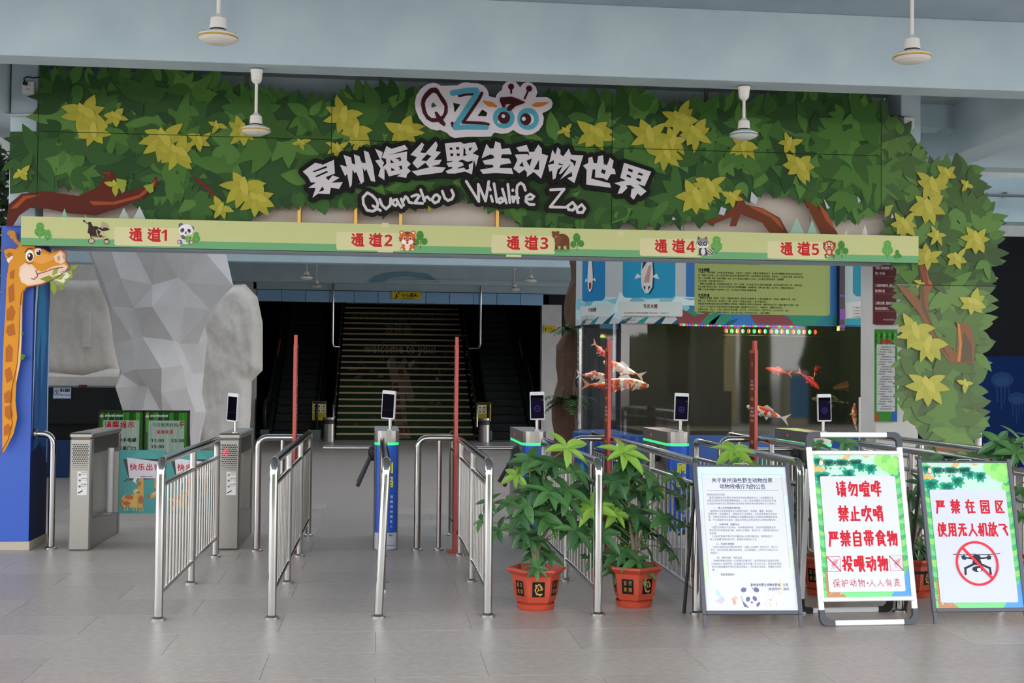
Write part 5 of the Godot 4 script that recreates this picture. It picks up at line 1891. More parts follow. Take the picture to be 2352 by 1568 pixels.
func socket(at: Vector3, label: String, plug: bool):
	var s := thing("wall_socket", label, "socket", at, 0.0)
	part(s, "box", boxm(Vector3(0, 0, 0), Vector3(0.11, 0.11, 0.05), 0.006), M.white_plastic)
	var b := MB.new()
	art(b, "r -16 -22 6 12 0 3a3a3a\nr 10 -22 6 12 0 3a3a3a\nr -3 8 6 12 0 3a3a3a\nr -18 16 6 10 0 3a3a3a\nr 12 16 6 10 0 3a3a3a", Vector2.ZERO, 0.001, 0.0255)
	part(s, "slots", b, M.print)
	var c := MB.new()
	if plug:
		c.box(Vector3(-0.02, 0.03, 0.04), Vector3(0.04, 0.03, 0.03), 0.004)
		c.tube([Vector3(-0.02, 0.04, 0.05), Vector3(-0.03, 0.075, 0.05), Vector3(0.0, 0.09, 0.04), Vector3(0.05, 0.085, 0.03), Vector3(0.1, 0.1, 0.01)], 0.006, 6)
	else:
		c.tube([Vector3(-0.05, 0.05, 0.02), Vector3(-0.1, 0.065, 0.02), Vector3(-0.2, 0.06, 0.0)], 0.006, 6)
	part(s, "cable", c, M.black)

func make_logo():
	var t := thing("logo_board", "white cut-out board with the brown and blue QZoo lettering", "sign", Vector3(0, 0, -11.39))
	var b := MB.new()
	b.ink("d5ced6").plate(pts("0.2967,4.0965 0.3108,4.1690 0.3518,4.2305 0.4049,4.2714 0.4644,4.2897 0.5063,4.2809 0.5364,4.2639 0.6890,4.2733 0.7218,4.2944 0.7637,4.3049 0.8178,4.2977 0.8780,4.2980 0.9263,4.2803 0.9628,4.2453 0.9764,4.2095 0.9785,4.1824 1.0419,4.1694 1.0537,4.2000 1.0776,4.2280 1.1016,4.2440 1.1072,4.2865 1.1432,4.3211 1.1793,4.3332 1.2279,4.3240 1.2584,4.2917 1.2689,4.2739 1.2947,4.3081 1.3309,4.3258 1.3735,4.3200 1.4163,4.2850 1.4320,4.2309 1.4171,4.1880 1.5205,4.1926 1.5633,4.1686 1.5770,4.1326 1.5640,4.0896 1.5277,4.0642 1.4792,4.0414 1.4948,3.9964 1.4862,3.9355 1.4502,3.8799 1.3899,3.8417 1.3293,3.8290 1.2686,3.8411 1.2078,3.8755 1.1598,3.8438 1.0994,3.8359 1.0330,3.8460 1.0032,3.8089 0.9371,3.8039 0.7869,3.7994 0.6672,3.7838 0.6252,3.8006 0.5949,3.8297 0.5349,3.8549 0.4992,3.8490 0.4453,3.8612 0.3853,3.9013 0.3370,3.9598 0.3064,4.0308"), 0.0, 0.015, [pts("0.4652,4.1081 0.4967,4.0730 0.4521,4.0536 0.4471,4.0804"), pts("0.6488,4.1111 0.7178,4.0983 0.6647,4.0183"), pts("0.9195,4.0585 0.9679,4.0281 0.9562,3.9933 0.8750,3.9949")])
	part(t, "board", b, M.print)
	var brown := "431a20"
	var blue := "4f9fb4"
	var u := 1.0 / (6.72 * 248.5)
	var band := func(called: String, hex: String, s: String, w: float, z0: float, z1: float):
		var m := MB.new()
		m.ink(hex)
		for q in grown(pts(s), w * u * 0.5, true):
			m.plate(q, z0, z1)
		part(t, called, m, M.print)
	var flatp := func(called: String, hex: String, s: String, z1: float):
		var m := MB.new()
		m.ink(hex).plate(pts(s), 0.014, z1)
		part(t, called, m, M.print)
	flatp.call("letter_q", brown, "0.4828,4.2458 0.5069,4.2328 0.5434,4.1738 0.5798,4.1239 0.5995,4.0764 0.5989,4.0162 0.5696,3.9612 0.5341,3.9270 0.4566,3.9216 0.4056,3.9500 0.3692,4.0089 0.3535,4.0804 0.3588,4.1346 0.3880,4.1896 0.4352,4.2363", 0.02)
	flatp.call("letter_q_inner", "d5ced6", "0.4684,4.1984 0.4955,4.1843 0.5380,4.1165 0.5684,4.0754 0.5660,4.0212 0.5514,3.9906 0.5336,3.9781 0.4973,4.0190 0.4764,4.0183 0.4857,3.9886 0.4967,3.9619 0.4532,3.9605 0.4201,3.9865 0.3987,4.0338 0.3891,4.0936 0.4006,4.1300 0.4359,4.1732", 0.0215)
	flatp.call("letter_q_window", "36552c", "0.4652,4.1081 0.4967,4.0730 0.4521,4.0536 0.4471,4.0804", 0.0222)
	flatp.call("letter_q_tail", brown, "0.4764,4.0183 0.5002,4.0221 0.5396,3.9722 0.5821,3.9105 0.5704,3.8861 0.5283,3.9148 0.5101,3.9413 0.4949,3.9648", 0.0222)
	band.call("letter_z_shade", brown, "0.7062,4.1775 0.7708,4.1935 0.8369,4.1976", 46.0, 0.014, 0.019)
	band.call("letter_z_shade", brown, "0.9138,4.2074 0.8885,4.1522 0.8204,4.0474 0.7436,3.9305 0.9057,3.9296 0.9750,3.9196", 48.0, 0.014, 0.019)
	band.call("letter_z_shade", brown, "0.6430,3.9184 0.6511,3.8946", 50.0, 0.014, 0.019)
	band.call("letter_z", blue, "0.6437,4.1971 0.7645,4.2235 0.8606,4.2309 0.8729,4.2060 0.7782,4.0581 0.6750,3.8983", 82.0, 0.014, 0.0215)
	band.call("letter_z", blue, "0.6722,3.8790 0.7860,3.8885 0.9573,3.8901", 78.0, 0.014, 0.0218)
	var m := MB.new()
	var o: Vector2 = Vector2(1.214, 3.992) + Vector2(-1612.8, 672.0) * u
	art(m, "e 1455 685 170 166 4f9fb4 10\np d5ced6 1370,620 1500,600 1560,700 1480,775 1365,770\ne 1460 682 95 96 431a20\ne 1448 660 28 28 d5ced6\ne 1835 692 166 172 4f9fb4 10\ne 1830 695 98 90 d5ced6\ne 1798 698 86 94 431a20\ne 1765 692 31 32 d5ced6", o, u, 0.0148, 0.0012)
	part(t, "letters_oo", m, M.print)
	flatp.call("ear", "d07a35", "0.9217,4.1400 1.0122,4.1261 1.0608,4.0914 1.0488,4.0778 0.9764,4.0857 0.9400,4.1117", 0.02)
	flatp.call("ear", "d07a35", "1.3814,4.1110 1.4237,4.1366 1.4966,4.1421 1.5453,4.1437 1.4847,4.1053 1.4362,4.0934 1.3936,4.0993", 0.02)
	flatp.call("brow", brown, "1.0842,4.1708 1.1868,4.1833 1.2597,4.1585 1.3114,4.1390 1.3115,4.1269 1.2300,4.0970 1.1820,4.0500 1.1505,4.0520 1.1515,4.0823 1.1844,4.1167 1.1391,4.1121 1.1273,4.0815 1.1092,4.0809 1.0814,4.1405", 0.027)
	for e in [[Vector2(1.185, 4.277), Vector2(1.187, 4.211)], [Vector2(1.354, 4.265), Vector2(1.311, 4.166)]]:
		m = MB.new()
		m.ink(brown)
		var p: Vector2 = e[0]
		var q: Vector2 = e[1]
		var c := PackedVector2Array()
		for k in 20:
			c.append(p + Vector2(cos(TAU * k / 20), sin(TAU * k / 20)) * 47 * u)
		m.plate(c, 0.014, 0.02)
		for r in Geometry2D.offset_polyline(PackedVector2Array([p, q]), 15 * u, Geometry2D.JOIN_MITER, Geometry2D.END_BUTT):
			m.plate(r, 0.014, 0.0195)
		part(t, "horn", m, M.print)

func make_letters():
	var glyphs := [["letter_quan", ["-0.7117,3.4372 -0.6019,3.5217 -0.5335,3.5039 -0.4335,3.5519 -0.4232,3.4282 -0.5054,3.3918 -0.4827,3.3610 -0.4438,3.4094 -0.3810,3.3892 -0.4558,3.3413 -0.3516,3.3499 -0.3832,3.2871 -0.4588,3.2961 -0.4688,3.2375 -0.5729,3.2386 -0.6225,3.2010 -0.5951,3.2890 -0.6596,3.2909 -0.5922,3.3400 -0.6388,3.3409 -0.6645,3.3890"], ["-0.6273,3.4409 -0.5010,3.4954 -0.4936,3.4773 -0.6093,3.4341", "-0.6023,3.3979 -0.4968,3.4496 -0.4823,3.4376 -0.5893,3.3874", "-0.5344,3.3065 -0.5160,3.2728 -0.5674,3.2533"]],
		["letter_zhou", ["-0.3477,3.5996 -0.2789,3.5782 -0.2696,3.5236 -0.2384,3.5135 -0.2540,3.6081 -0.2033,3.5913 -0.1830,3.5334 -0.1447,3.5308 -0.1642,3.6458 -0.1206,3.6302 -0.0793,3.5106 -0.0557,3.3612 -0.0956,3.3675 -0.1404,3.4797 -0.1531,3.4537 -0.1731,3.4934 -0.1570,3.3623 -0.1856,3.3359 -0.2303,3.4480 -0.2446,3.4330 -0.2645,3.4690 -0.2685,3.3301 -0.2861,3.3005 -0.3130,3.4275 -0.3308,3.4051 -0.3789,3.5082 -0.3139,3.4910"], []],
		["letter_hai", ["-0.0616,3.6634 0.0083,3.6361 -0.0039,3.5713 0.0218,3.5390 0.0078,3.5020 0.0276,3.4806 0.0274,3.3781 -0.0296,3.4153 -0.0087,3.4869 -0.0581,3.5566 -0.0147,3.5651", "0.0418,3.6914 0.0893,3.6678 0.2088,3.7080 0.2384,3.6699 0.0573,3.6082 0.2314,3.6477 0.2287,3.5668 0.2655,3.5333 0.2331,3.4987 0.2663,3.4687 0.2338,3.4385 0.2269,3.4053 0.1395,3.4162 0.1865,3.4446 0.0669,3.4135 0.0408,3.4736 0.0100,3.4970 0.0437,3.5287 0.0381,3.5761 0.0017,3.5824"], ["0.0832,3.5701 0.1162,3.5417 0.0800,3.5355", "0.1230,3.5785 0.1701,3.5945 0.1814,3.5633 0.1452,3.5535 0.1631,3.5701", "0.0877,3.4969 0.1265,3.4723 0.0881,3.4624", "0.1530,3.5082 0.1819,3.5178 0.1932,3.4851 0.1534,3.4730 0.1714,3.4896"]],
		["letter_si", ["0.3654,3.7346 0.3875,3.7162 0.3518,3.6401 0.3993,3.6378 0.4932,3.7509 0.5119,3.7183 0.4942,3.6589 0.5419,3.6514 0.4768,3.5737 0.5500,3.5809 0.5285,3.5384 0.4555,3.5180 0.5874,3.5083 0.5549,3.4633 0.3251,3.4277 0.2772,3.4654 0.4374,3.5064 0.4003,3.5495 0.3280,3.4939 0.2814,3.5426 0.3231,3.5988 0.2631,3.6192"], ["0.4141,3.6286 0.4545,3.6121 0.4111,3.5646 0.3614,3.5683"]],
		["letter_ye", ["0.5777,3.7313 0.7207,3.7503 0.7503,3.7327 0.8569,3.7521 0.8834,3.6886 0.8322,3.6465 0.8914,3.6275 0.8666,3.5278 0.8475,3.5915 0.8305,3.4530 0.7640,3.4785 0.6760,3.4562 0.6064,3.4544 0.5878,3.4774 0.6498,3.5049 0.6460,3.5173 0.6130,3.5164 0.5943,3.5512 0.6492,3.5638 0.6491,3.5749 0.6000,3.5676"], ["0.6221,3.6994 0.6478,3.6943 0.6502,3.6767 0.6238,3.6715", "0.6793,3.7011 0.7117,3.7020 0.7090,3.6784 0.6825,3.6776", "0.6285,3.6421 0.6579,3.6430 0.6560,3.6178 0.6303,3.6127", "0.6873,3.6438 0.7145,3.6446 0.7169,3.6196 0.6890,3.6188", "0.7506,3.7069 0.7693,3.6779 0.7659,3.6483 0.7845,3.6340 0.7479,3.6145", "0.7949,3.6912 0.8316,3.7070 0.8099,3.6643", "0.6969,3.5688 0.7371,3.5884 0.7925,3.5678 0.8329,3.5815 0.8368,3.5617 0.8001,3.5422 0.8042,3.5017 0.7749,3.4913 0.7563,3.5130 0.7013,3.5026 0.6975,3.5099 0.7524,3.5335 0.7448,3.5569"]],
		["letter_sheng", ["0.9623,3.7404 0.9960,3.6940 1.0292,3.7002 1.0448,3.7651 1.0916,3.7501 1.1033,3.6949 1.1773,3.7067 1.1986,3.6495 1.1074,3.6469 1.0967,3.6096 1.1745,3.6081 1.1949,3.5664 1.0972,3.5504 1.0842,3.5190 1.1976,3.5198 1.2144,3.4670 1.0536,3.4715 0.9318,3.4609 0.9042,3.4971 1.0309,3.5227 1.0233,3.5483 0.9494,3.5478 0.9284,3.5812 1.0338,3.6078 1.0299,3.6336 1.0002,3.6439 0.9179,3.6046"], []],
		["letter_dong", ["1.2403,3.7137 1.3366,3.7410 1.3633,3.6765 1.4079,3.6792 1.4445,3.7472 1.4784,3.7095 1.4788,3.6612 1.5387,3.6458 1.4756,3.4309 1.4058,3.4921 1.3416,3.4422 1.3427,3.4830 1.3201,3.5120 1.2685,3.4736 1.2139,3.5166 1.2525,3.5991 1.2283,3.6466 1.3411,3.6550 1.3621,3.6408 1.3558,3.6800 1.2666,3.6774"], ["1.2987,3.5841 1.3125,3.5356 1.2678,3.5418", "1.3343,3.5925 1.3876,3.6193 1.3682,3.5415", "1.4547,3.6085 1.4556,3.5113 1.4034,3.5128"]],
		["letter_wu", ["1.5792,3.7035 1.6058,3.6552 1.6276,3.7287 1.6540,3.6997 1.6529,3.6624 1.6807,3.6424 1.6637,3.6181 1.6683,3.5996 1.7012,3.6028 1.6851,3.5666 1.6386,3.5802 1.6365,3.5653 1.6851,3.5592 1.6628,3.5437 1.6294,3.5204 1.6099,3.4382 1.5853,3.4241 1.5772,3.5079 1.5526,3.4961 1.5394,3.5611 1.5953,3.5730 1.5913,3.6086 1.5504,3.5815", "1.6807,3.6424 1.7325,3.7183 1.7555,3.6602 1.8703,3.6574 1.7875,3.3967 1.7198,3.4411 1.7698,3.4595 1.7620,3.5032 1.6526,3.4259 1.7635,3.5874 1.6596,3.4781 1.6409,3.4799 1.6740,3.5477 1.7035,3.6058 1.6683,3.5996 1.6637,3.6181"], ["1.7408,3.6240 1.8046,3.6034 1.7886,3.5508 1.7710,3.5876 1.7537,3.5946"]],
		["letter_shi", ["1.9185,3.6364 1.9530,3.6486 1.9685,3.5893 2.0001,3.5887 2.0109,3.6540 2.0560,3.6650 2.0642,3.5771 2.0966,3.5742 2.1218,3.6437 2.1567,3.6155 2.1436,3.5479 2.1678,3.5351 2.1780,3.4920 2.1327,3.4908 2.0977,3.4301 2.0576,3.4515 1.9823,3.4554 1.9855,3.5301 1.9592,3.5294 1.9448,3.4433 2.1220,3.4032 2.1336,3.3624 1.9001,3.3862 1.9028,3.5242 1.8687,3.5642 1.9174,3.5879"], ["2.0494,3.5356 2.0850,3.5216 2.0724,3.4862 2.0369,3.5032"]],
		["letter_jie", ["2.2566,3.5988 2.5148,3.5220 2.4534,3.3841 2.3827,3.4062 2.4719,3.3374 2.4176,3.2911 2.3871,3.3165 2.3497,3.2543 2.3207,3.2850 2.3301,3.3562 2.3603,3.3622 2.3185,3.3933 2.2716,3.3869 2.2922,3.3665 2.2396,3.3128 2.1966,3.3058 2.2263,3.3797 2.1657,3.4065 2.2766,3.4333 2.2212,3.4580"], ["2.2962,3.5520 2.3418,3.5338 2.3366,3.5097 2.2949,3.5236", "2.3995,3.5129 2.4390,3.4990 2.4300,3.4808 2.3822,3.4922", "2.2838,3.4933 2.3255,3.4780 2.3218,3.4570 2.2786,3.4708", "2.3824,3.4623 2.4226,3.4484 2.4130,3.4234 2.3711,3.4433"]]]
	var t := thing("name_sign", "black arched sign with large angular white Chinese letters", "sign", Vector3(0, 0, -11.415))
	var u := 1.0 / (5.47 * 249.0)
	var whole := []
	for g in glyphs:
		for s in g[1]:
			for q in grown(pts(s), 58 * u):
				whole.append(q)
	var b := MB.new()
	for i in whole.size():
		b.ink("141414").plate(whole[i], 0.0, 0.016 + 0.0003 * i)
	part(t, "backing", b, M.print)
	for g in glyphs:
		b = MB.new()
		b.ink("cfc9ce")
		for k in g[1].size():
			var holes := []
			if k == g[1].size() - 1:
				for h in g[2]:
					holes.append(pts(h))
			b.plate(pts(g[1][k]), 0.019, 0.034 + k * 0.0003, holes)
		part(t, g[0], b, M.print)
	var rng := RandomNumberGenerator.new()
	rng.seed = 4
	b = MB.new()
	for p in [Vector2(-0.550, 3.519), Vector2(-0.552, 3.344), Vector2(-0.201, 3.341), Vector2(-0.180, 3.546), Vector2(0.379, 3.674), Vector2(0.807, 3.751), Vector2(0.997, 3.700), Vector2(0.967, 3.525), Vector2(1.411, 3.704), Vector2(1.752, 3.490), Vector2(2.076, 3.584), Vector2(2.230, 3.429)]:
		b.ink("c9c9c9").ball(Vector3(p.x, p.y, 0.022), Vector3(0.005, 0.005, 0.003), 4, 8)
	part(t, "screws", b, M.steel)
	# the handwritten line below
	var words := [["quanzhou_sign", "black cut-out sign with the handwritten white word Quanzhou", ["-0.1268,3.2607 -0.1660,3.2159 -0.1616,3.1576 -0.1284,3.1000 -0.0777,3.0902 -0.0417,3.1094 -0.0279,3.1609 -0.0501,3.2042 -0.0868,3.2398 -0.1268,3.2607", "-0.0747,3.1415 -0.0054,3.0993", "-0.0139,3.2014 0.0085,3.1471 0.0451,3.1151 0.0810,3.1489 0.0875,3.2112", "0.1420,3.2052 0.1131,3.1972 0.1040,3.1640 0.1318,3.1464 0.1519,3.1725 0.1420,3.2052", "0.1420,3.2052 0.1607,3.1654 0.1865,3.1331", "0.1820,3.2099 0.2059,3.1519", "0.1932,3.1809 0.2217,3.2343 0.2400,3.2186 0.2550,3.1824 0.2806,3.1757", "0.2799,3.2358 0.3271,3.2538 0.3491,3.2419 0.3061,3.1763 0.3790,3.1744", "0.3608,3.2987 0.3970,3.1968", "0.3859,3.2149 0.4221,3.2364 0.4480,3.2091", "0.4877,3.2505 0.4626,3.2094 0.4885,3.1807 0.5249,3.1963 0.5377,3.2333 0.5096,3.2584 0.4877,3.2505", "0.5590,3.2912 0.5832,3.2271 0.6127,3.2058 0.6492,3.2214 0.6649,3.2586 0.6446,3.3037"]],
		["wildlife_sign", "black cut-out sign with the handwritten white word Wildlife", ["0.7794,3.3882 0.8975,3.2054", "0.8975,3.2054 0.8908,3.3638 0.9602,3.2106 0.9879,3.3922", "0.9884,3.3405 1.0034,3.3150", "1.0099,3.2583 1.0251,3.2085", "1.0368,3.3728 1.0666,3.2036", "1.1076,3.2438 1.0723,3.2229 1.0918,3.1953 1.1264,3.2147 1.1076,3.2438", "1.1157,3.3253 1.1539,3.1969", "1.1656,3.3709 1.1865,3.2013", "1.2128,3.3203 1.2121,3.3129", "1.2082,3.2573 1.2190,3.2073 1.2349,3.2565", "1.3293,3.3196 1.3140,3.3674 1.2841,3.3873 1.2547,3.3606 1.2477,3.3101 1.2621,3.2010", "1.2127,3.2486 1.2668,3.2470", "1.3412,3.2369 1.3895,3.2381 1.4101,3.2638 1.3742,3.2852 1.3387,3.2606 1.3339,3.2160 1.3676,3.1887 1.4122,3.1883"]],
		["zoo_sign", "black cut-out sign with the handwritten white word Zoo", ["1.5660,3.3293 1.6944,3.3400 1.5629,3.1697 1.7107,3.1695", "1.7740,3.2179 1.7256,3.1810 1.7371,3.1478 1.7783,3.1451 1.8042,3.1829 1.7740,3.2179", "1.8603,3.1991 1.8119,3.1608 1.8234,3.1239 1.8684,3.1249 1.8906,3.1626 1.8603,3.1991"]]]
	for w in words:
		var s := thing(w[0], w[1], "sign", Vector3(0, 0, -11.418))
		var acc := []
		b = MB.new()
		var layer := 0
		for l in w[2]:
			for q in grown(pts(l), 68 * u, true):
				acc = joined(acc, q)
		for q in acc:
			b.ink("161514").plate(q, 0.0, 0.018)
		part(s, "backing", b, M.print)
		b = MB.new()
		b.ink("cdc8cb")
		for l in w[2]:
			layer += 1
			var holes := []
			for q in grown(pts(l), 17 * u, true, holes):
				b.plate(q, 0.017, 0.024 + 0.0002 * layer, holes)
		part(s, "lettering", b, M.print)

func up_rod(x: float) -> MB:
	var b := MB.new()
	b.box(Vector3(x, 3.0, -11.54), Vector3(0.032, 0.42, 0.14), 0.003)
	b.box(Vector3(x, 2.83, -11.415), Vector3(0.03, 0.04, 0.112), 0.002)
	return b

# adds one outline to a list of separate outlines, melting it into those it touches
func joined(list: Array, q: PackedVector2Array) -> Array:
	var cur := q
	var rest := []
	for m in list:
		var outer := []
		for r in Geometry2D.merge_polygons(cur, m):
			if not Geometry2D.is_polygon_clockwise(r):
				outer.append(r)
		if outer.size() == 1:
			cur = outer[0]
		else:
			rest.append(m)
	rest.append(cur)
	return rest

const TREE_ROUND := "s 5 4a5a2c 0,60 0,112\ns 5 4a5a2c 0,92 -40,66\ns 5 4a5a2c 0,92 38,66\ne 0 22 66 58 5a9a48\ne 0 -50 46 42 5a9a48\ns 3 9cc489 0,78 0,-30\ns 3 9cc489 -2,40 -50,4\ns 3 9cc489 0,46 54,14\ns 3 9cc489 2,-36 34,-62\ns 3 9cc489 2,-50 -30,-66"
const TREE_LEAVES := "s 8 4f5f34 6,110 10,20 0,-40\ns 5 4f5f34 8,40 40,20\ns 5 4f5f34 8,44 -34,30\ne 0 -56 48 62 4c8a3e\ne 56 18 42 46 4c8a3e\ne -44 30 40 44 4c8a3e\ns 2 2f6a2a 0,0 0,-108\ns 2 2f6a2a 0,-30 36,-70\ns 2 2f6a2a 0,-30 -36,-70\ns 2 2f6a2a 40,30 72,-6\ns 2 2f6a2a -40,60 -48,0"

func make_signboard():
	var zf := -11.3
	var x0 := -3.154
	var x1 := 5.092
	var y0 := 2.707
	var y1 := 2.962
	var t := thing("channel_board", "long pale green board numbering five channels, with animal pictures", "sign", Vector3(0, 0, zf))
	part(t, "box", boxm(Vector3((x0 + x1) / 2, (y0 + y1) / 2, -0.03), Vector3(x1 - x0, y1 - y0, 0.06), 0.003), mat("4a4a40", 0.6))
	var b := MB.new()
	b.ink("c4c68c").flat(round_rect(x0, y0, x1 - x0, y1 - y0, 0.0), 0.0005)
	b.ink("6fa876").flat(round_rect(x0, y0, x1 - x0, 0.066, 0.0), 0.0008)
	part(t, "ground_print", b, M.print)
	# channel names
	var ch := [[Vector2(-2.352, 2.898), Vector2(-1.774, 2.750), Vector2(-2.223, 2.880), Vector2(-1.873, 2.759), "1"], [Vector2(-0.398, 2.889), Vector2(0.220, 2.747), Vector2(-0.265, 2.876), Vector2(0.114, 2.753), "2"], [Vector2(1.010, 2.903), Vector2(1.600, 2.735), Vector2(1.151, 2.882), Vector2(1.547, 2.754), "3"], [Vector2(2.394, 2.901), Vector2(2.982, 2.734), Vector2(2.535, 2.880), Vector2(2.924, 2.753), "4"], [Vector2(3.613, 2.902), Vector2(4.213, 2.738), Vector2(3.739, 2.880), Vector2(4.124, 2.753), "5"]]
	for e in ch:
		b = MB.new()
		var a: Vector2 = e[0]
		var z: Vector2 = e[1]
		b.ink("d6d0a0").flat(round_rect(a.x, y0 + 0.014, z.x - a.x, 0.165, 0.02), 0.0011)
		var p: Vector2 = e[2]
		var q: Vector2 = e[3]
		var h: float = p.y - q.y
		var w: float = (q.x - p.x)
		write(b, "通道", p.x, p.y, h, 0.0016, "c2272d", 0.135, h * 0.95, 0.36)
		write(b, e[4], p.x + w * 0.77, p.y + h * 0.02, h * 0.98, 0.0016, "c2272d", 0.1, h * 1.02, 0.1)
		part(t, "channel_print", b, M.print)
	# trees and animals
	var k := 1.0 / (5.6 * 251.0)
	b = MB.new()
	art(b, TREE_ROUND, Vector2(-2.991, 2.844), k, 0.0013)
	art(b, TREE_ROUND.replace("5a9a48", "5f9f4c"), Vector2(-2.924, 2.803), k * 0.68, 0.0040)
	art(b, TREE_ROUND, Vector2(-1.640, 2.807), k * 0.75, 0.0013)
	art(b, TREE_LEAVES, Vector2(0.356, 2.826), k, 0.0013)
	art(b, TREE_LEAVES, Vector2(1.800, 2.836), k, 0.0013)
	art(b, TREE_ROUND.replace("5a9a48", "62a350"), Vector2(3.123, 2.843), k * 1.18, 0.0013)
	art(b, TREE_LEAVES, Vector2(4.330, 2.818), k, 0.0013)
	art(b, TREE_ROUND.replace("5a9a48", "62a350"), Vector2(4.784, 2.840), k * 1.15, 0.0013)
	art(b, TREE_LEAVES, Vector2(4.880, 2.776), k * 0.62, 0.0013)
	part(t, "tree_print", b, M.print)
	b = MB.new()
	# stroller, seen from the side
	art(b, "s 9 3a2a26 748,105 800,140\ne 752 105 14 14 3a2a26\np 3a2a26 795,120 835,115 860,170 900,165 940,185 975,165 1040,185 1070,205 1040,215 1000,225 960,225 940,270 985,285 950,300 900,290 830,290 822,265 795,250 805,200 805,150\np b3a08c 965,105 1030,125 1058,165 1045,185 985,178 958,160\ns 16 c7ad92 925,205 985,240 1025,305\ns 12 c7ad92 905,220 915,270 945,305\ns 14 c7ad92 860,335 940,325 1000,318\ns 10 3a2a26 830,300 1000,300\ne 846 353 40 34 3a2a26\ne 846 353 32 26 c7ad92\ne 1030 358 36 30 3a2a26\ne 1030 358 28 22 c7ad92\ns 12 3a2a26 1010,330 1050,320\ne 975 185 12 8 e6dcd2\ns 8 3a2a26 835,280 850,330", Vector2(-2.493, 2.847) + Vector2(-924, 224) * k, k, 0.0013)
	part(t, "stroller_print", b, M.print)
	b = MB.new()
	art(b, "e 0 46 72 62 d8d4da\ne 74 -92 30 30 6a6268\ne -58 -128 30 30 6a6268\ne 4 -66 88 80 e4e0e6\ne 4 -62 84 76 ece8ee\ne -40 -66 24 30 6a6268 30\ne 44 -62 22 28 6a6268 -30\ne -36 -68 10 12 241c20\ne 42 -62 10 12 241c20\ne 4 -44 10 7 241c20\ne 2 -28 14 9 c0353a\np 6a6268 -60,0 -20,-6 10,30 -4,50 -40,44\np 6a6268 60,4 76,30 60,54 40,50\ne 30 30 28 58 6fae3c 12\ne 38 -8 20 14 c9d6b0\ne -70 82 30 28 6a6268\ne -76 84 18 18 d9b8bc\ne 68 84 30 28 6a6268\ne 72 86 18 18 d9b8bc", Vector2(-1.734, 2.821), k, 0.0022)
	part(t, "panda_print", b, M.print)
	b = MB.new()
	var k2 := 1.0 / (4.055 * 251.0)
	art(b, "e 0 86 74 10 5f9760\ne 66 40 14 26 cc6530 20\ne 66 28 15 6 3a2020 20\ne 0 50 50 46 d06a35\ne 0 62 26 30 ead8cc\ne -40 72 24 16 d06a35\ne 40 72 24 16 d06a35\ne -50 80 12 8 f0e2d8\ne 50 80 12 8 f0e2d8\ne -52 -74 22 22 d06a35\ne -52 -74 12 12 f0e2d8\ne 54 -74 22 22 d06a35\ne 54 -74 12 12 f0e2d8\ne 0 -24 76 62 d06a35\ne 0 8 56 30 f2e8e0\np d06a35 -30,-24 30,-24 18,0 -18,0\ne -26 -22 13 15 f5f0ea\ne 26 -22 13 15 f5f0ea\ne -25 -21 9 11 4a2a20\ne 26 -21 9 11 4a2a20\ne 0 2 9 6 3a2020\ne 0 18 12 9 b5302f\ns 6 3a2020 -24,-80 24,-80\ns 6 3a2020 -18,-66 18,-66\ns 6 3a2020 -10,-54 10,-54\ns 6 3a2020 -74,-20 -54,-14\ns 6 3a2020 -72,-2 -54,0\ns 6 3a2020 74,-20 54,-14\ns 6 3a2020 72,-2 54,0", Vector2(0.241, 2.815), k2, 0.0028)
	part(t, "tiger_print", b, M.print)
	b = MB.new()
	art(b, "e 10 80 80 14 5f9760\ne 10 -20 70 60 6a402a\np 6a402a -50,-30 -58,70 -26,70 -22,20 0,20 -4,70 26,70 28,16 50,24 56,66 84,66 80,-20\np 7a4c34 -60,-10 -20,-70 10,-40 -30,60 -44,30\ne -48 -66 36 34 7a4c34\ne -74 -90 12 12 6a402a\ne -26 -92 12 12 6a402a\ne -46 -52 14 12 a87858\ne -46 -56 6 4 22140e\ne -58 -70 4 4 22140e\ne -36 -70 4 4 22140e", Vector2(1.652, 2.833), k2, 0.0028)
	part(t, "bear_print", b, M.print)
	b = MB.new()
	var k3 := 1.0 / (3.675 * 251.0)
	art(b, "e 20 74 72 9 b7b36a\ne 76 42 22 30 4a4248 40\ns 9 d9d4da 62,34 84,52\ns 9 d9d4da 74,22 96,38\ns 9 d9d4da 54,50 70,62\np 4a4248 -30,76 -34,40 -20,0 24,0 42,40 42,76\ne 6 44 20 30 d9d4da\np 3a3238 -44,-40 -38,-88 -10,-62\np 3a3238 44,-40 36,-88 10,-62\np d06a70 -36,-52 -34,-78 -20,-62\np d06a70 36,-52 32,-78 20,-62\ne 0 -28 54 42 8f878d\ne 0 -14 54 28 e8e4ea\ne -22 -24 20 18 3a3238 -20\ne 22 -24 20 18 3a3238 20\np 8f878d -8,-66 8,-66 5,-24 -5,-24\ne -20 -24 8 9 f2f0f2\ne 22 -24 8 9 f2f0f2\ne -19 -23 5 6 1a1418\ne 22 -23 5 6 1a1418\ne 0 -8 7 5 1a1418", Vector2(2.988, 2.820), k3, 0.0034)
	part(t, "raccoon_print", b, M.print)
	b = MB.new()
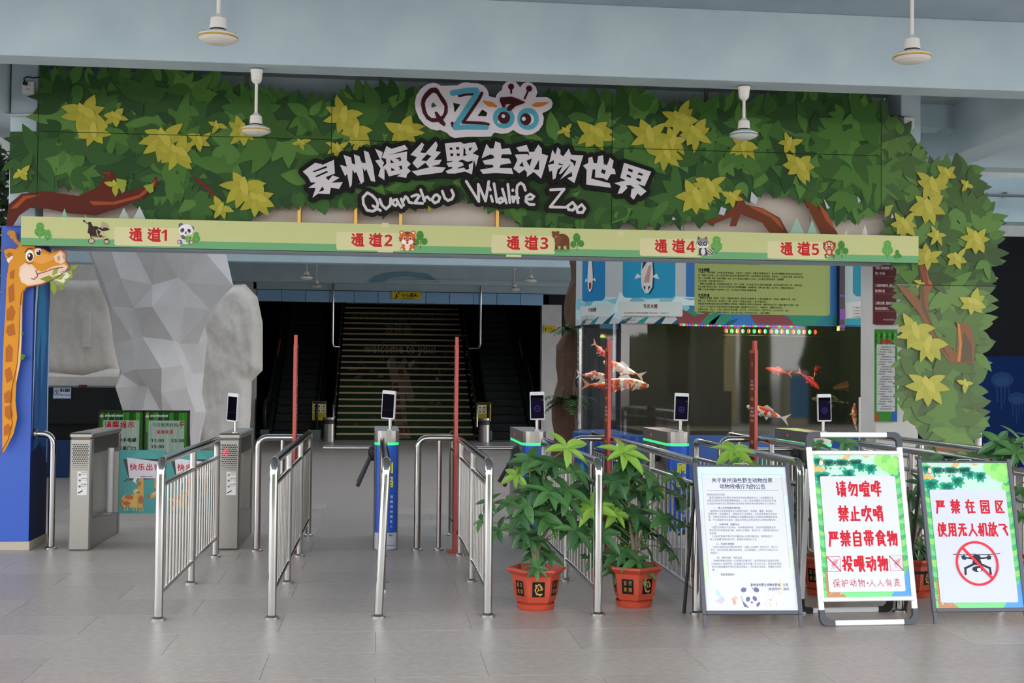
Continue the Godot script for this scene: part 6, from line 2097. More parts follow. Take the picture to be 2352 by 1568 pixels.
	art(b, "e 0 76 44 10 7fae72\ns 12 a03a34 -30,14 -50,-14 -44,-46\ns 12 a03a34 30,14 52,-22 50,-62\ne -44 -50 9 9 e0b890\ne 50 -68 9 9 e0b890\ns 12 a03a34 -18,40 -38,52 -30,74\ns 12 a03a34 18,40 40,54 40,76\ne 0 24 28 34 a03a34\ne -2 26 18 22 e0b890\ne -46 -46 12 12 a03a34\ne 44 -46 12 12 a03a34\ne 0 -38 44 36 a03a34\ne -2 -32 34 28 e6c49c\ne -16 -42 6 8 2a1614\ne 12 -42 6 8 2a1614\ne -2 -18 18 11 8a2a2a\ne -2 -12 10 5 d8757a", Vector2(4.213, 2.820), k3, 0.0022)
	part(t, "monkey_print", b, M.print)
	# tapes left on the board
	var tape := mat("d0c59a", 0.4)
	for p in [Vector2(0.043, 2.715), Vector2(1.216, 2.698), Vector2(2.212, 2.920), Vector2(0.040, 2.953)]:
		part(t, "tape", boxm(Vector3(p.x, p.y, 0.002), Vector3(0.14 if p.y < 2.8 else 0.06, 0.02 if p.y < 2.8 else 0.045, 0.002)), tape)

func make_giraffe_pillar():
	# blue cladding round the left pillar, plinth, wave picture on its inner side
	var t := thing("pillar_cladding", "bright blue pillar casing with a painted wave on its inner side", "pillar", Vector3.ZERO)
	var y1 := 2.9
	part(t, "casing", boxm(Vector3(-3.235, (0.08 + y1) / 2, -11.79), Vector3(0.29, y1 - 0.08, 0.56), 0.003), mat("2a55b5", 0.45))
	part(t, "plinth", boxm(Vector3(-3.235, 0.04, -11.79), Vector3(0.31, 0.08, 0.58), 0.004), mat("b3a898", 0.7))
	var b := MB.new()
	# on the side face: s runs from the front edge to the back, y up
	b.xf = Transform3D(Basis(Vector3.UP, PI / 2), Vector3(-3.089, 0, -11.51))
	b.ink("14306f").flat(pts("0,0.08 0.555,0.08 0.555,2.9 0,2.9"), 0.0)
	b.ink("1f5590").flat(pts("0.1,0.9 0.5,0.9 0.52,2.2 0.4,2.5 0.3,2.62 0.16,2.4 0.08,1.6"), 0.0005)
	b.ink("2a78a8").flat(pts("0.12,1.7 0.3,1.4 0.44,1.9 0.42,2.25 0.26,2.5 0.16,2.3"), 0.001)
	b.ink("1b4a86").flat(pts("0.2,1.0 0.3,1.3 0.26,2.0 0.2,1.7"), 0.0013)
	b.ink("b9cbe0").flat(pts("0.02,1.0 0.06,1.5 0.09,2.1 0.16,2.5 0.3,2.66 0.2,2.66 0.1,2.55 0.05,2.2"), 0.0016)
	b.ink("9ab4d4").flat(pts("0.52,0.75 0.553,0.75 0.553,2.0 0.53,2.3 0.51,1.5"), 0.0016)
	b.ink("101f4a").flat(pts("0.0,0.08 0.555,0.08 0.555,0.7 0.3,0.95 0.0,0.85"), 0.0018)
	part(t, "wave_print", b, M.print)
	# giraffe board
	var g := thing("giraffe_board", "cut-out board of a cartoon giraffe chewing leaves", "cutout", Vector3(0, 0, -11.44))
	b = MB.new()
	var body := "-3.307,2.184 -3.304,2.416 -3.285,2.572 -3.315,2.602 -3.332,2.668 -3.287,2.688 -3.231,2.682 -3.206,2.709 -3.252,2.767 -3.282,2.785 -3.290,2.820 -3.260,2.832 -3.230,2.814 -3.222,2.775 -3.176,2.722 -3.101,2.731 -3.063,2.701 -2.995,2.686 -2.942,2.656 -2.856,2.689 -2.807,2.659 -2.806,2.589 -2.775,2.543 -2.789,2.511 -2.834,2.483 -2.908,2.423 -3.001,2.375 -3.124,2.350 -3.160,2.295 -3.165,2.186 -3.163,1.876 -3.170,1.683 -3.204,1.489 -3.208,1.335 -3.190,1.181 -3.217,1.046 -3.288,0.892 -3.310,0.872 -3.321,1.411 -3.321,1.797"
	b.ink("d68f2c").plate(pts(body), 0.0, 0.01)
	part(g, "board", b, M.print)
	b = MB.new()
	var z := 0.0105
	for e in [["e8c79a", "-3.188,2.186 -3.169,2.186 -3.167,1.876 -3.174,1.683 -3.204,1.489 -3.199,1.644 -3.189,1.876"], ["ecc9b2", "-3.191,2.527 -3.143,2.567 -3.090,2.552 -3.044,2.499 -2.999,2.484 -2.910,2.532 -2.813,2.558 -2.778,2.535 -2.796,2.503 -2.841,2.487 -2.915,2.423 -3.001,2.383 -3.113,2.358 -3.177,2.388 -3.201,2.457"], ["f0d3c0", "-3.172,2.504 -3.127,2.536 -3.075,2.514 -3.043,2.452 -3.065,2.390 -3.132,2.373 -3.177,2.411 -3.189,2.457"], ["f0cdb6", "-2.904,2.626 -2.845,2.674 -2.810,2.643 -2.805,2.581 -2.835,2.557 -2.888,2.579"], ["e8a052", "-3.138,2.683 -3.025,2.662 -2.942,2.633 -2.897,2.649 -2.904,2.595 -3.000,2.554 -3.098,2.583 -3.144,2.613"], ["f2dcd0", "-3.308,2.587 -3.271,2.626 -3.248,2.611 -3.292,2.556"], ["a8662a", "-3.316,2.633 -3.279,2.657 -3.256,2.634 -3.286,2.603"]]:
		z += 0.0003
		b.ink(e[0]).flat(pts(e[1]), z)
	for e in ["-3.276,2.475 -3.239,2.503 -3.245,2.417 -3.274,2.417", "-3.288,2.339 -3.244,2.379 -3.233,2.224 -3.278,2.204", "-3.299,2.138 -3.255,2.185 -3.224,2.123 -3.245,2.046 -3.297,2.045", "-3.288,1.999 -3.237,2.022 -3.220,1.922 -3.272,1.906 -3.302,1.944", "-3.299,1.797 -3.270,1.836 -3.240,1.798 -3.245,1.682 -3.297,1.674", "-3.303,1.604 -3.259,1.636 -3.234,1.528 -3.285,1.489", "-3.306,1.392 -3.262,1.431 -3.239,1.393 -3.245,1.316 -3.297,1.315", "-3.296,1.277 -3.259,1.296 -3.228,1.219 -3.257,1.161 -3.294,1.200", "-3.300,1.103 -3.263,1.134 -3.240,1.088 -3.276,1.026 -3.298,1.026"]:
		z += 0.0001
		b.ink("b0642a").flat(pts(e), z)
	var k := 1.0 / 249.0
	art(b, "e 68 588 9 13 f3f1ee\ne 69 590 6 9 3a1d16\ne 67 587 2 3 f3f1ee\ne 86 578 7 9 f3f1ee\ne 87 580 5 6 3a1d16\ne 86 577 2 2 f3f1ee\ns 2 5a2a1a 58,580 64,572 74,572\ns 2 5a2a1a 80,570 90,570\ns 1.6 8a4a2a 60,602 66,606 74,604\ne 130 592 3 6 c9997a\ne 142 588 3 6 c9997a\ns 1.6 7a3a1e 82,620 86,632 78,640 72,638\ns 1.6 7a3a1e 84,628 98,624 118,616 140,612\ne 28 538 9 6 c98a3c\ns 8 c98a3c 30,540 38,556\ns 2 8a4a1e 8,575 20,570 35,572 42,565\ns 1.5 8a3a1a 62,658 52,672 50,700 49,780 46,830 36,880 34,920 38,960 30,995 10,1035\ns 1.5 8a3a1a 80,568 98,572 112,580 135,572 148,580 148,598 156,610 152,618 140,625 120,640 95,652 62,658", Vector2(-3.061, 2.576) + Vector2(-80, 600) * k, k, z)
	part(g, "print", b, M.print)
	# leafy twig in its mouth
	var lay := 0.0105
	for e in [["8a9a3c", "-2.778,2.535 -2.684,2.560 -2.714,2.513 -2.766,2.504"], ["97a446", "-2.796,2.495 -2.744,2.504 -2.735,2.442 -2.765,2.426"], ["dfe0d2", "-2.923,2.454 -2.796,2.495 -2.758,2.457 -2.831,2.366 -2.889,2.404"], ["97a446", "-2.902,2.509 -2.857,2.533 -2.871,2.471 -2.916,2.447"], ["7f9038", "-3.020,2.421 -2.938,2.454 -2.900,2.431 -2.952,2.392"], ["97a446", "-2.908,2.447 -2.796,2.472 -2.832,2.417 -2.900,2.424"], ["8a9a3c", "-2.930,2.404 -2.884,2.385 -2.868,2.327 -2.890,2.284 -2.921,2.326"], ["97a446", "-2.889,2.416 -2.813,2.386 -2.801,2.363 -2.869,2.377"], ["7f9038", "-2.832,2.386 -2.801,2.332 -2.853,2.323"], ["8a9a3c", "-2.802,2.425 -2.757,2.426 -2.794,2.379"], ["4f7a38", "-3.164,1.753 -3.126,1.738 -3.148,1.699 -3.170,1.698"], ["4f7a38", "-3.168,1.934 -3.146,1.946 -3.160,1.907"]]:
		b = MB.new()
		lay += 0.0004
		b.ink(e[0]).plate(pts(e[1]), 0.0, lay)
		part(g, "twig_leaf", b, M.print)

func make_fans():
	var enamel := mat("dcd8d2", 0.35)
	var specs := [[Vector2(-1.072, 4.029), 3.737, 8.2, 4.69, 1.0, "c9a23c", "near ceiling fan with a gold ring at the top left"], [Vector2(3.648, 4.226), 3.782, 8.2, 4.69, 1.0, "c9a23c", "near ceiling fan with a gold ring at the top right"],
		[Vector2(-1.026, 4.653), 3.538, 10.25, 4.09, 0.93, "c9a23c", "ceiling fan with a gold ring under the beam on the left"], [Vector2(3.067, 4.824), 3.624, 10.25, 4.09, 0.93, "4a8a94", "ceiling fan with a teal ring under the beam on the right"],
		[Vector2(-1.490, 9.263), 3.522, 25.5, 4.17, 0.98, "dcd8d2", "small far ceiling fan, first from the left in the hall"], [Vector2(-1.434, 10.086), 3.544, 28.2, 4.17, 0.98, "dcd8d2", "small far ceiling fan, second from the left in the hall"], [Vector2(3.098, 9.456), 3.539, 25.5, 4.17, 0.98, "dcd8d2", "small far ceiling fan, rightmost in the hall"], [Vector2(3.052, 10.273), 3.549, 28.2, 4.17, 0.98, "dcd8d2", "small far ceiling fan, third from the left in the hall"]]
	for e in specs:
		var p: Vector2 = e[0]
		var y: float = e[1]
		var s: float = e[4]
		var f := thing("ceiling_fan", e[6], "ceiling fan", Vector3(p.x, y, -e[2]), 0.0, "bladeless ceiling fans")
		var top: float = e[3] - y
		var b := MB.new()
		b.lathe(Vector3.ZERO, [Vector2(0.0, 0.0), Vector2(0.045, 0.001), Vector2(0.075, 0.008), Vector2(0.105, 0.02), Vector2(0.128, 0.036)], 32)
		b.lathe(Vector3.ZERO, [Vector2(0.131, 0.047), Vector2(0.127, 0.058), Vector2(0.1, 0.075), Vector2(0.066, 0.086), Vector2(0.0, 0.088)], 32)
		b.xf = Transform3D(Basis().scaled(Vector3(s, s, s)), Vector3.ZERO)
		part(f, "motor_housing", b, enamel).scale = Vector3(s, s, s)
		b = MB.new()
		b.lathe(Vector3.ZERO, [Vector2(0.128, 0.036), Vector2(0.132, 0.039), Vector2(0.132, 0.044), Vector2(0.131, 0.047)], 32)
		part(f, "trim_ring", b, mat(e[5], 0.35, 0.5 if e[5] == "c9a23c" else 0.0)).scale = Vector3(s, s, s)
		b = MB.new()
		b.lathe(Vector3.ZERO, [Vector2(0.04, 0.086), Vector2(0.04, 0.106)], 20)
		part(f, "neck", b, M.shade_grey).scale = Vector3(s, s, s)
		b = MB.new()
		b.lathe(Vector3.ZERO, [Vector2(0.052, 0.1), Vector2(0.056, 0.108), Vector2(0.05, 0.17), Vector2(0.03, 0.185), Vector2(0.018, 0.2)], 24)
		part(f, "canopy_cup", b, enamel).scale = Vector3(s, s, s)
		b = MB.new()
		b.tube([Vector3(0, 0.19 * s, 0), Vector3(0, top - 0.1 if top > 0.35 else top, 0)], 0.013, 12)
		part(f, "down_rod", b, enamel)
		b = MB.new()
		b.lathe(Vector3(0, top - 0.13, 0), [Vector2(0.0, 0.0), Vector2(0.026, 0.006), Vector2(0.042, 0.03), Vector2(0.05, 0.1), Vector2(0.053, 0.115), Vector2(0.0, 0.12)], 24)
		part(f, "ceiling_cup", b, enamel)
		b = MB.new()
		for k in 3:
			var a := TAU * k / 3 + 0.3
			b.ball(Vector3(cos(a) * 0.12, 0.064, sin(a) * 0.12), Vector3(0.006, 0.008, 0.006), 4, 8)
		part(f, "screws", b, M.steel).scale = Vector3(s, s, s)

func elbow(a: Vector3, corner: Vector3, b: Vector3, r: float, steps := 6) -> Array:
	# a path from a to b whose corner is rounded
	var u := (a - corner).normalized()
	var w := (b - corner).normalized()
	var o := [a]
	for i in steps + 1:
		var t := float(i) / steps
		var p := corner + u * r
		var q := corner + w * r
		o.append(p.lerp(corner, t).lerp(corner.lerp(q, t), t))
	o.append(b)
	return o

func make_rails():
	# x, sections, lean of the front post (metres at the top), label
	var rails := [[-1.395, 2, 0.0, "short steel railing leading to the swing gate, leftmost of the railings"], [-0.675, 3, 0.0, "long steel railing with a red height post, left of the first turnstile"], [0.045, 2, 0.03, "steel railing with a slanting front post in front of the first turnstile"], [0.735, 3, 0.0, "long steel railing just left of the first potted plant"], [1.475, 2, 0.0, "steel railing between the two potted plants"], [2.15, 3, 0.0, "long steel railing that ends behind the notice stand"], [2.87, 2, 0.0, "short steel railing whose elbow shows right of the notice stand"], [3.575, 3, 0.0, "long steel railing behind the white framed stand"], [4.285, 2, 0.0, "short steel railing whose elbow shows above the drone sign"], [5.0, 3, 0.0, "long steel railing, rightmost of all"]]
	var thin := {}
	for e in rails:
		var x: float = e[0]
		var secs: int = e[1]
		var step := 1.4
		var t := thing("queue_railing", e[3], "railing", Vector3(x, 0, -8.24), 0.0, "steel queue railings")
		var zb := -step * secs
		var r := 0.029
		var b := MB.new()
		var lean: float = e[2]
		if secs == 3:
			b.tube(elbow(Vector3(0, 0.012, 0), Vector3(0, 1.02, 0), Vector3(0, 1.02, zb + 0.15), 0.09), r, 18)
			part(t, "front_post_and_handrail", b, M.polish)
			b = MB.new()
			b.tube(elbow(Vector3(0, 1.02, zb + 0.15), Vector3(0, 1.02, zb), Vector3(0, 0.012, zb), 0.09), r, 18)
			part(t, "rear_post", b, M.steel)
		else:
			b.tube(elbow(Vector3(-lean, 0.012, 0), Vector3(lean * 0.4, 1.02, 0), Vector3(0, 1.02, zb + 0.15), 0.09), r, 18)
			part(t, "front_post_and_handrail", b, M.polish)
			b = MB.new()
			b.tube(elbow(Vector3(0, 1.02, zb + 0.15), Vector3(0, 1.02, zb), Vector3(0, 0.012, zb), 0.07), r, 18)
			part(t, "rear_post", b, M.steel)
		# the lower stretch of the front post is satin, like the other posts
		for k in range(1, secs):
			b = MB.new()
			b.tube([Vector3(0, 0.012, -step * k), Vector3(0, 1.0, -step * k)], r * 0.86, 16)
			part(t, "post", b, M.steel)
		for k in secs + 1:
			b = MB.new()
			b.lathe(Vector3(-lean if k == 0 else 0.0, 0.0, -step * k), [Vector2(0.0, 0.0), Vector2(0.047, 0.0), Vector2(0.047, 0.012), Vector2(0.036, 0.02), Vector2(0.03, 0.024)], 20)
			part(t, "foot_flange", b, M.steel)
		for k in secs:
			var z0 := -step * k - 0.02
			var z1 := -step * (k + 1) + 0.02
			b = MB.new()
			b.tube([Vector3(0, 0.865, z0), Vector3(0, 0.865, z1)], 0.019, 14)
			part(t, "middle_rail", b, M.polish)
			b = MB.new()
			b.tube([Vector3(0, 0.165, z0), Vector3(0, 0.165, z1)], 0.017, 14)
			part(t, "lower_rail", b, M.polish)
			if not thin.has("m"):
				var m := MB.new()
				m.tube([Vector3(0, 0.165, 0), Vector3(0, 0.865, 0)], 0.008, 10, false)
				thin.m = m.mesh()
			for j in 9:
				var o := part(t, "baluster", thin.m, M.steel)
				o.position = Vector3(0, 0, lerpf(z0, z1, (j + 1) / 10.0))
	# low hoops beside the gates
	var hoops := [[-2.925, -3.09, 1.035, 0.0, "steel handrail bent from the blue pillar down to the floor"], [-1.075, -0.68, 1.02, -0.86, "steel hoop between the swing gate and the second railing"], [0.364, 0.73, 1.02, 0.561, "steel hoop right of the first turnstile"], [1.79, 2.145, 1.02, 1.97, "steel hoop behind the second potted plant"], [3.2, 3.57, 1.02, 3.38, "steel hoop right of the third turnstile"]]
	for e in hoops:
		var t := thing("hoop_rail", e[4], "railing", Vector3(0, 0, -11.4 if e[3] != 0.0 else -11.62), 0.0)
		var b := MB.new()
		b.tube(elbow(Vector3(e[0], 0.01, 0), Vector3(e[0], e[2], 0), Vector3(e[1], e[2], 0), 0.1), 0.03, 16)
		part(t, "tube", b, M.polish)
		b = MB.new()
		b.lathe(Vector3(e[0], 0, 0), [Vector2(0, 0), Vector2(0.055, 0.0), Vector2(0.055, 0.012), Vector2(0.034, 0.02)], 18)
		part(t, "foot_flange", b, M.steel)
		if e[3] != 0.0:
			b = MB.new()
			b.tube([Vector3(e[3], 0.01, 0), Vector3(e[3], e[2] - 0.02, 0)], 0.021, 14)
			part(t, "inner_post", b, M.steel)
			b = MB.new()
			b.lathe(Vector3(e[3], 0, 0), [Vector2(0, 0), Vector2(0.045, 0.0), Vector2(0.045, 0.012), Vector2(0.024, 0.02)], 18)
			part(t, "foot_flange", b, M.steel)
		else:
			b = MB.new()
			b.xf = Transform3D(Basis(Vector3.BACK, PI / 2), Vector3(-3.085, e[2], 0))
			b.lathe(Vector3.ZERO, [Vector2(0.0, -0.02), Vector2(0.05, -0.02), Vector2(0.05, 0.0), Vector2(0.0, 0.0)], 18)
			part(t, "wall_flange", b, M.steel)
	var wp := MB.new()
	wp.tube([Vector3(0, 0.0, 0), Vector3(0, 1.15, 0)], 0.033, 16)
	solo("white_pole", wp, mat("d9d2c8", 0.4), "short pale pole at the right foot of the leaf arch", "pole", Vector3(5.885, 0, -11.7))
	# red height posts: boards seen edge on, print on both flanks
	var reds := [[-0.745, "red height post on the second railing, leftmost of the four"], [0.7, "red height post right of the first turnstile"], [2.1, "red height post behind the second potted plant"], [3.48, "red height post in front of the bright tank reflection, rightmost of the four"]]
	for e in reds:
		var t := thing("height_post", e[1], "post", Vector3(e[0], 0, -11.2), 0.0, "red height posts")
		part(t, "plate", boxm(Vector3(0, 0.004, -0.08), Vector3(0.14, 0.008, 0.2), 0.002), M.red_post)
		part(t, "board", boxm(Vector3(0, 0.93, -0.085), Vector3(0.03, 1.86, 0.17), 0.003), M.red_post)
		part(t, "head", boxm(Vector3(0.0, 1.9, -0.06), Vector3(0.028, 0.09, 0.07), 0.003), M.red_post)
		for side in [1.0, -1.0]:
			var b := MB.new()
			b.xf = Transform3D(Basis(Vector3.UP, PI / 2 * side), Vector3(0.0152 * side, 0, -0.085))
			b.ink("6e2f24").flat(round_rect(-0.08, 0.03, 0.16, 1.8, 0.0), 0.0)
			for k in 3:
				var y: float = [1.4, 1.2, 1.0][k]
				b.ink("c9a23c").flat(round_rect(-0.08, y, 0.035, 0.004, 0.0), 0.0004)
				b.ink("c9a23c").flat(round_rect(0.045, y, 0.035, 0.004, 0.0), 0.0004)
				write_mid(b, ["140", "120", "100"][k], 0.0, y + 0.02, 0.036, 0.0004, "c9a23c", 0.1, 0.036, 0.0)
			for q in [["FULL", 1.58], ["PRICE", 1.545], ["1.4M", 1.51], ["HALF", 1.33], ["PRICE", 1.295], ["TO 1.4M", 1.26]]:
				write_mid(b, q[0], 0.0, q[1], 0.024, 0.0004, "d8c8c4", 0.1, 0.03, 0.0)
			art(b, "s 6 d8a868 0,-40 0,30\ns 6 d8a868 -20,-20 0,14 20,-20", Vector2(0, 1.72), 0.001, 0.0004)
			part(t, "flank_print", b, M.print)

func screen_terminal(parent: Node3D, at: Vector3, turn: float, tilt: float, lit: bool):
	# a face reader: slab on a short pole; at is the foot of the pole
	var b := MB.new()
	b.tube([at, at + Vector3(0, 0.16, 0)], 0.017, 14)
	b.lathe(at, [Vector2(0, 0), Vector2(0.035, 0.0), Vector2(0.035, 0.008), Vector2(0.018, 0.012)], 18)
	part(parent, "pole", b, M.steel)
	var basis := Basis(Vector3.UP, turn) * Basis(Vector3.BACK, tilt)
	var mid := at + Vector3(0, 0.235, 0) + basis * Vector3(0, 0, 0.03)
	var xf := Transform3D(basis, mid)
	b = MB.new()
	b.xf = xf
	b.plate(round_rect(-0.0675, -0.13, 0.135, 0.26, 0.01), -0.012, 0.01)
	var slab := part(parent, "reader", b, mat("d3d4d6", 0.35))
	b = MB.new()
	b.xf = xf
	b.ink("0b0c10").flat(round_rect(-0.061, -0.118, 0.122, 0.216, 0.003), 0.0105)
	if lit:
		b.ink("191426").flat(round_rect(-0.061, -0.118, 0.122, 0.19, 0.003), 0.0108)
		art(b, "o 0 6 28 28 3 3a4390\no 0 6 20 20 3 3a4390\ne 0 6 3 3 9aa0d8\nr 40 -75 14 4 0 8a8a94", Vector2(0, -0.02), 0.001, 0.0108)
	else:
		art(b, "s 1 4a4e58 -54,50 54,46", Vector2.ZERO, 0.001, 0.0108)
	part(slab, "screen", b, M.screen)

func make_gates():
	# swing gate: two cabinets and two printed wings
	var cab := [[-2.65, 1.3, "steel swing gate cabinet nearest to the blue pillar", false], [-1.34, 1.2, "steel swing gate cabinet with a face reader, behind the first railing", true]]
	for e in cab:
		var len_: float = e[1]
		var t := thing("swing_gate_cabinet", e[2], "gate", Vector3(e[0], 0, -11.48), 0.0, "swing gate cabinets")
		var w := 0.185
		part(t, "front_column", boxm(Vector3(0, 0.5, -0.06), Vector3(w, 1.0, 0.12), 0.012), M.brushed)
		part(t, "rear_column", boxm(Vector3(0, 0.5, -len_ + 0.05), Vector3(w, 1.0, 0.1), 0.012), M.brushed)
		part(t, "lid", boxm(Vector3(0, 1.025, -len_ / 2), Vector3(w + 0.01, 0.05, len_), 0.012), M.brushed)
		part(t, "upper_panel", boxm(Vector3(0, 0.93, -len_ / 2), Vector3(w - 0.01, 0.15, len_ - 0.1), 0.004), mat("3a3937", 0.35, 0.7))
		part(t, "lower_panel", boxm(Vector3(0, 0.13, -len_ / 2), Vector3(w - 0.01, 0.26, len_ - 0.1), 0.004), M.brushed)
		part(t, "window_panel", boxm(Vector3(0, 0.55, -len_ / 2), Vector3(0.05, 0.62, len_ - 0.2), 0.002), mat("b7b2aa", 0.25, 0.6))
		var b := MB.new()
		for k in 13:
			for j in 9:
				var r := 0.0062 if k < 9 else 0.0062 - 0.0009 * (k - 8)
				b.ink("151515").disc(Vector2((j - 4) * 0.0155 + (0.0078 if k % 2 else 0.0) - 0.004, 0.945 - k * 0.0185), r, r, 0.0006, 8)
		part(t, "perforation", b, M.print)
		b = MB.new()
		art(b, "r -42 -105 84 210 2 dcdcda\ns 1 8a8a8a -40,-52 40,-52\ns 1 8a8a8a -40,0 40,0\ns 1 8a8a8a -40,50 40,50\no -22 -76 11 11 2.5 b03038\no -22 -24 11 11 2.5 b03038\no -22 28 11 11 2.5 b03038\ne -22 -76 5 7 3a3a3a\ne -22 -24 6 6 3a3a3a\ne -22 28 5 7 3a3a3a\np 3a3a3a -36,84 4,62 4,74 -36,92\np c9a23c -10,-92 -4,-102 2,-92\np c9a23c -10,-40 -4,-50 2,-40\np c9a23c -10,12 -4,2 2,12\np c9a23c -10,62 -4,52 2,62", Vector2(0.02, 0.6), 0.001, 0.0006)
		for k in 3:
			write(b, ["注意安全", "请勿拥挤", "禁止翻越"][k], 0.014, 0.7 - k * 0.052, 0.011, 0.004, "77777a", 0.1, 0.0105, 0.1)
			write(b, ["请保管财物", "一人一次通行", "禁止攀爬"][k], 0.014, 0.682 - k * 0.052, 0.009, 0.004, "9a9a9c", 0.1, 0.0085, 0.1)
		part(t, "label_print", b, M.print)
		if e[3]:
			b = MB.new()
			b.ink("ff3b57")
			art(b, "s 9 ff3b57 14,-26 -14,0 14,26\ns 9 ff3b57 -10,-2 22,-2", Vector2(-0.04, 0.88), 0.0012, 0.001)
			var glow := mat("ff3b57", 0.5)
			glow.emission_enabled = true
			glow.emission = Color.html("ff3b57")
			glow.emission_energy_multiplier = 0.12
			part(t, "arrow_lamp", b, glow, "small red arrow lamp")
			screen_terminal(t, Vector3(0.035, 1.05, -0.12), -0.75, -0.06, false)
		else:
			part(t, "reader_window", boxm(Vector3(0.03, 1.052, -0.5), Vector3(0.07, 0.004, 0.05), 0.001), mat("e3a8a8", 0.4))
		# hinge column and printed wing
		var side := 1.0 if not e[3] else -1.0
		var hz := -len_ * 0.5
		b = MB.new()
		b.tube([Vector3(side * 0.13, 0.27, hz), Vector3(side * 0.13, 0.88, hz)], 0.03, 16)
		part(t, "hinge_tube", b, mat("d7d7d8", 0.3))
		b = MB.new()
		b.box(Vector3(side * 0.185, 0.56, hz), Vector3(0.05, 0.58, 0.03), 0.004)
		b.box(Vector3(side * 0.1, 0.26, hz), Vector3(0.12, 0.03, 0.06), 0.004)
		part(t, "hinge_clamp", b, M.brushed)
		b = MB.new()
		var wing := round_rect(0.0, 0.0, 0.46, 0.6, 0.0)
		wing = PackedVector2Array([Vector2(0, 0), Vector2(0.44, 0), Vector2(0.44, 0.55), Vector2(0.425, 0.585), Vector2(0.39, 0.6), Vector2(0, 0.6)])
		if side < 0:
			for i in wing.size():
				wing[i].x = 0.44 - wing[i].x
		var x0 := 0.21 if side > 0 else -0.65
		var o := Transform3D(Basis(), Vector3(x0, 0.26, hz))
		b.xf = o
		b.ink("3f9d9a").plate(wing, -0.006, 0.006)
		var wp := part(t, "wing", b, M.gloss, "teal printed gate wing")
		b = MB.new()
		b.xf = o
		art(b, "e 230 120 150 110 48a6a2\np 333438 30,85 420,82 380,270 90,290\np e7e4ef 65,72 425,118 378,268 170,268 152,292 160,325 120,290 135,268 90,268\np 333438 60,260 80,282 115,284 62,290\ne 215 330 2 2 3f9d9a\np d8a44a 175,270 222,270 226,430 215,545 70,545 30,520 20,460 45,425 130,420 170,420\ne 90 445 40 22 b8663a 10\ne 200 470 26 40 b8663a 5\ne 186 320 16 26 b8663a\ne 25 500 16 26 b8663a\np e0b85c 26,500 60,485 130,480 138,420 150,365 165,365 178,380 180,400 165,430 168,520 160,540 40,540\ne 70 505 36 20 b8663a\ne 80 535 20 10 b8663a\ns 8 d8b05c 52,535 54,590\ns 8 d8b05c 78,535 80,590\ns 8 d8b05c 140,535 138,590\ns 8 d8b05c 160,535 162,590\ns 8 d8a44a 195,530 198,580\ns 8 d8a44a 218,530 222,580\ne 152 395 24 24 e0b85c\ne 178 402 18 13 8a8268 10\ne 148 384 7 8 f2f0ec\ne 164 384 7 8 f2f0ec\ne 149 385 3 3 1a1a1a\ne 165 385 3 3 1a1a1a\ns 3 b8663a 42,425 36,390 60,378 95,392\np d8a44a 325,268 370,268 368,370 345,400 325,370\np d8a44a 290,420 330,390 372,385 400,350 404,358 390,388 350,430 310,455 270,458\ne 268 440 24 22 857d66 -20\ne 318 415 9 10 f2f0ec\ne 340 402 9 10 f2f0ec\ne 319 417 4 4 1a1a1a\ne 341 404 4 4 1a1a1a\ne 330 372 8 8 b83a3a\ne 350 285 10 14 b8663a\ne 375 345 12 12 22242a\ne 50 295 10 7 22242a\np c9483f 72,305 80,298 86,305 79,314\np c9483f 255,365 263,358 270,365 262,374\np c9586a 400,300 425,290 425,330 405,330\ne 110 585 90 8 38918e", Vector2(0.005, 0.6), 0.001, 0.0062, 0.00006)
		write(b, "快乐出行", 0.1, 0.47, 0.062, 0.0095, "d33a3c", 0.15, 0.062, 0.2)
		write(b, "Happy travel", 0.2, 0.358, 0.015, 0.0095, "22242a", 0.1, 0.015, 0.0)
		b.ink("22242a").line(PackedVector2Array([Vector2(0.335, 0.348), Vector2(0.38, 0.348)]), 0.0012, 0.0095)
		part(wp, "print", b, M.gloss)
	# tripod turnstiles
	var turn := [[0.077, 0.0, "first tripod turnstile, with a narrow blue front and turned face reader"], [1.437, 0.0, "second tripod turnstile, blue front behind the first potted plant"], [2.8, 0.0, "third tripod turnstile, left of the notice stand"], [4.19, 0.0, "fourth tripod turnstile, half hidden behind the white framed stand"]]
	for i in turn.size():
		var e: Array = turn[i]
		var t := thing("tripod_turnstile", e[2], "turnstile", Vector3(e[0], 0, -11.38), 0.0, "tripod turnstiles")
		var w := 0.112
		var plan := PackedVector2Array()
		for k in 9:
			var a := -PI * k / 8
			plan.append(Vector2(cos(a) * w, sin(a) * 0.08))
		var full := PackedVector2Array([Vector2(-w, 1.1), Vector2(w, 1.1)])
		for k in 9:
			var a := -PI * k / 8
			full.append(Vector2(cos(a) * w, -0.0 + sin(a) * 0.08 + 0.08))
		# plan seen from above: second axis is depth into the picture
		var shell := func(p: PackedVector2Array, y0: float, y1: float, grow: float) -> MB:
			var m := MB.new()
			m.xf = Transform3D(Basis(Vector3.RIGHT, Vector3.FORWARD, Vector3.UP), Vector3.ZERO)
			var q := p
			if grow != 0.0:
				var off := Geometry2D.offset_polygon(p, grow, Geometry2D.JOIN_ROUND)
				if off.size() > 0:
					q = off[0]
			m.plate(q, y0, y1)
			return m
		part(t, "cabinet", shell.call(full, 0.0, 0.955, 0.0), M.brushed)
		part(t, "glow_band", shell.call(full, 0.955, 0.98, -0.002), green_glow())
		part(t, "lid", shell.call(full, 0.98, 1.085, 0.002), M.brushed)
		# blue print wraps the rounded front
		var b := MB.new()
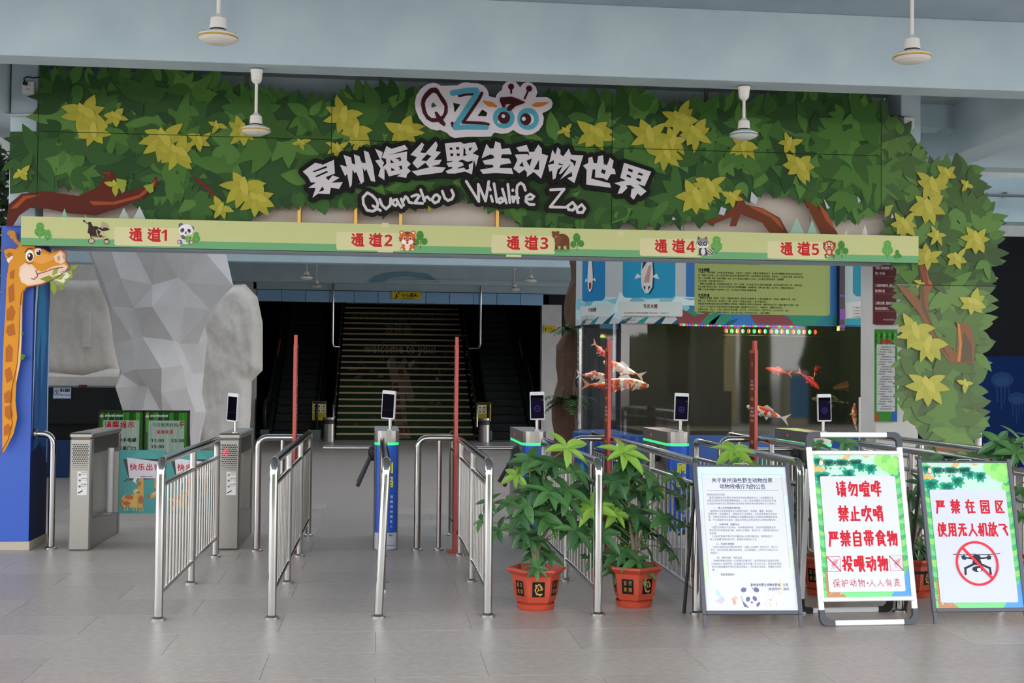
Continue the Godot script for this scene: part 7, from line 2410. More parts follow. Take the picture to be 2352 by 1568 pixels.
		var arc := func(y0: float, y1: float, hex: String, a0: float, a1: float, z: float):
			b.ink(hex)
			for k in 10:
				var p := lerpf(a0, a1, k / 10.0)
				var q := lerpf(a0, a1, (k + 1) / 10.0)
				b.quad(Vector3(cos(p) * (w + z), y0, sin(p) * (0.08 + z) - 0.08), Vector3(cos(q) * (w + z), y0, sin(q) * (0.08 + z) - 0.08), Vector3(cos(q) * (w + z), y1, sin(q) * (0.08 + z) - 0.08), Vector3(cos(p) * (w + z), y1, sin(p) * (0.08 + z) - 0.08))
		arc.call(0.16, 0.952, "1f57c8", PI - 0.5, 0.5, 0.001)
		arc.call(0.01, 0.16, "c9cbd8", PI - 0.5, 0.5, 0.001)
		write_mid(b, "刷", 0.02, 0.8, 0.1, 0.003, "cfd23a", 0.13, 0.085, 0.0)
		write_mid(b, "码", 0.02, 0.67, 0.1, 0.003, "cfd23a", 0.13, 0.085, 0.0)
		for k in 7:
			write_mid(b, "请刷码或刷脸入"[k], 0.05, 0.5 - k * 0.045, 0.026, 0.003, "c9d2ea", 0.11, 0.024, 0.0)
		art(b, "r -16 -14 14 14 0 5a5f6a\nr 2 -14 8 8 0 5a5f6a\nr 2 -3 10 3 0 5a5f6a", Vector2(0.05, 0.13), 0.0012, 0.0025)
		write_mid(b, "泉州海丝野生动物世界", 0.03, 0.05, 0.011, 0.003, "5a6fa8", 0.12, 0.011, 0.1)
		part(t, "front_print", b, M.gloss)
		# tripod on the left flank
		var hub := Vector3(-w - 0.02, 0.86, -0.42)
		b = MB.new()
		b.xf = Transform3D(Basis(Vector3.BACK, PI / 2), hub)
		b.lathe(Vector3.ZERO, [Vector2(0.075, -0.03), Vector2(0.075, 0.0), Vector2(0.055, 0.03), Vector2(0.0, 0.04)], 20)
		part(t, "hub", b, M.shade_grey)
		var arms := [Vector3(-1, 0.22, 0.0), Vector3(-0.32, -0.72, 0.62), Vector3(-0.32, -0.72, -0.62)]
		for k in 3:
			b = MB.new()
			var dirv: Vector3 = arms[k].normalized()
			if k == 0:
				dirv = Vector3(-1, 0, 0)
			b.tube([hub + dirv * 0.02 + Vector3(0, 0.045 if k == 0 else 0.0, 0), hub + dirv * (0.46 if k == 0 else 0.4) + Vector3(0, 0.045 if k == 0 else 0.0, 0)], 0.019, 14)
			part(t, "arm", b, M.polish if k == 0 else M.dark_metal)
		screen_terminal(t, Vector3(0.03, 1.086, -0.1), [-0.55, -0.06, 0.08, 0.05][i], [-0.05, 0.03, -0.03, 0.02][i], i > 0)
		part(t, "side_lamp", boxm(Vector3(-w - 0.002, 1.03, -0.7), Vector3(0.004, 0.02, 0.02)), red_lamp(), "tiny red lamp")

var glow_cache := {}

func green_glow() -> StandardMaterial3D:
	if not glow_cache.has("g"):
		var m := mat("2fae76", 0.3)
		m.emission_enabled = true
		m.emission = Color.html("38ff96")
		m.emission_energy_multiplier = 0.11
		glow_cache.g = m
	return glow_cache.g

func red_lamp() -> StandardMaterial3D:
	if not glow_cache.has("r"):
		var m := mat("d02a30", 0.4)
		m.emission_enabled = true
		m.emission = Color.html("ff3038")
		m.emission_energy_multiplier = 0.12
		glow_cache.r = m
	return glow_cache.r

const LOGO_MARK := "e 0 6 20 6 7fb4d4\ne -2 -10 11 16 efe3cf\ne 4 -24 7 9 d99a5a\ne -10 -2 7 9 e3c79a\ns 3 c98a4a 4,-30 4,-40"

# a jungle frame as on the two zoo posters, local origin at the middle of the sheet
func jungle(b: MB, w: float, h: float, z: float, seed_: int):
	var rng := RandomNumberGenerator.new()
	rng.seed = seed_
	b.ink("bfe3d2").flat(round_rect(-w / 2, -h / 2, w, h, 0.0), z)
	var zz := z + 0.0002
	# side foliage in round lobes
	for side in [-1.0, 1.0]:
		for k in 26:
			var y := lerpf(-h / 2 + 0.05, h / 2 - 0.03, k / 25.0)
			b.ink(["7fd18a", "5fc47c", "93d977", "4bb873"][(k + int(side)) % 4])
			var r := rng.randf_range(0.022, 0.036)
			b.disc(Vector2(side * (w / 2 - r * 0.9), clampf(y, -h / 2 + r, h / 2 - r)), r, r, zz, 14)
			zz += 0.00001
	b.ink("7fd68d").flat(round_rect(-w / 2, -h / 2, w, 0.05, 0.0), zz)
	# branch and big leaves along the top
	b.ink("d8b878").flat(PackedVector2Array([Vector2(-w / 2, h / 2 - 0.06), Vector2(-w / 2 + 0.09, h / 2 - 0.1), Vector2(-w / 2 + 0.02, h / 2 - 0.16), Vector2(-w / 2, h / 2 - 0.16)]), zz + 0.0001)
	b.ink("d8b878").flat(PackedVector2Array([Vector2(-0.07, h / 2), Vector2(-0.03, h / 2), Vector2(-0.05, h / 2 - 0.03), Vector2(-0.1, h / 2 - 0.03)]), zz + 0.0001)
	b.ink("d8b878").flat(PackedVector2Array([Vector2(0.04, h / 2 - 0.005), Vector2(0.1, h / 2 - 0.01), Vector2(0.07, h / 2 - 0.025)]), zz + 0.0001)
	zz += 0.0002
	var big := [[-0.25, -0.14, 0.09], [-0.14, -0.16, 0.085], [-0.06, -0.12, 0.075], [-0.2, -0.05, 0.07], [-0.1, -0.05, 0.07], [0.0, -0.05, 0.07], [0.03, -0.075, 0.06], [0.1, -0.085, 0.07], [-0.27, -0.04, 0.06]]
	for e in big:
		zz += 0.00005
		var c := Vector2(e[0] * w / 0.6, h / 2 + e[1])
		for k in 6:
			var a := -PI / 2 + (k - 2.5) * 0.72
			b.ink(["2fa58a", "37ae85", "2b9a8a"][k % 3])
			var q := leaf_shape(c - Vector2(cos(a), sin(a)) * 0.01, a, e[2] * (1.0 - 0.08 * abs(k - 2.5)), e[2] * 0.5, 0.0)
			for i in q.size():
				q[i].x = clampf(q[i].x, -w / 2, w / 2)
				q[i].y = min(q[i].y, h / 2)
			b.flat(q, zz)
	for e in [[0.17, -0.02, 0.06], [0.22, -0.03, 0.06], [0.26, -0.06, 0.06], [0.24, -0.1, 0.045], [0.2, -0.085, 0.04], [0.27, -0.12, 0.03]]:
		zz += 0.00005
		b.ink(["8fdc70", "7fd36c", "9de27c"][int(e[0] * 100) % 3])
		var r: float = e[2] * 0.7
		b.disc(Vector2(min(e[0] * w / 0.6, w / 2 - r), min(h / 2 + e[1], h / 2 - r)), r, r, zz, 16)
	# earth and pond in the lower corners
	b.ink("c08a68").flat(PackedVector2Array([Vector2(-w / 2 + 0.02, -h / 2), Vector2(-w / 2 + 0.16, -h / 2), Vector2(-w / 2 + 0.12, -h / 2 + 0.03), Vector2(-w / 2 + 0.05, -h / 2 + 0.12), Vector2(-w / 2 + 0.02, -h / 2 + 0.2)]), zz + 0.0001)
	b.ink("5f9fe0").flat(PackedVector2Array([Vector2(w / 2 - 0.14, -h / 2), Vector2(w / 2, -h / 2), Vector2(w / 2, -h / 2 + 0.18), Vector2(w / 2 - 0.04, -h / 2 + 0.13)]), zz + 0.0001)
	for k in 14:
		b.ink(["e0d060", "f0e080", "7ac060"][k % 3]).disc(Vector2(rng.randf_range(-w / 2 + 0.01, -w / 2 + 0.12), rng.randf_range(-h / 2 + 0.01, -h / 2 + 0.1)), 0.004, 0.004, zz + 0.0002, 6)
	# logo line
	zz = art(b, LOGO_MARK, Vector2(-w / 2 + 0.055, h / 2 - 0.065), 0.0011, zz + 0.0003)
	write(b, "泉州海丝野生动物世界", -w / 2 + 0.085, h / 2 - 0.04, 0.026, zz + 0.0002, "2a4a48", 0.14, 0.0225, 0.1)
	write(b, "Quanzhou Wildlife Zoo", -w / 2 + 0.085, h / 2 - 0.072, 0.018, zz + 0.0002, "eaf3ee", 0.1, 0.0135, 0.0)

func tilted_stand(called: String, label: String, at: Vector3, turn: float, w: float, low: float, top: float, lean: float, frame: Material) -> Array:
	# dark framed A-board; returns [thing, transform of the sheet, height of the sheet]
	var t := thing(called, label, "sign", at, turn)
	var ln := top / cos(lean)
	var tilt := Transform3D(Basis(Vector3.RIGHT, -lean), Vector3.ZERO)
	var h := ln - low
	var b := MB.new()
	b.xf = tilt
	for x in [-1, 1]:
		b.box(Vector3(x * (w / 2 + 0.013), low + h / 2, 0), Vector3(0.026, h + 0.052, 0.028), 0.004)
	b.box(Vector3(0, low - 0.013, 0), Vector3(w, 0.026, 0.028), 0.004)
	b.box(Vector3(0, ln + 0.004, 0), Vector3(w, 0.012, 0.026), 0.003)
	part(t, "frame", b, frame)
	for x in [-1, 1]:
		b = MB.new()
		b.xf = tilt
		b.box(Vector3(x * (w / 2 + 0.01), (low - 0.026) / 2 - 0.0, -0.004), Vector3(0.022, low - 0.02, 0.02), 0.003)
		part(t, "leg", b, frame)
		b = MB.new()
		var hinge := tilt * Vector3(x * (w / 2 + 0.01), ln * 0.9, -0.02)
		b.tube([hinge, Vector3(hinge.x - 0.04, 0.0, hinge.z - 0.16)], 0.012, 8)
		part(t, "back_leg", b, M.black)
	b = MB.new()
	var cr := (tilt * Vector3(0, ln * 0.25, 0))
	b.tube([Vector3(-w / 2, cr.y, cr.z - 0.4), Vector3(w / 2, cr.y, cr.z - 0.4)], 0.01, 8)
	part(t, "cross_bar", b, M.black)
	b = MB.new()
	b.xf = tilt
	b.tube(elbow(Vector3(-0.05, ln, 0), Vector3(-0.05, ln + 0.02, 0), Vector3(0, ln + 0.02, 0), 0.01, 3) + elbow(Vector3(0.001, ln + 0.02, 0), Vector3(0.05, ln + 0.02, 0), Vector3(0.05, ln, 0), 0.01, 3), 0.003, 6)
	part(t, "carry_handle", b, mat("d8d8d8", 0.3, 0.5))
	b = MB.new()
	b.xf = tilt
	b.box(Vector3(0, low + h / 2, -0.004), Vector3(w, h, 0.012))
	part(t, "sheet", b, mat("f2f3f6", 0.6))
	return [t, tilt * Transform3D(Basis(), Vector3(0, low + h / 2, 0.0025)), h]

func make_stands():
	var grey := mat("4a4c58", 0.45)
	# 1: the announcement
	var s := tilted_stand("notice_stand", "grey framed stand with the long printed feeding notice and a panda", Vector3(2.402, 0, -7.77), -0.04, 0.6, 0.105, 1.0, 0.33, grey)
	var b := MB.new()
	b.xf = s[1]
	var w := 0.6
	var h: float = s[2]
	b.ink("dadbe0").flat(round_rect(-w / 2, -h / 2, w, h, 0.0), 0.0002)
	b.ink("d3e9f2").flat(round_rect(-w / 2, h / 2 - 0.075, w, 0.075, 0.0), 0.0004)
	b.ink("d9ecf2").flat(PackedVector2Array([Vector2(-w / 2, h / 2 - 0.3), Vector2(-w / 2 + 0.03, h / 2 - 0.28), Vector2(-w / 2 + 0.03, h / 2 - 0.08), Vector2(-w / 2, h / 2 - 0.08)]), 0.0004)
	b.ink("dcecf4").flat(round_rect(w / 2 - 0.025, -0.06, 0.025, 0.34, 0.01), 0.0004)
	b.ink("d3efc9").flat(round_rect(-w / 2, -h / 2 + 0.16, 0.022, 0.22, 0.008), 0.0004)
	b.ink("d9f0cc").flat(round_rect(w / 2 - 0.02, -h / 2 + 0.24, 0.02, 0.16, 0.008), 0.0004)
	b.ink("a5abb4").line(PackedVector2Array([Vector2(-0.27, -0.27), Vector2(-0.27, h / 2 - 0.055), Vector2(0.27, h / 2 - 0.055), Vector2(0.27, -0.2)]), 0.002, 0.0006)
	var ink := "4d5876"
	write_mid(b, "关于泉州海丝野生动物世界", 0.0, h / 2 - 0.077, 0.034, 0.0006, ink, 0.11, 0.0325, 0.06)
	write_mid(b, "动物投喂行为的公告", 0.0, h / 2 - 0.119, 0.034, 0.0006, ink, 0.11, 0.0325, 0.06)
	b.ink(ink).line(PackedVector2Array([Vector2(-0.24, h / 2 - 0.164), Vector2(-0.1, h / 2 - 0.166), Vector2(0.24, h / 2 - 0.162)]), 0.0015, 0.0006)
	var pale := "868c9c"
	var rows := [[0, "亲爱的游客朋友们：", 0], [0, "　感谢您对泉州海丝野生动物世界动物的喜爱与关心！为保障泉州海", 0], [0, "丝野生动物世界动物的健康与安全，营造人与自然和谐共处的游览环境，", 0], [0, "自2025年04月30日起就泉州海丝野生动物世界动物投喂行为公告如下：", 0], [-1], [1, "一、禁止自带食物投喂动物", 1], [0, "　近期发现部分游客携带自行准备的食物（如水果、蔬菜、零食等）", 0], [0, "投喂动物，因天气炎热，食物储存不当等原因，部分自带食物易变质腐", 0], [0, "坏，动物食用后可能会导致腹泻等健康问题且无法控制动物健康的采食", 0], [0, "量，严重威胁其生命安全，园区全面禁止游客自带任何食物投喂动物。", 0], [-1], [1, "二、科学投喂，健康互动", 1], [0, "　1.园区在动物展示区设有【动物饲料售卖点】所有饲料均经过消毒", 0], [0, "及专业兽医团队科学配比，确保营养均衡，安全卫生，游客可自愿购买", 0], [0, "后投喂。", 0], [0, "　2.部分区域提供饲养员引导的爱心投喂体验活动，游客可在专", 0], [0, "业人员指导下与动物互动，感受科学喂养的乐趣。", 0], [-1], [1, "三、违规处理措施", 1], [0, "　若发现游客私自投喂自带食物，工作人员将第一时间劝阻，拒不配", 0], [0, "合者，将依据游客须知采取警告、劝离等措施，情节严重者将依法追", 0], [0, "究责任。", 0], [-1], [1, "四、携手共建，守护生命", 1], [0, "　动物的健康需要每一位游客的共同守护，请您理解并配合园区规定。", 0], [0, "若发现他人违规投喂，欢迎联系现场工作人员进行反馈，感谢您的支持", 0], [0, "与配合让我们用科学的方式传递爱心，为动物营造安全、健康的生活环", 0], [0, "境。", 0], [-1], [0, "　祝您游园愉快！", 1]]
	var y := h / 2 - 0.185
	for r in rows:
		if r[0] == -1:
			y -= 0.0105
			continue
		write(b, r[1], -0.245 + (0.04 if r[2] == 1 else 0.0), y, 0.0145, 0.0006, "626b84" if r[2] == 1 else pale, 0.1, 0.0138, 0.08)
		y -= 0.0198
	write(b, "泉州海丝野生动物世界有限公司", 0.0, -h / 2 + 0.175, 0.0195, 0.0006, "4f5870", 0.11, 0.0165, 0.08)
	write(b, "2025年04月30日", 0.115, -h / 2 + 0.148, 0.0195, 0.0006, "4f5870", 0.11, 0.0165, 0.08)
	# pale animal picture along the bottom
	art(b, "p 72749c -56,10 -36,100 0,108 -40,60\np 72749c 30,-40 75,0 90,70 60,105 40,40\ne 20 30 66 60 dedee4\ne -30 -20 21 17 72749c -20\ne 62 -20 21 18 72749c 20\ne -4 46 15 19 72749c 30\ne 46 42 15 19 72749c -30\ne 22 68 10 6 72749c\ns 2 a0a0b8 14,80 22,76 32,80\ne -200 30 40 30 e3dfe8\ne -216 6 14 26 b9d3ee -30\np c9c4d4 -240,60 -190,20 -170,50 -200,80\ne -110 60 44 40 eadfd2\ne -96 36 20 14 d9c4ae\ne -105 64 13 24 dcaeb8\ns 5 a9a0a8 -120,40 -100,80\ne 160 40 34 36 efe6da\ns 3 b5aca8 140,20 150,26\ns 3 b5aca8 170,18 180,24\ns 3 b5aca8 136,44 150,46\ns 3 b5aca8 172,44 186,42\ne 160 52 9 7 c9b4a8\ne 180 85 56 30 e6e2de\ns 4 b9b2ac 150,70 160,100\ns 4 b9b2ac 200,66 196,98\ne 240 10 26 34 ece4d6\ns 3 b5a892 228,-10 232,20\ns 3 b5a892 250,-14 248,16\ne 250 -60 8 44 e8dcb8\ne 100 60 24 22 efe4dc", Vector2(-0.02, -h / 2 + 0.115), 0.0009, 0.0008, 0.00005)
	part(s[0], "print", b, M.print)

	# 2: white framed swing-out stand
	var t := thing("framed_stand", "silver framed stand with the red no noise and no feeding poster", "sign", Vector3(3.18, 0, -7.79), 0.03)
	var alu := mat("e6e7e8", 0.3, 0.2)
	var lean := 0.215
	var tilt := Transform3D(Basis(Vector3.RIGHT, -lean), Vector3.ZERO)
	var hw := 0.318
	var ln := 1.265
	var loopf := func(x: Transform3D, height: float, corners: Material):
		for sx in [-1, 1]:
			b = MB.new()
			b.xf = x
			b.box(Vector3(sx * hw, height / 2, 0), Vector3(0.036, height - 0.2, 0.024), 0.005)
			part(t, "side_rail", b, alu)
		for yy in [0.018, height - 0.018]:
			b = MB.new()
			b.xf = x
			b.box(Vector3(0, yy, 0), Vector3(hw * 2 - 0.16, 0.034, 0.024), 0.005)
			part(t, "cross_rail", b, alu)
			for sx in [-1, 1]:
				b = MB.new()
				b.xf = x
				var inner: float = 1.0 if yy < 0.5 else -1.0
				var q := PackedVector2Array()
				for k in 6:
					var a := PI + PI / 2 * k / 5
					q.append(Vector2(0.05 + cos(a) * 0.05, 0.05 + sin(a) * 0.05))
				q.append_array(PackedVector2Array([Vector2(0.1, 0.0), Vector2(0.1, 0.036), Vector2(0.06, 0.038), Vector2(0.038, 0.06), Vector2(0.036, 0.1), Vector2(0.0, 0.1)]))
				for i in q.size():
					q[i] = Vector2(sx * (-(hw + 0.018) + q[i].x) * -1.0 * -1.0 if sx > 0 else -(hw + 0.018) + q[i].x, (0.0 if inner > 0 else height) + inner * q[i].y)
					if sx > 0:
						q[i].x = -q[i].x if q[i].x < 0 else q[i].x
				b.plate(q, -0.014, 0.014)
				part(t, "corner_joint", b, corners)
	loopf.call(tilt, ln, mat("3c4048", 0.5))
	var rear := Transform3D(Basis(Vector3.RIGHT, 0.13), Vector3(0.02, 0.0, -0.44))
	loopf.call(rear, 1.1, M.black)
	b = MB.new()
	b.xf = tilt
	var px0 := -hw + 0.005
	var ph := 0.985
	var py := 0.645
	for e in [[Vector3(0, py + ph / 2 - 0.014, 0.012), Vector3(hw * 2 - 0.0, 0.028, 0.022)], [Vector3(0, py - ph / 2 + 0.014, 0.012), Vector3(hw * 2, 0.028, 0.022)]]:
		b.box(e[0], e[1], 0.006)
	for sx in [-1, 1]:
		b.box(Vector3(sx * (hw - 0.004), py, 0.012), Vector3(0.03, ph - 0.056, 0.022), 0.006)
	part(t, "snap_frame", b, alu)
	b = MB.new()
	b.xf = tilt
	b.box(Vector3(0, py, 0.004), Vector3(hw * 2 - 0.01, ph - 0.02, 0.008))
	part(t, "sheet", b, mat("f2f3f6", 0.6))
	b = MB.new()
	b.xf = tilt * Transform3D(Basis(), Vector3(0, py, 0.0085))
	w = 0.595
	h = 0.935
	jungle(b, w, h, 0.0004, 3)
	b.ink("d6d8e2").flat(round_rect(-0.262, -h / 2 + 0.035, 0.524, 0.755, 0.012), 0.0052)
	var red := "c81e30"
	var ty := h / 2 - 0.18
	for k in 4:
		var text: String = ["请勿喧哗", "禁止吹哨", "严禁自带食物", "投喂动物"][k]
		write_mid(b, text, [0.0, 0.0, 0.0, 0.0][k], ty - k * 0.163, 0.1, 0.0056, red, 0.13, 0.068, 0.19)
	for sx in [-1.0, 1.0]:
		var c := Vector2(sx * 0.215, ty - 3 * 0.163 - 0.05)
		b.ink("c02a3c").line(PackedVector2Array([c + Vector2(-0.045, -0.048), c + Vector2(0.045, -0.048), c + Vector2(0.045, 0.048), c + Vector2(-0.045, 0.048), c + Vector2(-0.045, -0.048)]), 0.0025, 0.0056)
		var rng := RandomNumberGenerator.new()
		rng.seed = 9
		for k in 26:
			var p := c + Vector2(0.012, 0.008) + Vector2(rng.randf_range(-0.024, 0.024), rng.randf_range(-0.022, 0.026))
			b.ink("cc5a66").line(PackedVector2Array([p, p + Vector2(rng.randf_range(-0.012, 0.012), rng.randf_range(-0.01, 0.01)), p + Vector2(rng.randf_range(-0.03, 0.0), rng.randf_range(-0.04, 0.0))]), 0.0012, 0.0056 + 0.00001 * k)
		b.ink("c2303f").line(PackedVector2Array([c + Vector2(-0.043, 0.046), c + Vector2(0.043, -0.046)]), 0.0065, 0.0062)
	write_mid(b, "保护动物·人人有责", 0.0, -h / 2 + 0.118, 0.052, 0.0056, "b8363e", 0.07, 0.046, 0.24)
	part(t, "print", b, M.print)

	# 3: drone sign
	s = tilted_stand("drone_stand", "grey framed stand with the no drone flying poster", Vector3(3.945, 0, -7.8), -0.02, 0.6, 0.1, 1.035, 0.24, grey)
	b = MB.new()
	b.xf = s[1]
	w = 0.6
	h = s[2]
	jungle(b, w, h, 0.0004, 6)
	b.ink("ccd0de").flat(round_rect(-0.265, -h / 2 + 0.035, 0.53, 0.745, 0.012), 0.0052)
	write_mid(b, "严禁在园区", 0.005, h / 2 - 0.255, 0.09, 0.0056, red, 0.135, 0.062, 0.66)
	write_mid(b, "使用无人机放飞", 0.005, h / 2 - 0.408, 0.09, 0.0056, red, 0.135, 0.06, 0.17)
	art(b, "s 12 2a303c -100,-40 -20,-32 20,-32 100,-40\np 2a303c -118,-52 -82,-48 -84,-22 -112,-26\np 2a303c 118,-52 82,-48 84,-22 112,-26\ne 0 -38 34 26 2a303c\np 2a303c -30,-20 30,-20 40,16 -40,16\ns 16 2a303c -32,12 -96,40 -98,84\ns 16 2a303c 32,12 96,40 98,84\ne 0 46 42 22 2a303c\ne 10 52 16 14 e2e6f4\ns 5 2a303c -180,-64 -96,-58\ns 5 2a303c -92,-58 -8,-66\ns 5 2a303c 8,-60 92,-60\ns 5 2a303c 98,-60 186,-70\np 2a303c -100,-64 -92,-64 -90,-50 -104,-50\np 2a303c 100,-64 92,-64 90,-50 104,-50", Vector2(0.01, -0.19), 0.00088, 0.0056)
	art(b, "o 0 4 158 158 17 e0343f\ns 20 e0343f -98,-108 106,116", Vector2(0.01, -0.19), 0.00088, 0.0095)
	part(s[0], "print", b, M.print)

var leaflet_mesh: ArrayMesh
var leaf_mats := []

func make_leaflet() -> ArrayMesh:
	# one leaflet along +x, length 1, folded along its rib and drooping
	var b := MB.new()
	var n := 7
	var rib := []
	var l := []
	var r := []
	for i in n + 1:
		var t := float(i) / n
		var w := 0.185 * pow(sin(PI * pow(t, 0.8)), 0.8) if i > 0 and i < n else 0.0
		var y := -0.28 * t * t + 0.05 * t
		rib.append(Vector3(t, y, 0))
		l.append(Vector3(t, y + w * 0.28, w))
		r.append(Vector3(t, y + w * 0.28, -w))
	for i in n:
		b.quad(rib[i], l[i], l[i + 1], rib[i + 1])
		b.quad(rib[i], rib[i + 1], r[i + 1], r[i])
	return b.mesh()

func leaf_mat(lo: String, hi: String, back: String, s: int) -> StandardMaterial3D:
	var m := StandardMaterial3D.new()
	m.albedo_texture = noise_tex(0.03, Color.html(lo), Color.html(hi), s, 3, 256)
	m.uv1_triplanar = true
	m.uv1_scale = Vector3(3, 3, 3)
	m.roughness = 0.38
	m.backlight_enabled = true
	m.backlight = Color.html(back)
	return m

func potted(at: Vector3, label: String, tint: int, heads: Array, turn: float):
	# heads: [Vector3 of the leaf centre (world), reach of its leaflets, colour, share]
	var t := thing("potted_money_tree", label, "potted plant", at, turn, "potted money trees")
	var clay := mat("b8472f", 0.42)
	var b := MB.new()
	b.lathe(Vector3.ZERO, [Vector2(0.0, 0.0), Vector2(0.118, 0.0), Vector2(0.124, 0.012), Vector2(0.132, 0.04), Vector2(0.128, 0.042), Vector2(0.118, 0.014), Vector2(0.0, 0.012)], 36)
	part(t, "saucer", b, clay)
	b = MB.new()
	b.lathe(Vector3.ZERO, [Vector2(0.0, 0.014), Vector2(0.116, 0.014), Vector2(0.121, 0.045), Vector2(0.134, 0.055), Vector2(0.15, 0.1), Vector2(0.163, 0.2), Vector2(0.17, 0.235), Vector2(0.2, 0.262), Vector2(0.206, 0.268), Vector2(0.206, 0.282), Vector2(0.18, 0.284), Vector2(0.162, 0.235), Vector2(0.155, 0.2)], 6, false, 0.0)
	part(t, "pot", b, clay)
	b = MB.new()
	b.lathe(Vector3.ZERO, [Vector2(0.158, 0.222), Vector2(0.08, 0.232), Vector2(0.0, 0.236)], 6, false, 0.0)
	part(t, "soil", b, grain("3a2a22", "54413a", 0.95, 0.08, 6.0, 61, 1.0, 4))
	# printed plates on the six faces
	for k in 6:
		b = MB.new()
		var a := TAU * k / 6
		var q := Basis(Vector3.UP, a + PI / 6 - PI / 6)
		b.xf = Transform3D(Basis(Vector3.UP, a) * Basis(Vector3.RIGHT, 0.13), Basis(Vector3.UP, a) * Vector3(0, 0.15, 0.1375))
		b.ink("1c1618").flat(round_rect(-0.042, -0.052, 0.084, 0.104, 0.0), 0.0)
		if k % 2 == 0:
			art(b, "s 7 c79a54 4,-36 -10,-24 -18,-30 -16,-10 -22,4 -14,24 0,34 22,30 10,40\ns 6 c79a54 4,-36 20,-18 26,0 10,4 24,-2\ns 5 c79a54 -6,-14 2,0 -8,14\ns 4 c79a54 -14,34 -4,26 14,38\ns 4 c79a54 8,-22 16,-8", Vector2.ZERO, 0.00105, 0.0003, 0.00004)
		else:
			for j in 4:
				write_mid(b, "富花貴開"[j], -0.018 + 0.036 * (j % 2), 0.04 - 0.046 * int(j / 2.0), 0.03, 0.0004, "a8793f", 0.09, 0.025, 0.0)
		part(t, "label_plate", b, M.print)
	# trunk
	b = MB.new()
	b.tube([Vector3(0.0, 0.22, 0.0), Vector3(-0.005, 0.28, 0.0), Vector3(0.0, 0.36, 0.01), Vector3(0.01, 0.46, 0.0)], [0.034, 0.03, 0.024, 0.018], 12)
	b.tube([Vector3(0.0, 0.3, 0.0), Vector3(-0.03, 0.42, 0.02), Vector3(-0.05, 0.62, 0.0), Vector3(-0.04, 0.8, -0.02)], [0.018, 0.014, 0.011, 0.008], 9)
	b.tube([Vector3(0.01, 0.44, 0.0), Vector3(0.03, 0.6, 0.01), Vector3(0.05, 0.8, 0.0), Vector3(0.05, 0.95, 0.0)], [0.017, 0.013, 0.011, 0.008], 9)
	b.tube([Vector3(0.0, 0.36, 0.0), Vector3(0.05, 0.5, 0.03), Vector3(0.12, 0.64, 0.03)], [0.013, 0.01, 0.007], 8)
	part(t, "trunk", b, grain("6d6250", "8d8371", 0.9, 0.06, 5.0, 62, 1.0, 4))
	var rng := RandomNumberGenerator.new()
	rng.seed = 100 + tint
	var inv := Transform3D(Basis(Vector3.UP, turn), at).affine_inverse()
	# more leaves inside the crown
	var crown := heads.duplicate()
	for k in int(heads.size() * 0.55):
		var e: Array = heads[rng.randi() % heads.size()]
		var w: Vector3 = e[0]
		crown.append([w.lerp(Vector3(at.x, w.y, at.z), rng.randf_range(0.1, 0.5)) + Vector3(rng.randf_range(-0.09, 0.09), rng.randf_range(-0.1, 0.04), rng.randf_range(-0.15, 0.05)), e[1] * 0.95, rng.randi() % 3])
	for e in crown:
		var p: Vector3 = inv * e[0]
		var reach: float = e[1]
		var pm: StandardMaterial3D = leaf_mats[e[2]]
		# petiole from the nearest stem
		var sy := clampf(p.y - 0.12, 0.4, 0.9)
		var root := Vector3(lerpf(0.0, 0.05 * signf(p.x), clampf((sy - 0.4) * 2.0, 0, 1)), sy, 0.0)
		var mid := root.lerp(p, 0.5) + Vector3(0, 0.04, 0)
		b = MB.new()
		b.tube([root, mid, p], [0.005, 0.004, 0.003], 6)
		var leaf := part(t, "leaf", b, leaf_mats[4])
		var out := Vector3(p.x, 0.12, p.z + 0.05).normalized()
		# leaflets fan round the head, facing up and towards the viewer
		var axis := (Vector3(out.x * 0.5, 0.75, 0.62)).normalized()
		axis = (axis + Vector3(rng.randf_range(-0.25, 0.25), rng.randf_range(-0.2, 0.2), rng.randf_range(-0.15, 0.2))).normalized()
		var ux := axis.cross(Vector3(0.1, 0.2, 1.0)).normalized()
		var uz := ux.cross(axis).normalized()
		var nleaf := rng.randi_range(5, 7)
		var a0 := rng.randf() * TAU
		for k in nleaf:
			var a := a0 + TAU * k / nleaf + rng.randf_range(-0.18, 0.18)
			var dirv := (ux * cos(a) + uz * sin(a)) 
			# lower leaflets hang
			dirv = (dirv + axis * rng.randf_range(0.0, 0.3) - Vector3(0, 0.18, 0)).normalized()
			var side := dirv.cross(axis).normalized()
			var up := side.cross(dirv).normalized()
			var s := reach * rng.randf_range(0.8, 1.15)
			var o := part(leaf, "leaflet", leaflet_mesh, pm if rng.randf() > 0.25 else leaf_mats[(e[2] + 1) % 3 if e[2] < 3 else e[2]])
			o.transform = Transform3D(Basis(dirv * s, up * s, side * s * rng.randf_range(0.85, 1.15)), p)

func head_list(flat_: Array, at: Vector3, seed_: int) -> Array:
	# flat_: x, y in metres, reach, colour ...; depth spread round the stem
	var rng := RandomNumberGenerator.new()
	rng.seed = seed_
	var o := []
	for i in range(0, flat_.size(), 3):
		var p: Vector2 = flat_[i]
		o.append([Vector3(p.x, p.y, at.z + rng.randf_range(-0.16, 0.18)), flat_[i + 1], flat_[i + 2]])
	return o

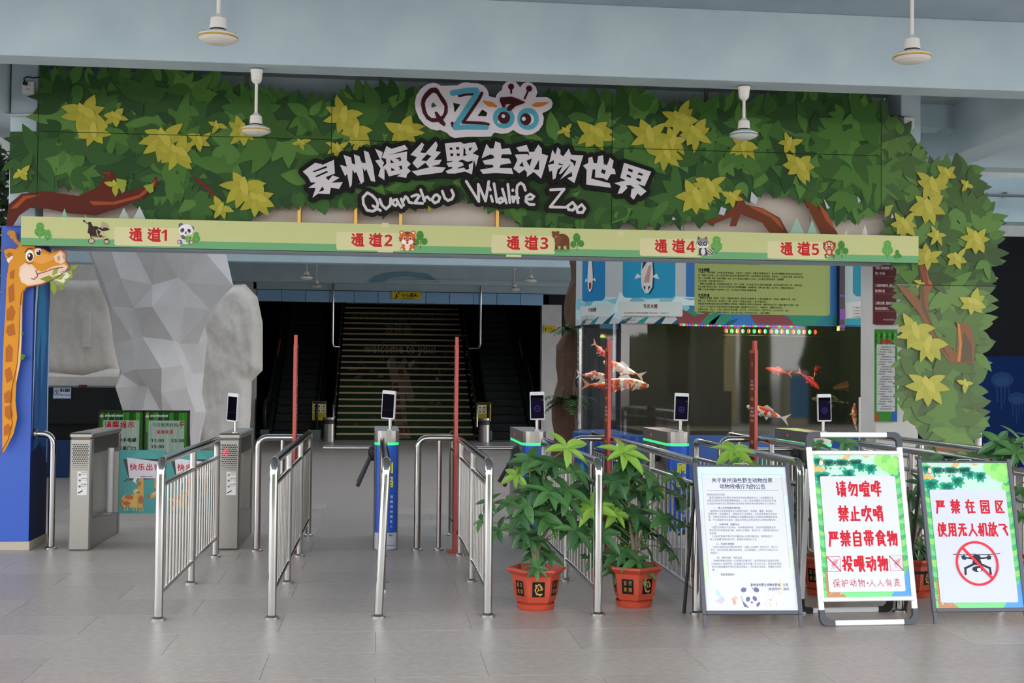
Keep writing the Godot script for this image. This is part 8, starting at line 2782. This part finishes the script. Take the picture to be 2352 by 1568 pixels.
func make_plants():
	leaflet_mesh = make_leaflet()
	leaf_mats = [leaf_mat("355a33", "4d7a45", "1a3010", 71), leaf_mat("3e6536", "56864a", "20360f", 72), leaf_mat("2c4e2f", "406a3e", "162a10", 73), leaf_mat("76a03a", "93b94c", "3f5a14", 74), leaf_mat("5d7a3a", "6e8a48", "2a3a14", 75)]
	var p1 := Vector3(1.09, 0, -8.5)
	potted(p1, "potted money tree in a red pot, leftmost, half behind a railing post", 1, head_list([Vector2(1.034, 1.019), 0.16, 0, Vector2(1.275, 1.106), 0.2, 3, Vector2(0.959, 0.909), 0.13, 3, Vector2(1.152, 0.810), 0.18, 1, Vector2(1.006, 0.735), 0.16, 1, Vector2(1.293, 0.819), 0.17, 0, Vector2(1.337, 0.945), 0.15, 0, Vector2(1.140, 0.930), 0.15, 0, Vector2(0.828, 0.542), 0.15, 1, Vector2(1.093, 0.648), 0.17, 1, Vector2(1.328, 0.553), 0.18, 1, Vector2(1.101, 0.436), 0.14, 0, Vector2(1.179, 0.354), 0.14, 1, Vector2(0.753, 0.741), 0.11, 2, Vector2(0.962, 0.646), 0.15, 2, Vector2(1.263, 0.665), 0.16, 2, Vector2(1.431, 0.786), 0.16, 2, Vector2(1.078, 0.831), 0.15, 2, Vector2(0.886, 0.736), 0.12, 0, Vector2(0.974, 0.530), 0.13, 2, Vector2(1.401, 0.679), 0.14, 0, Vector2(1.200, 1.005), 0.13, 2, Vector2(1.067, 0.303), 0.1, 1, Vector2(1.024, 0.482), 0.12, 2, Vector2(0.722, 0.587), 0.1, 1], p1, 5), 0.0)
	var p2 := Vector3(1.79, 0, -8.57)
	potted(p2, "bushy potted money tree in a red pot left of the notice stand", 2, head_list([Vector2(1.678, 1.075), 0.19, 3, Vector2(1.472, 0.696), 0.16, 3, Vector2(1.631, 0.655), 0.15, 3, Vector2(1.842, 0.930), 0.16, 1, Vector2(1.929, 0.831), 0.14, 3, Vector2(1.806, 0.798), 0.17, 1, Vector2(1.521, 0.520), 0.18, 0, Vector2(1.695, 0.930), 0.16, 0, Vector2(1.874, 0.700), 0.17, 1, Vector2(2.060, 0.758), 0.17, 2, Vector2(1.951, 0.625), 0.18, 0, Vector2(1.997, 0.440), 0.17, 2, Vector2(1.885, 0.402), 0.16, 1, Vector2(1.658, 0.364), 0.15, 0, Vector2(1.784, 0.330), 0.15, 1, Vector2(1.616, 0.877), 0.15, 2, Vector2(1.767, 0.644), 0.17, 2, Vector2(1.747, 0.479), 0.17, 0, Vector2(2.052, 0.908), 0.14, 2, Vector2(1.598, 0.765), 0.15, 1, Vector2(2.116, 0.571), 0.15, 2, Vector2(1.540, 0.330), 0.13, 2, Vector2(1.464, 0.603), 0.14, 2, Vector2(1.960, 0.495), 0.16, 2, Vector2(1.694, 0.755), 0.16, 0, Vector2(1.475, 0.855), 0.13, 2, Vector2(1.851, 0.541), 0.16, 2, Vector2(2.093, 0.341), 0.13, 1], p2, 6), 0.52)
	var p3 := Vector3(2.62, 0, -8.75)
	potted(p3, "potted money tree mostly hidden behind the notice stand", 3, head_list([Vector2(2.555, 1.068), 0.2, 3, Vector2(2.713, 0.963), 0.13, 3, Vector2(2.485, 0.939), 0.14, 0, Vector2(2.244, 0.735), 0.14, 0, Vector2(2.875, 0.798), 0.16, 2, Vector2(3.139, 0.853), 0.14, 0, Vector2(3.072, 0.608), 0.16, 2, Vector2(2.262, 0.485), 0.14, 1, Vector2(2.295, 0.344), 0.14, 2, Vector2(3.040, 0.418), 0.15, 0, Vector2(2.680, 0.798), 0.16, 1, Vector2(2.613, 0.630), 0.17, 2], p3, 7), 0.2)
	var p4 := Vector3(3.3, 0, -8.95)
	potted(p4, "potted money tree behind the white framed stand", 4, head_list([Vector2(3.459, 1.116), 0.17, 0, Vector2(3.221, 1.110), 0.12, 1, Vector2(3.405, 0.917), 0.16, 2, Vector2(3.714, 0.878), 0.16, 0, Vector2(3.276, 0.585), 0.16, 1, Vector2(3.925, 0.724), 0.15, 2, Vector2(3.925, 0.369), 0.16, 0, Vector2(3.545, 0.650), 0.17, 2, Vector2(3.816, 0.519), 0.17, 1], p4, 8), 0.1)
	var p5 := Vector3(3.95, 0, -8.85)
	potted(p5, "potted money tree between the white framed stand and the drone sign", 5, head_list([Vector2(4.019, 0.997), 0.15, 0, Vector2(4.219, 1.013), 0.15, 1, Vector2(3.948, 0.830), 0.15, 2, Vector2(3.931, 0.574), 0.16, 0, Vector2(3.981, 0.350), 0.16, 2, Vector2(4.247, 0.821), 0.16, 2, Vector2(4.452, 0.691), 0.16, 0], p5, 9), 0.4)
	var p6 := Vector3(4.7, 0, -8.9)
	potted(p6, "tall potted money tree at the right edge behind the drone sign", 6, head_list([Vector2(4.606, 1.136), 0.17, 0, Vector2(4.688, 1.062), 0.18, 1, Vector2(4.521, 0.991), 0.15, 2, Vector2(4.673, 0.894), 0.17, 0, Vector2(4.758, 0.765), 0.16, 1, Vector2(4.743, 0.593), 0.15, 1, Vector2(4.740, 0.427), 0.16, 2, Vector2(4.861, 1.153), 0.17, 0, Vector2(4.933, 0.887), 0.17, 2, Vector2(4.950, 0.592), 0.17, 0, Vector2(4.692, 0.723), 0.14, 2, Vector2(4.845, 0.234), 0.15, 0], p6, 10), 0.0)
	make_outside()

# added unseen hedges, kiosk and pillar for tank reflections; a tree past the pillar
func make_outside():
	var leafy := [grain("1f3019", "35502a", 0.8, 0.05, 2.0, 81, 1.5, 4), grain("26361d", "40582f", 0.8, 0.05, 2.0, 82, 1.5, 4)]
	var rng := RandomNumberGenerator.new()
	rng.seed = 12
	for e in [[-7.0, 8.4, "far left stretch"], [6.85, 4.8, "left stretch"], [13.5, 0.55, "short middle stretch"], [17.7, 2.45, "right stretch"]]:
		var lev := []
		for i in 10:
			var t := i / 9.0
			var q := sqrt(1.0 - pow(t, 6.0)) * 0.98 + 0.02
			lev.append([(3.2 if e[0] < 0.0 else 4.0) * t, e[0], 11.2, e[1] * (0.9 + 0.1 * q), 0.8 * q])
		solo("added_hedge", rock_column(lev, 24 if e[1] < 1.0 else 60, 0.06, 60), leafy[0], "added hedge behind the camera that darkens the tank reflection, " + e[2], "hedge", Vector3.ZERO, "added hedges behind the camera")  # added unseen, keeps bright sky out of the tank glass
	var kiosk := thing("unseen_kiosk", "unseen low kiosk with a blue front, placed for the tank reflection", "kiosk", Vector3(14.6, 0, 10.2))  # unseen, placed for the blue streak mirrored in the tank glass
	part(kiosk, "body", boxm(Vector3(0, 0.95, 0), Vector3(0.74, 1.9, 0.8), 0.02), mat("cfc4a0", 0.7))
	part(kiosk, "blue_front", boxm(Vector3(0.05, 1.0, -0.42), Vector3(0.66, 1.5, 0.04), 0.01), mat("3f86b4", 0.5))
	solo("added_pillar", boxm(Vector3(0, 1.75, 0), Vector3(0.45, 3.5, 0.5), 0.02), mat("cdbb86", 0.7), "added pale yellow pillar for a bright streak in the tank reflection", "pillar", Vector3(12.45, 0, 11.0))  # added unseen, gives the tank glass a pale streak to mirror
	# tree past the left pillar
	var t := thing("garden_tree", "dark leafy tree outside, seen in the gap left of the blue pillar", "tree", Vector3(-3.8, 0, -12.4))
	var b := MB.new()
	b.tube([Vector3(0, 0, 0), Vector3(0.05, 1.2, 0), Vector3(0, 2.6, 0.1)], [0.12, 0.1, 0.06], 10)
	part(t, "trunk", b, grain("4a3a2c", "6a5844", 0.9, 0.05, 3.0, 84, 1.0, 4))
	b = MB.new()
	for k in 2600:
		var p := Vector3(clampf(rng.randfn(0, 0.16), -0.36, 0.24), rng.randf_range(0.5, 3.75), clampf(rng.randfn(0, 0.14), -0.3, 0.3))
		var a := Vector3(rng.randf_range(-1, 1), rng.randf_range(-1, 0.4), rng.randf_range(-1, 1)).normalized() * rng.randf_range(0.1, 0.2)
		var s := a.cross(Vector3(rng.randf(), 1, rng.randf())).normalized() * 0.035
		b.quad(p, p + a * 0.5 + s, p + a, p + a * 0.5 - s)
	part(t, "foliage", b, leafy[0]).set_meta("kind", "stuff")
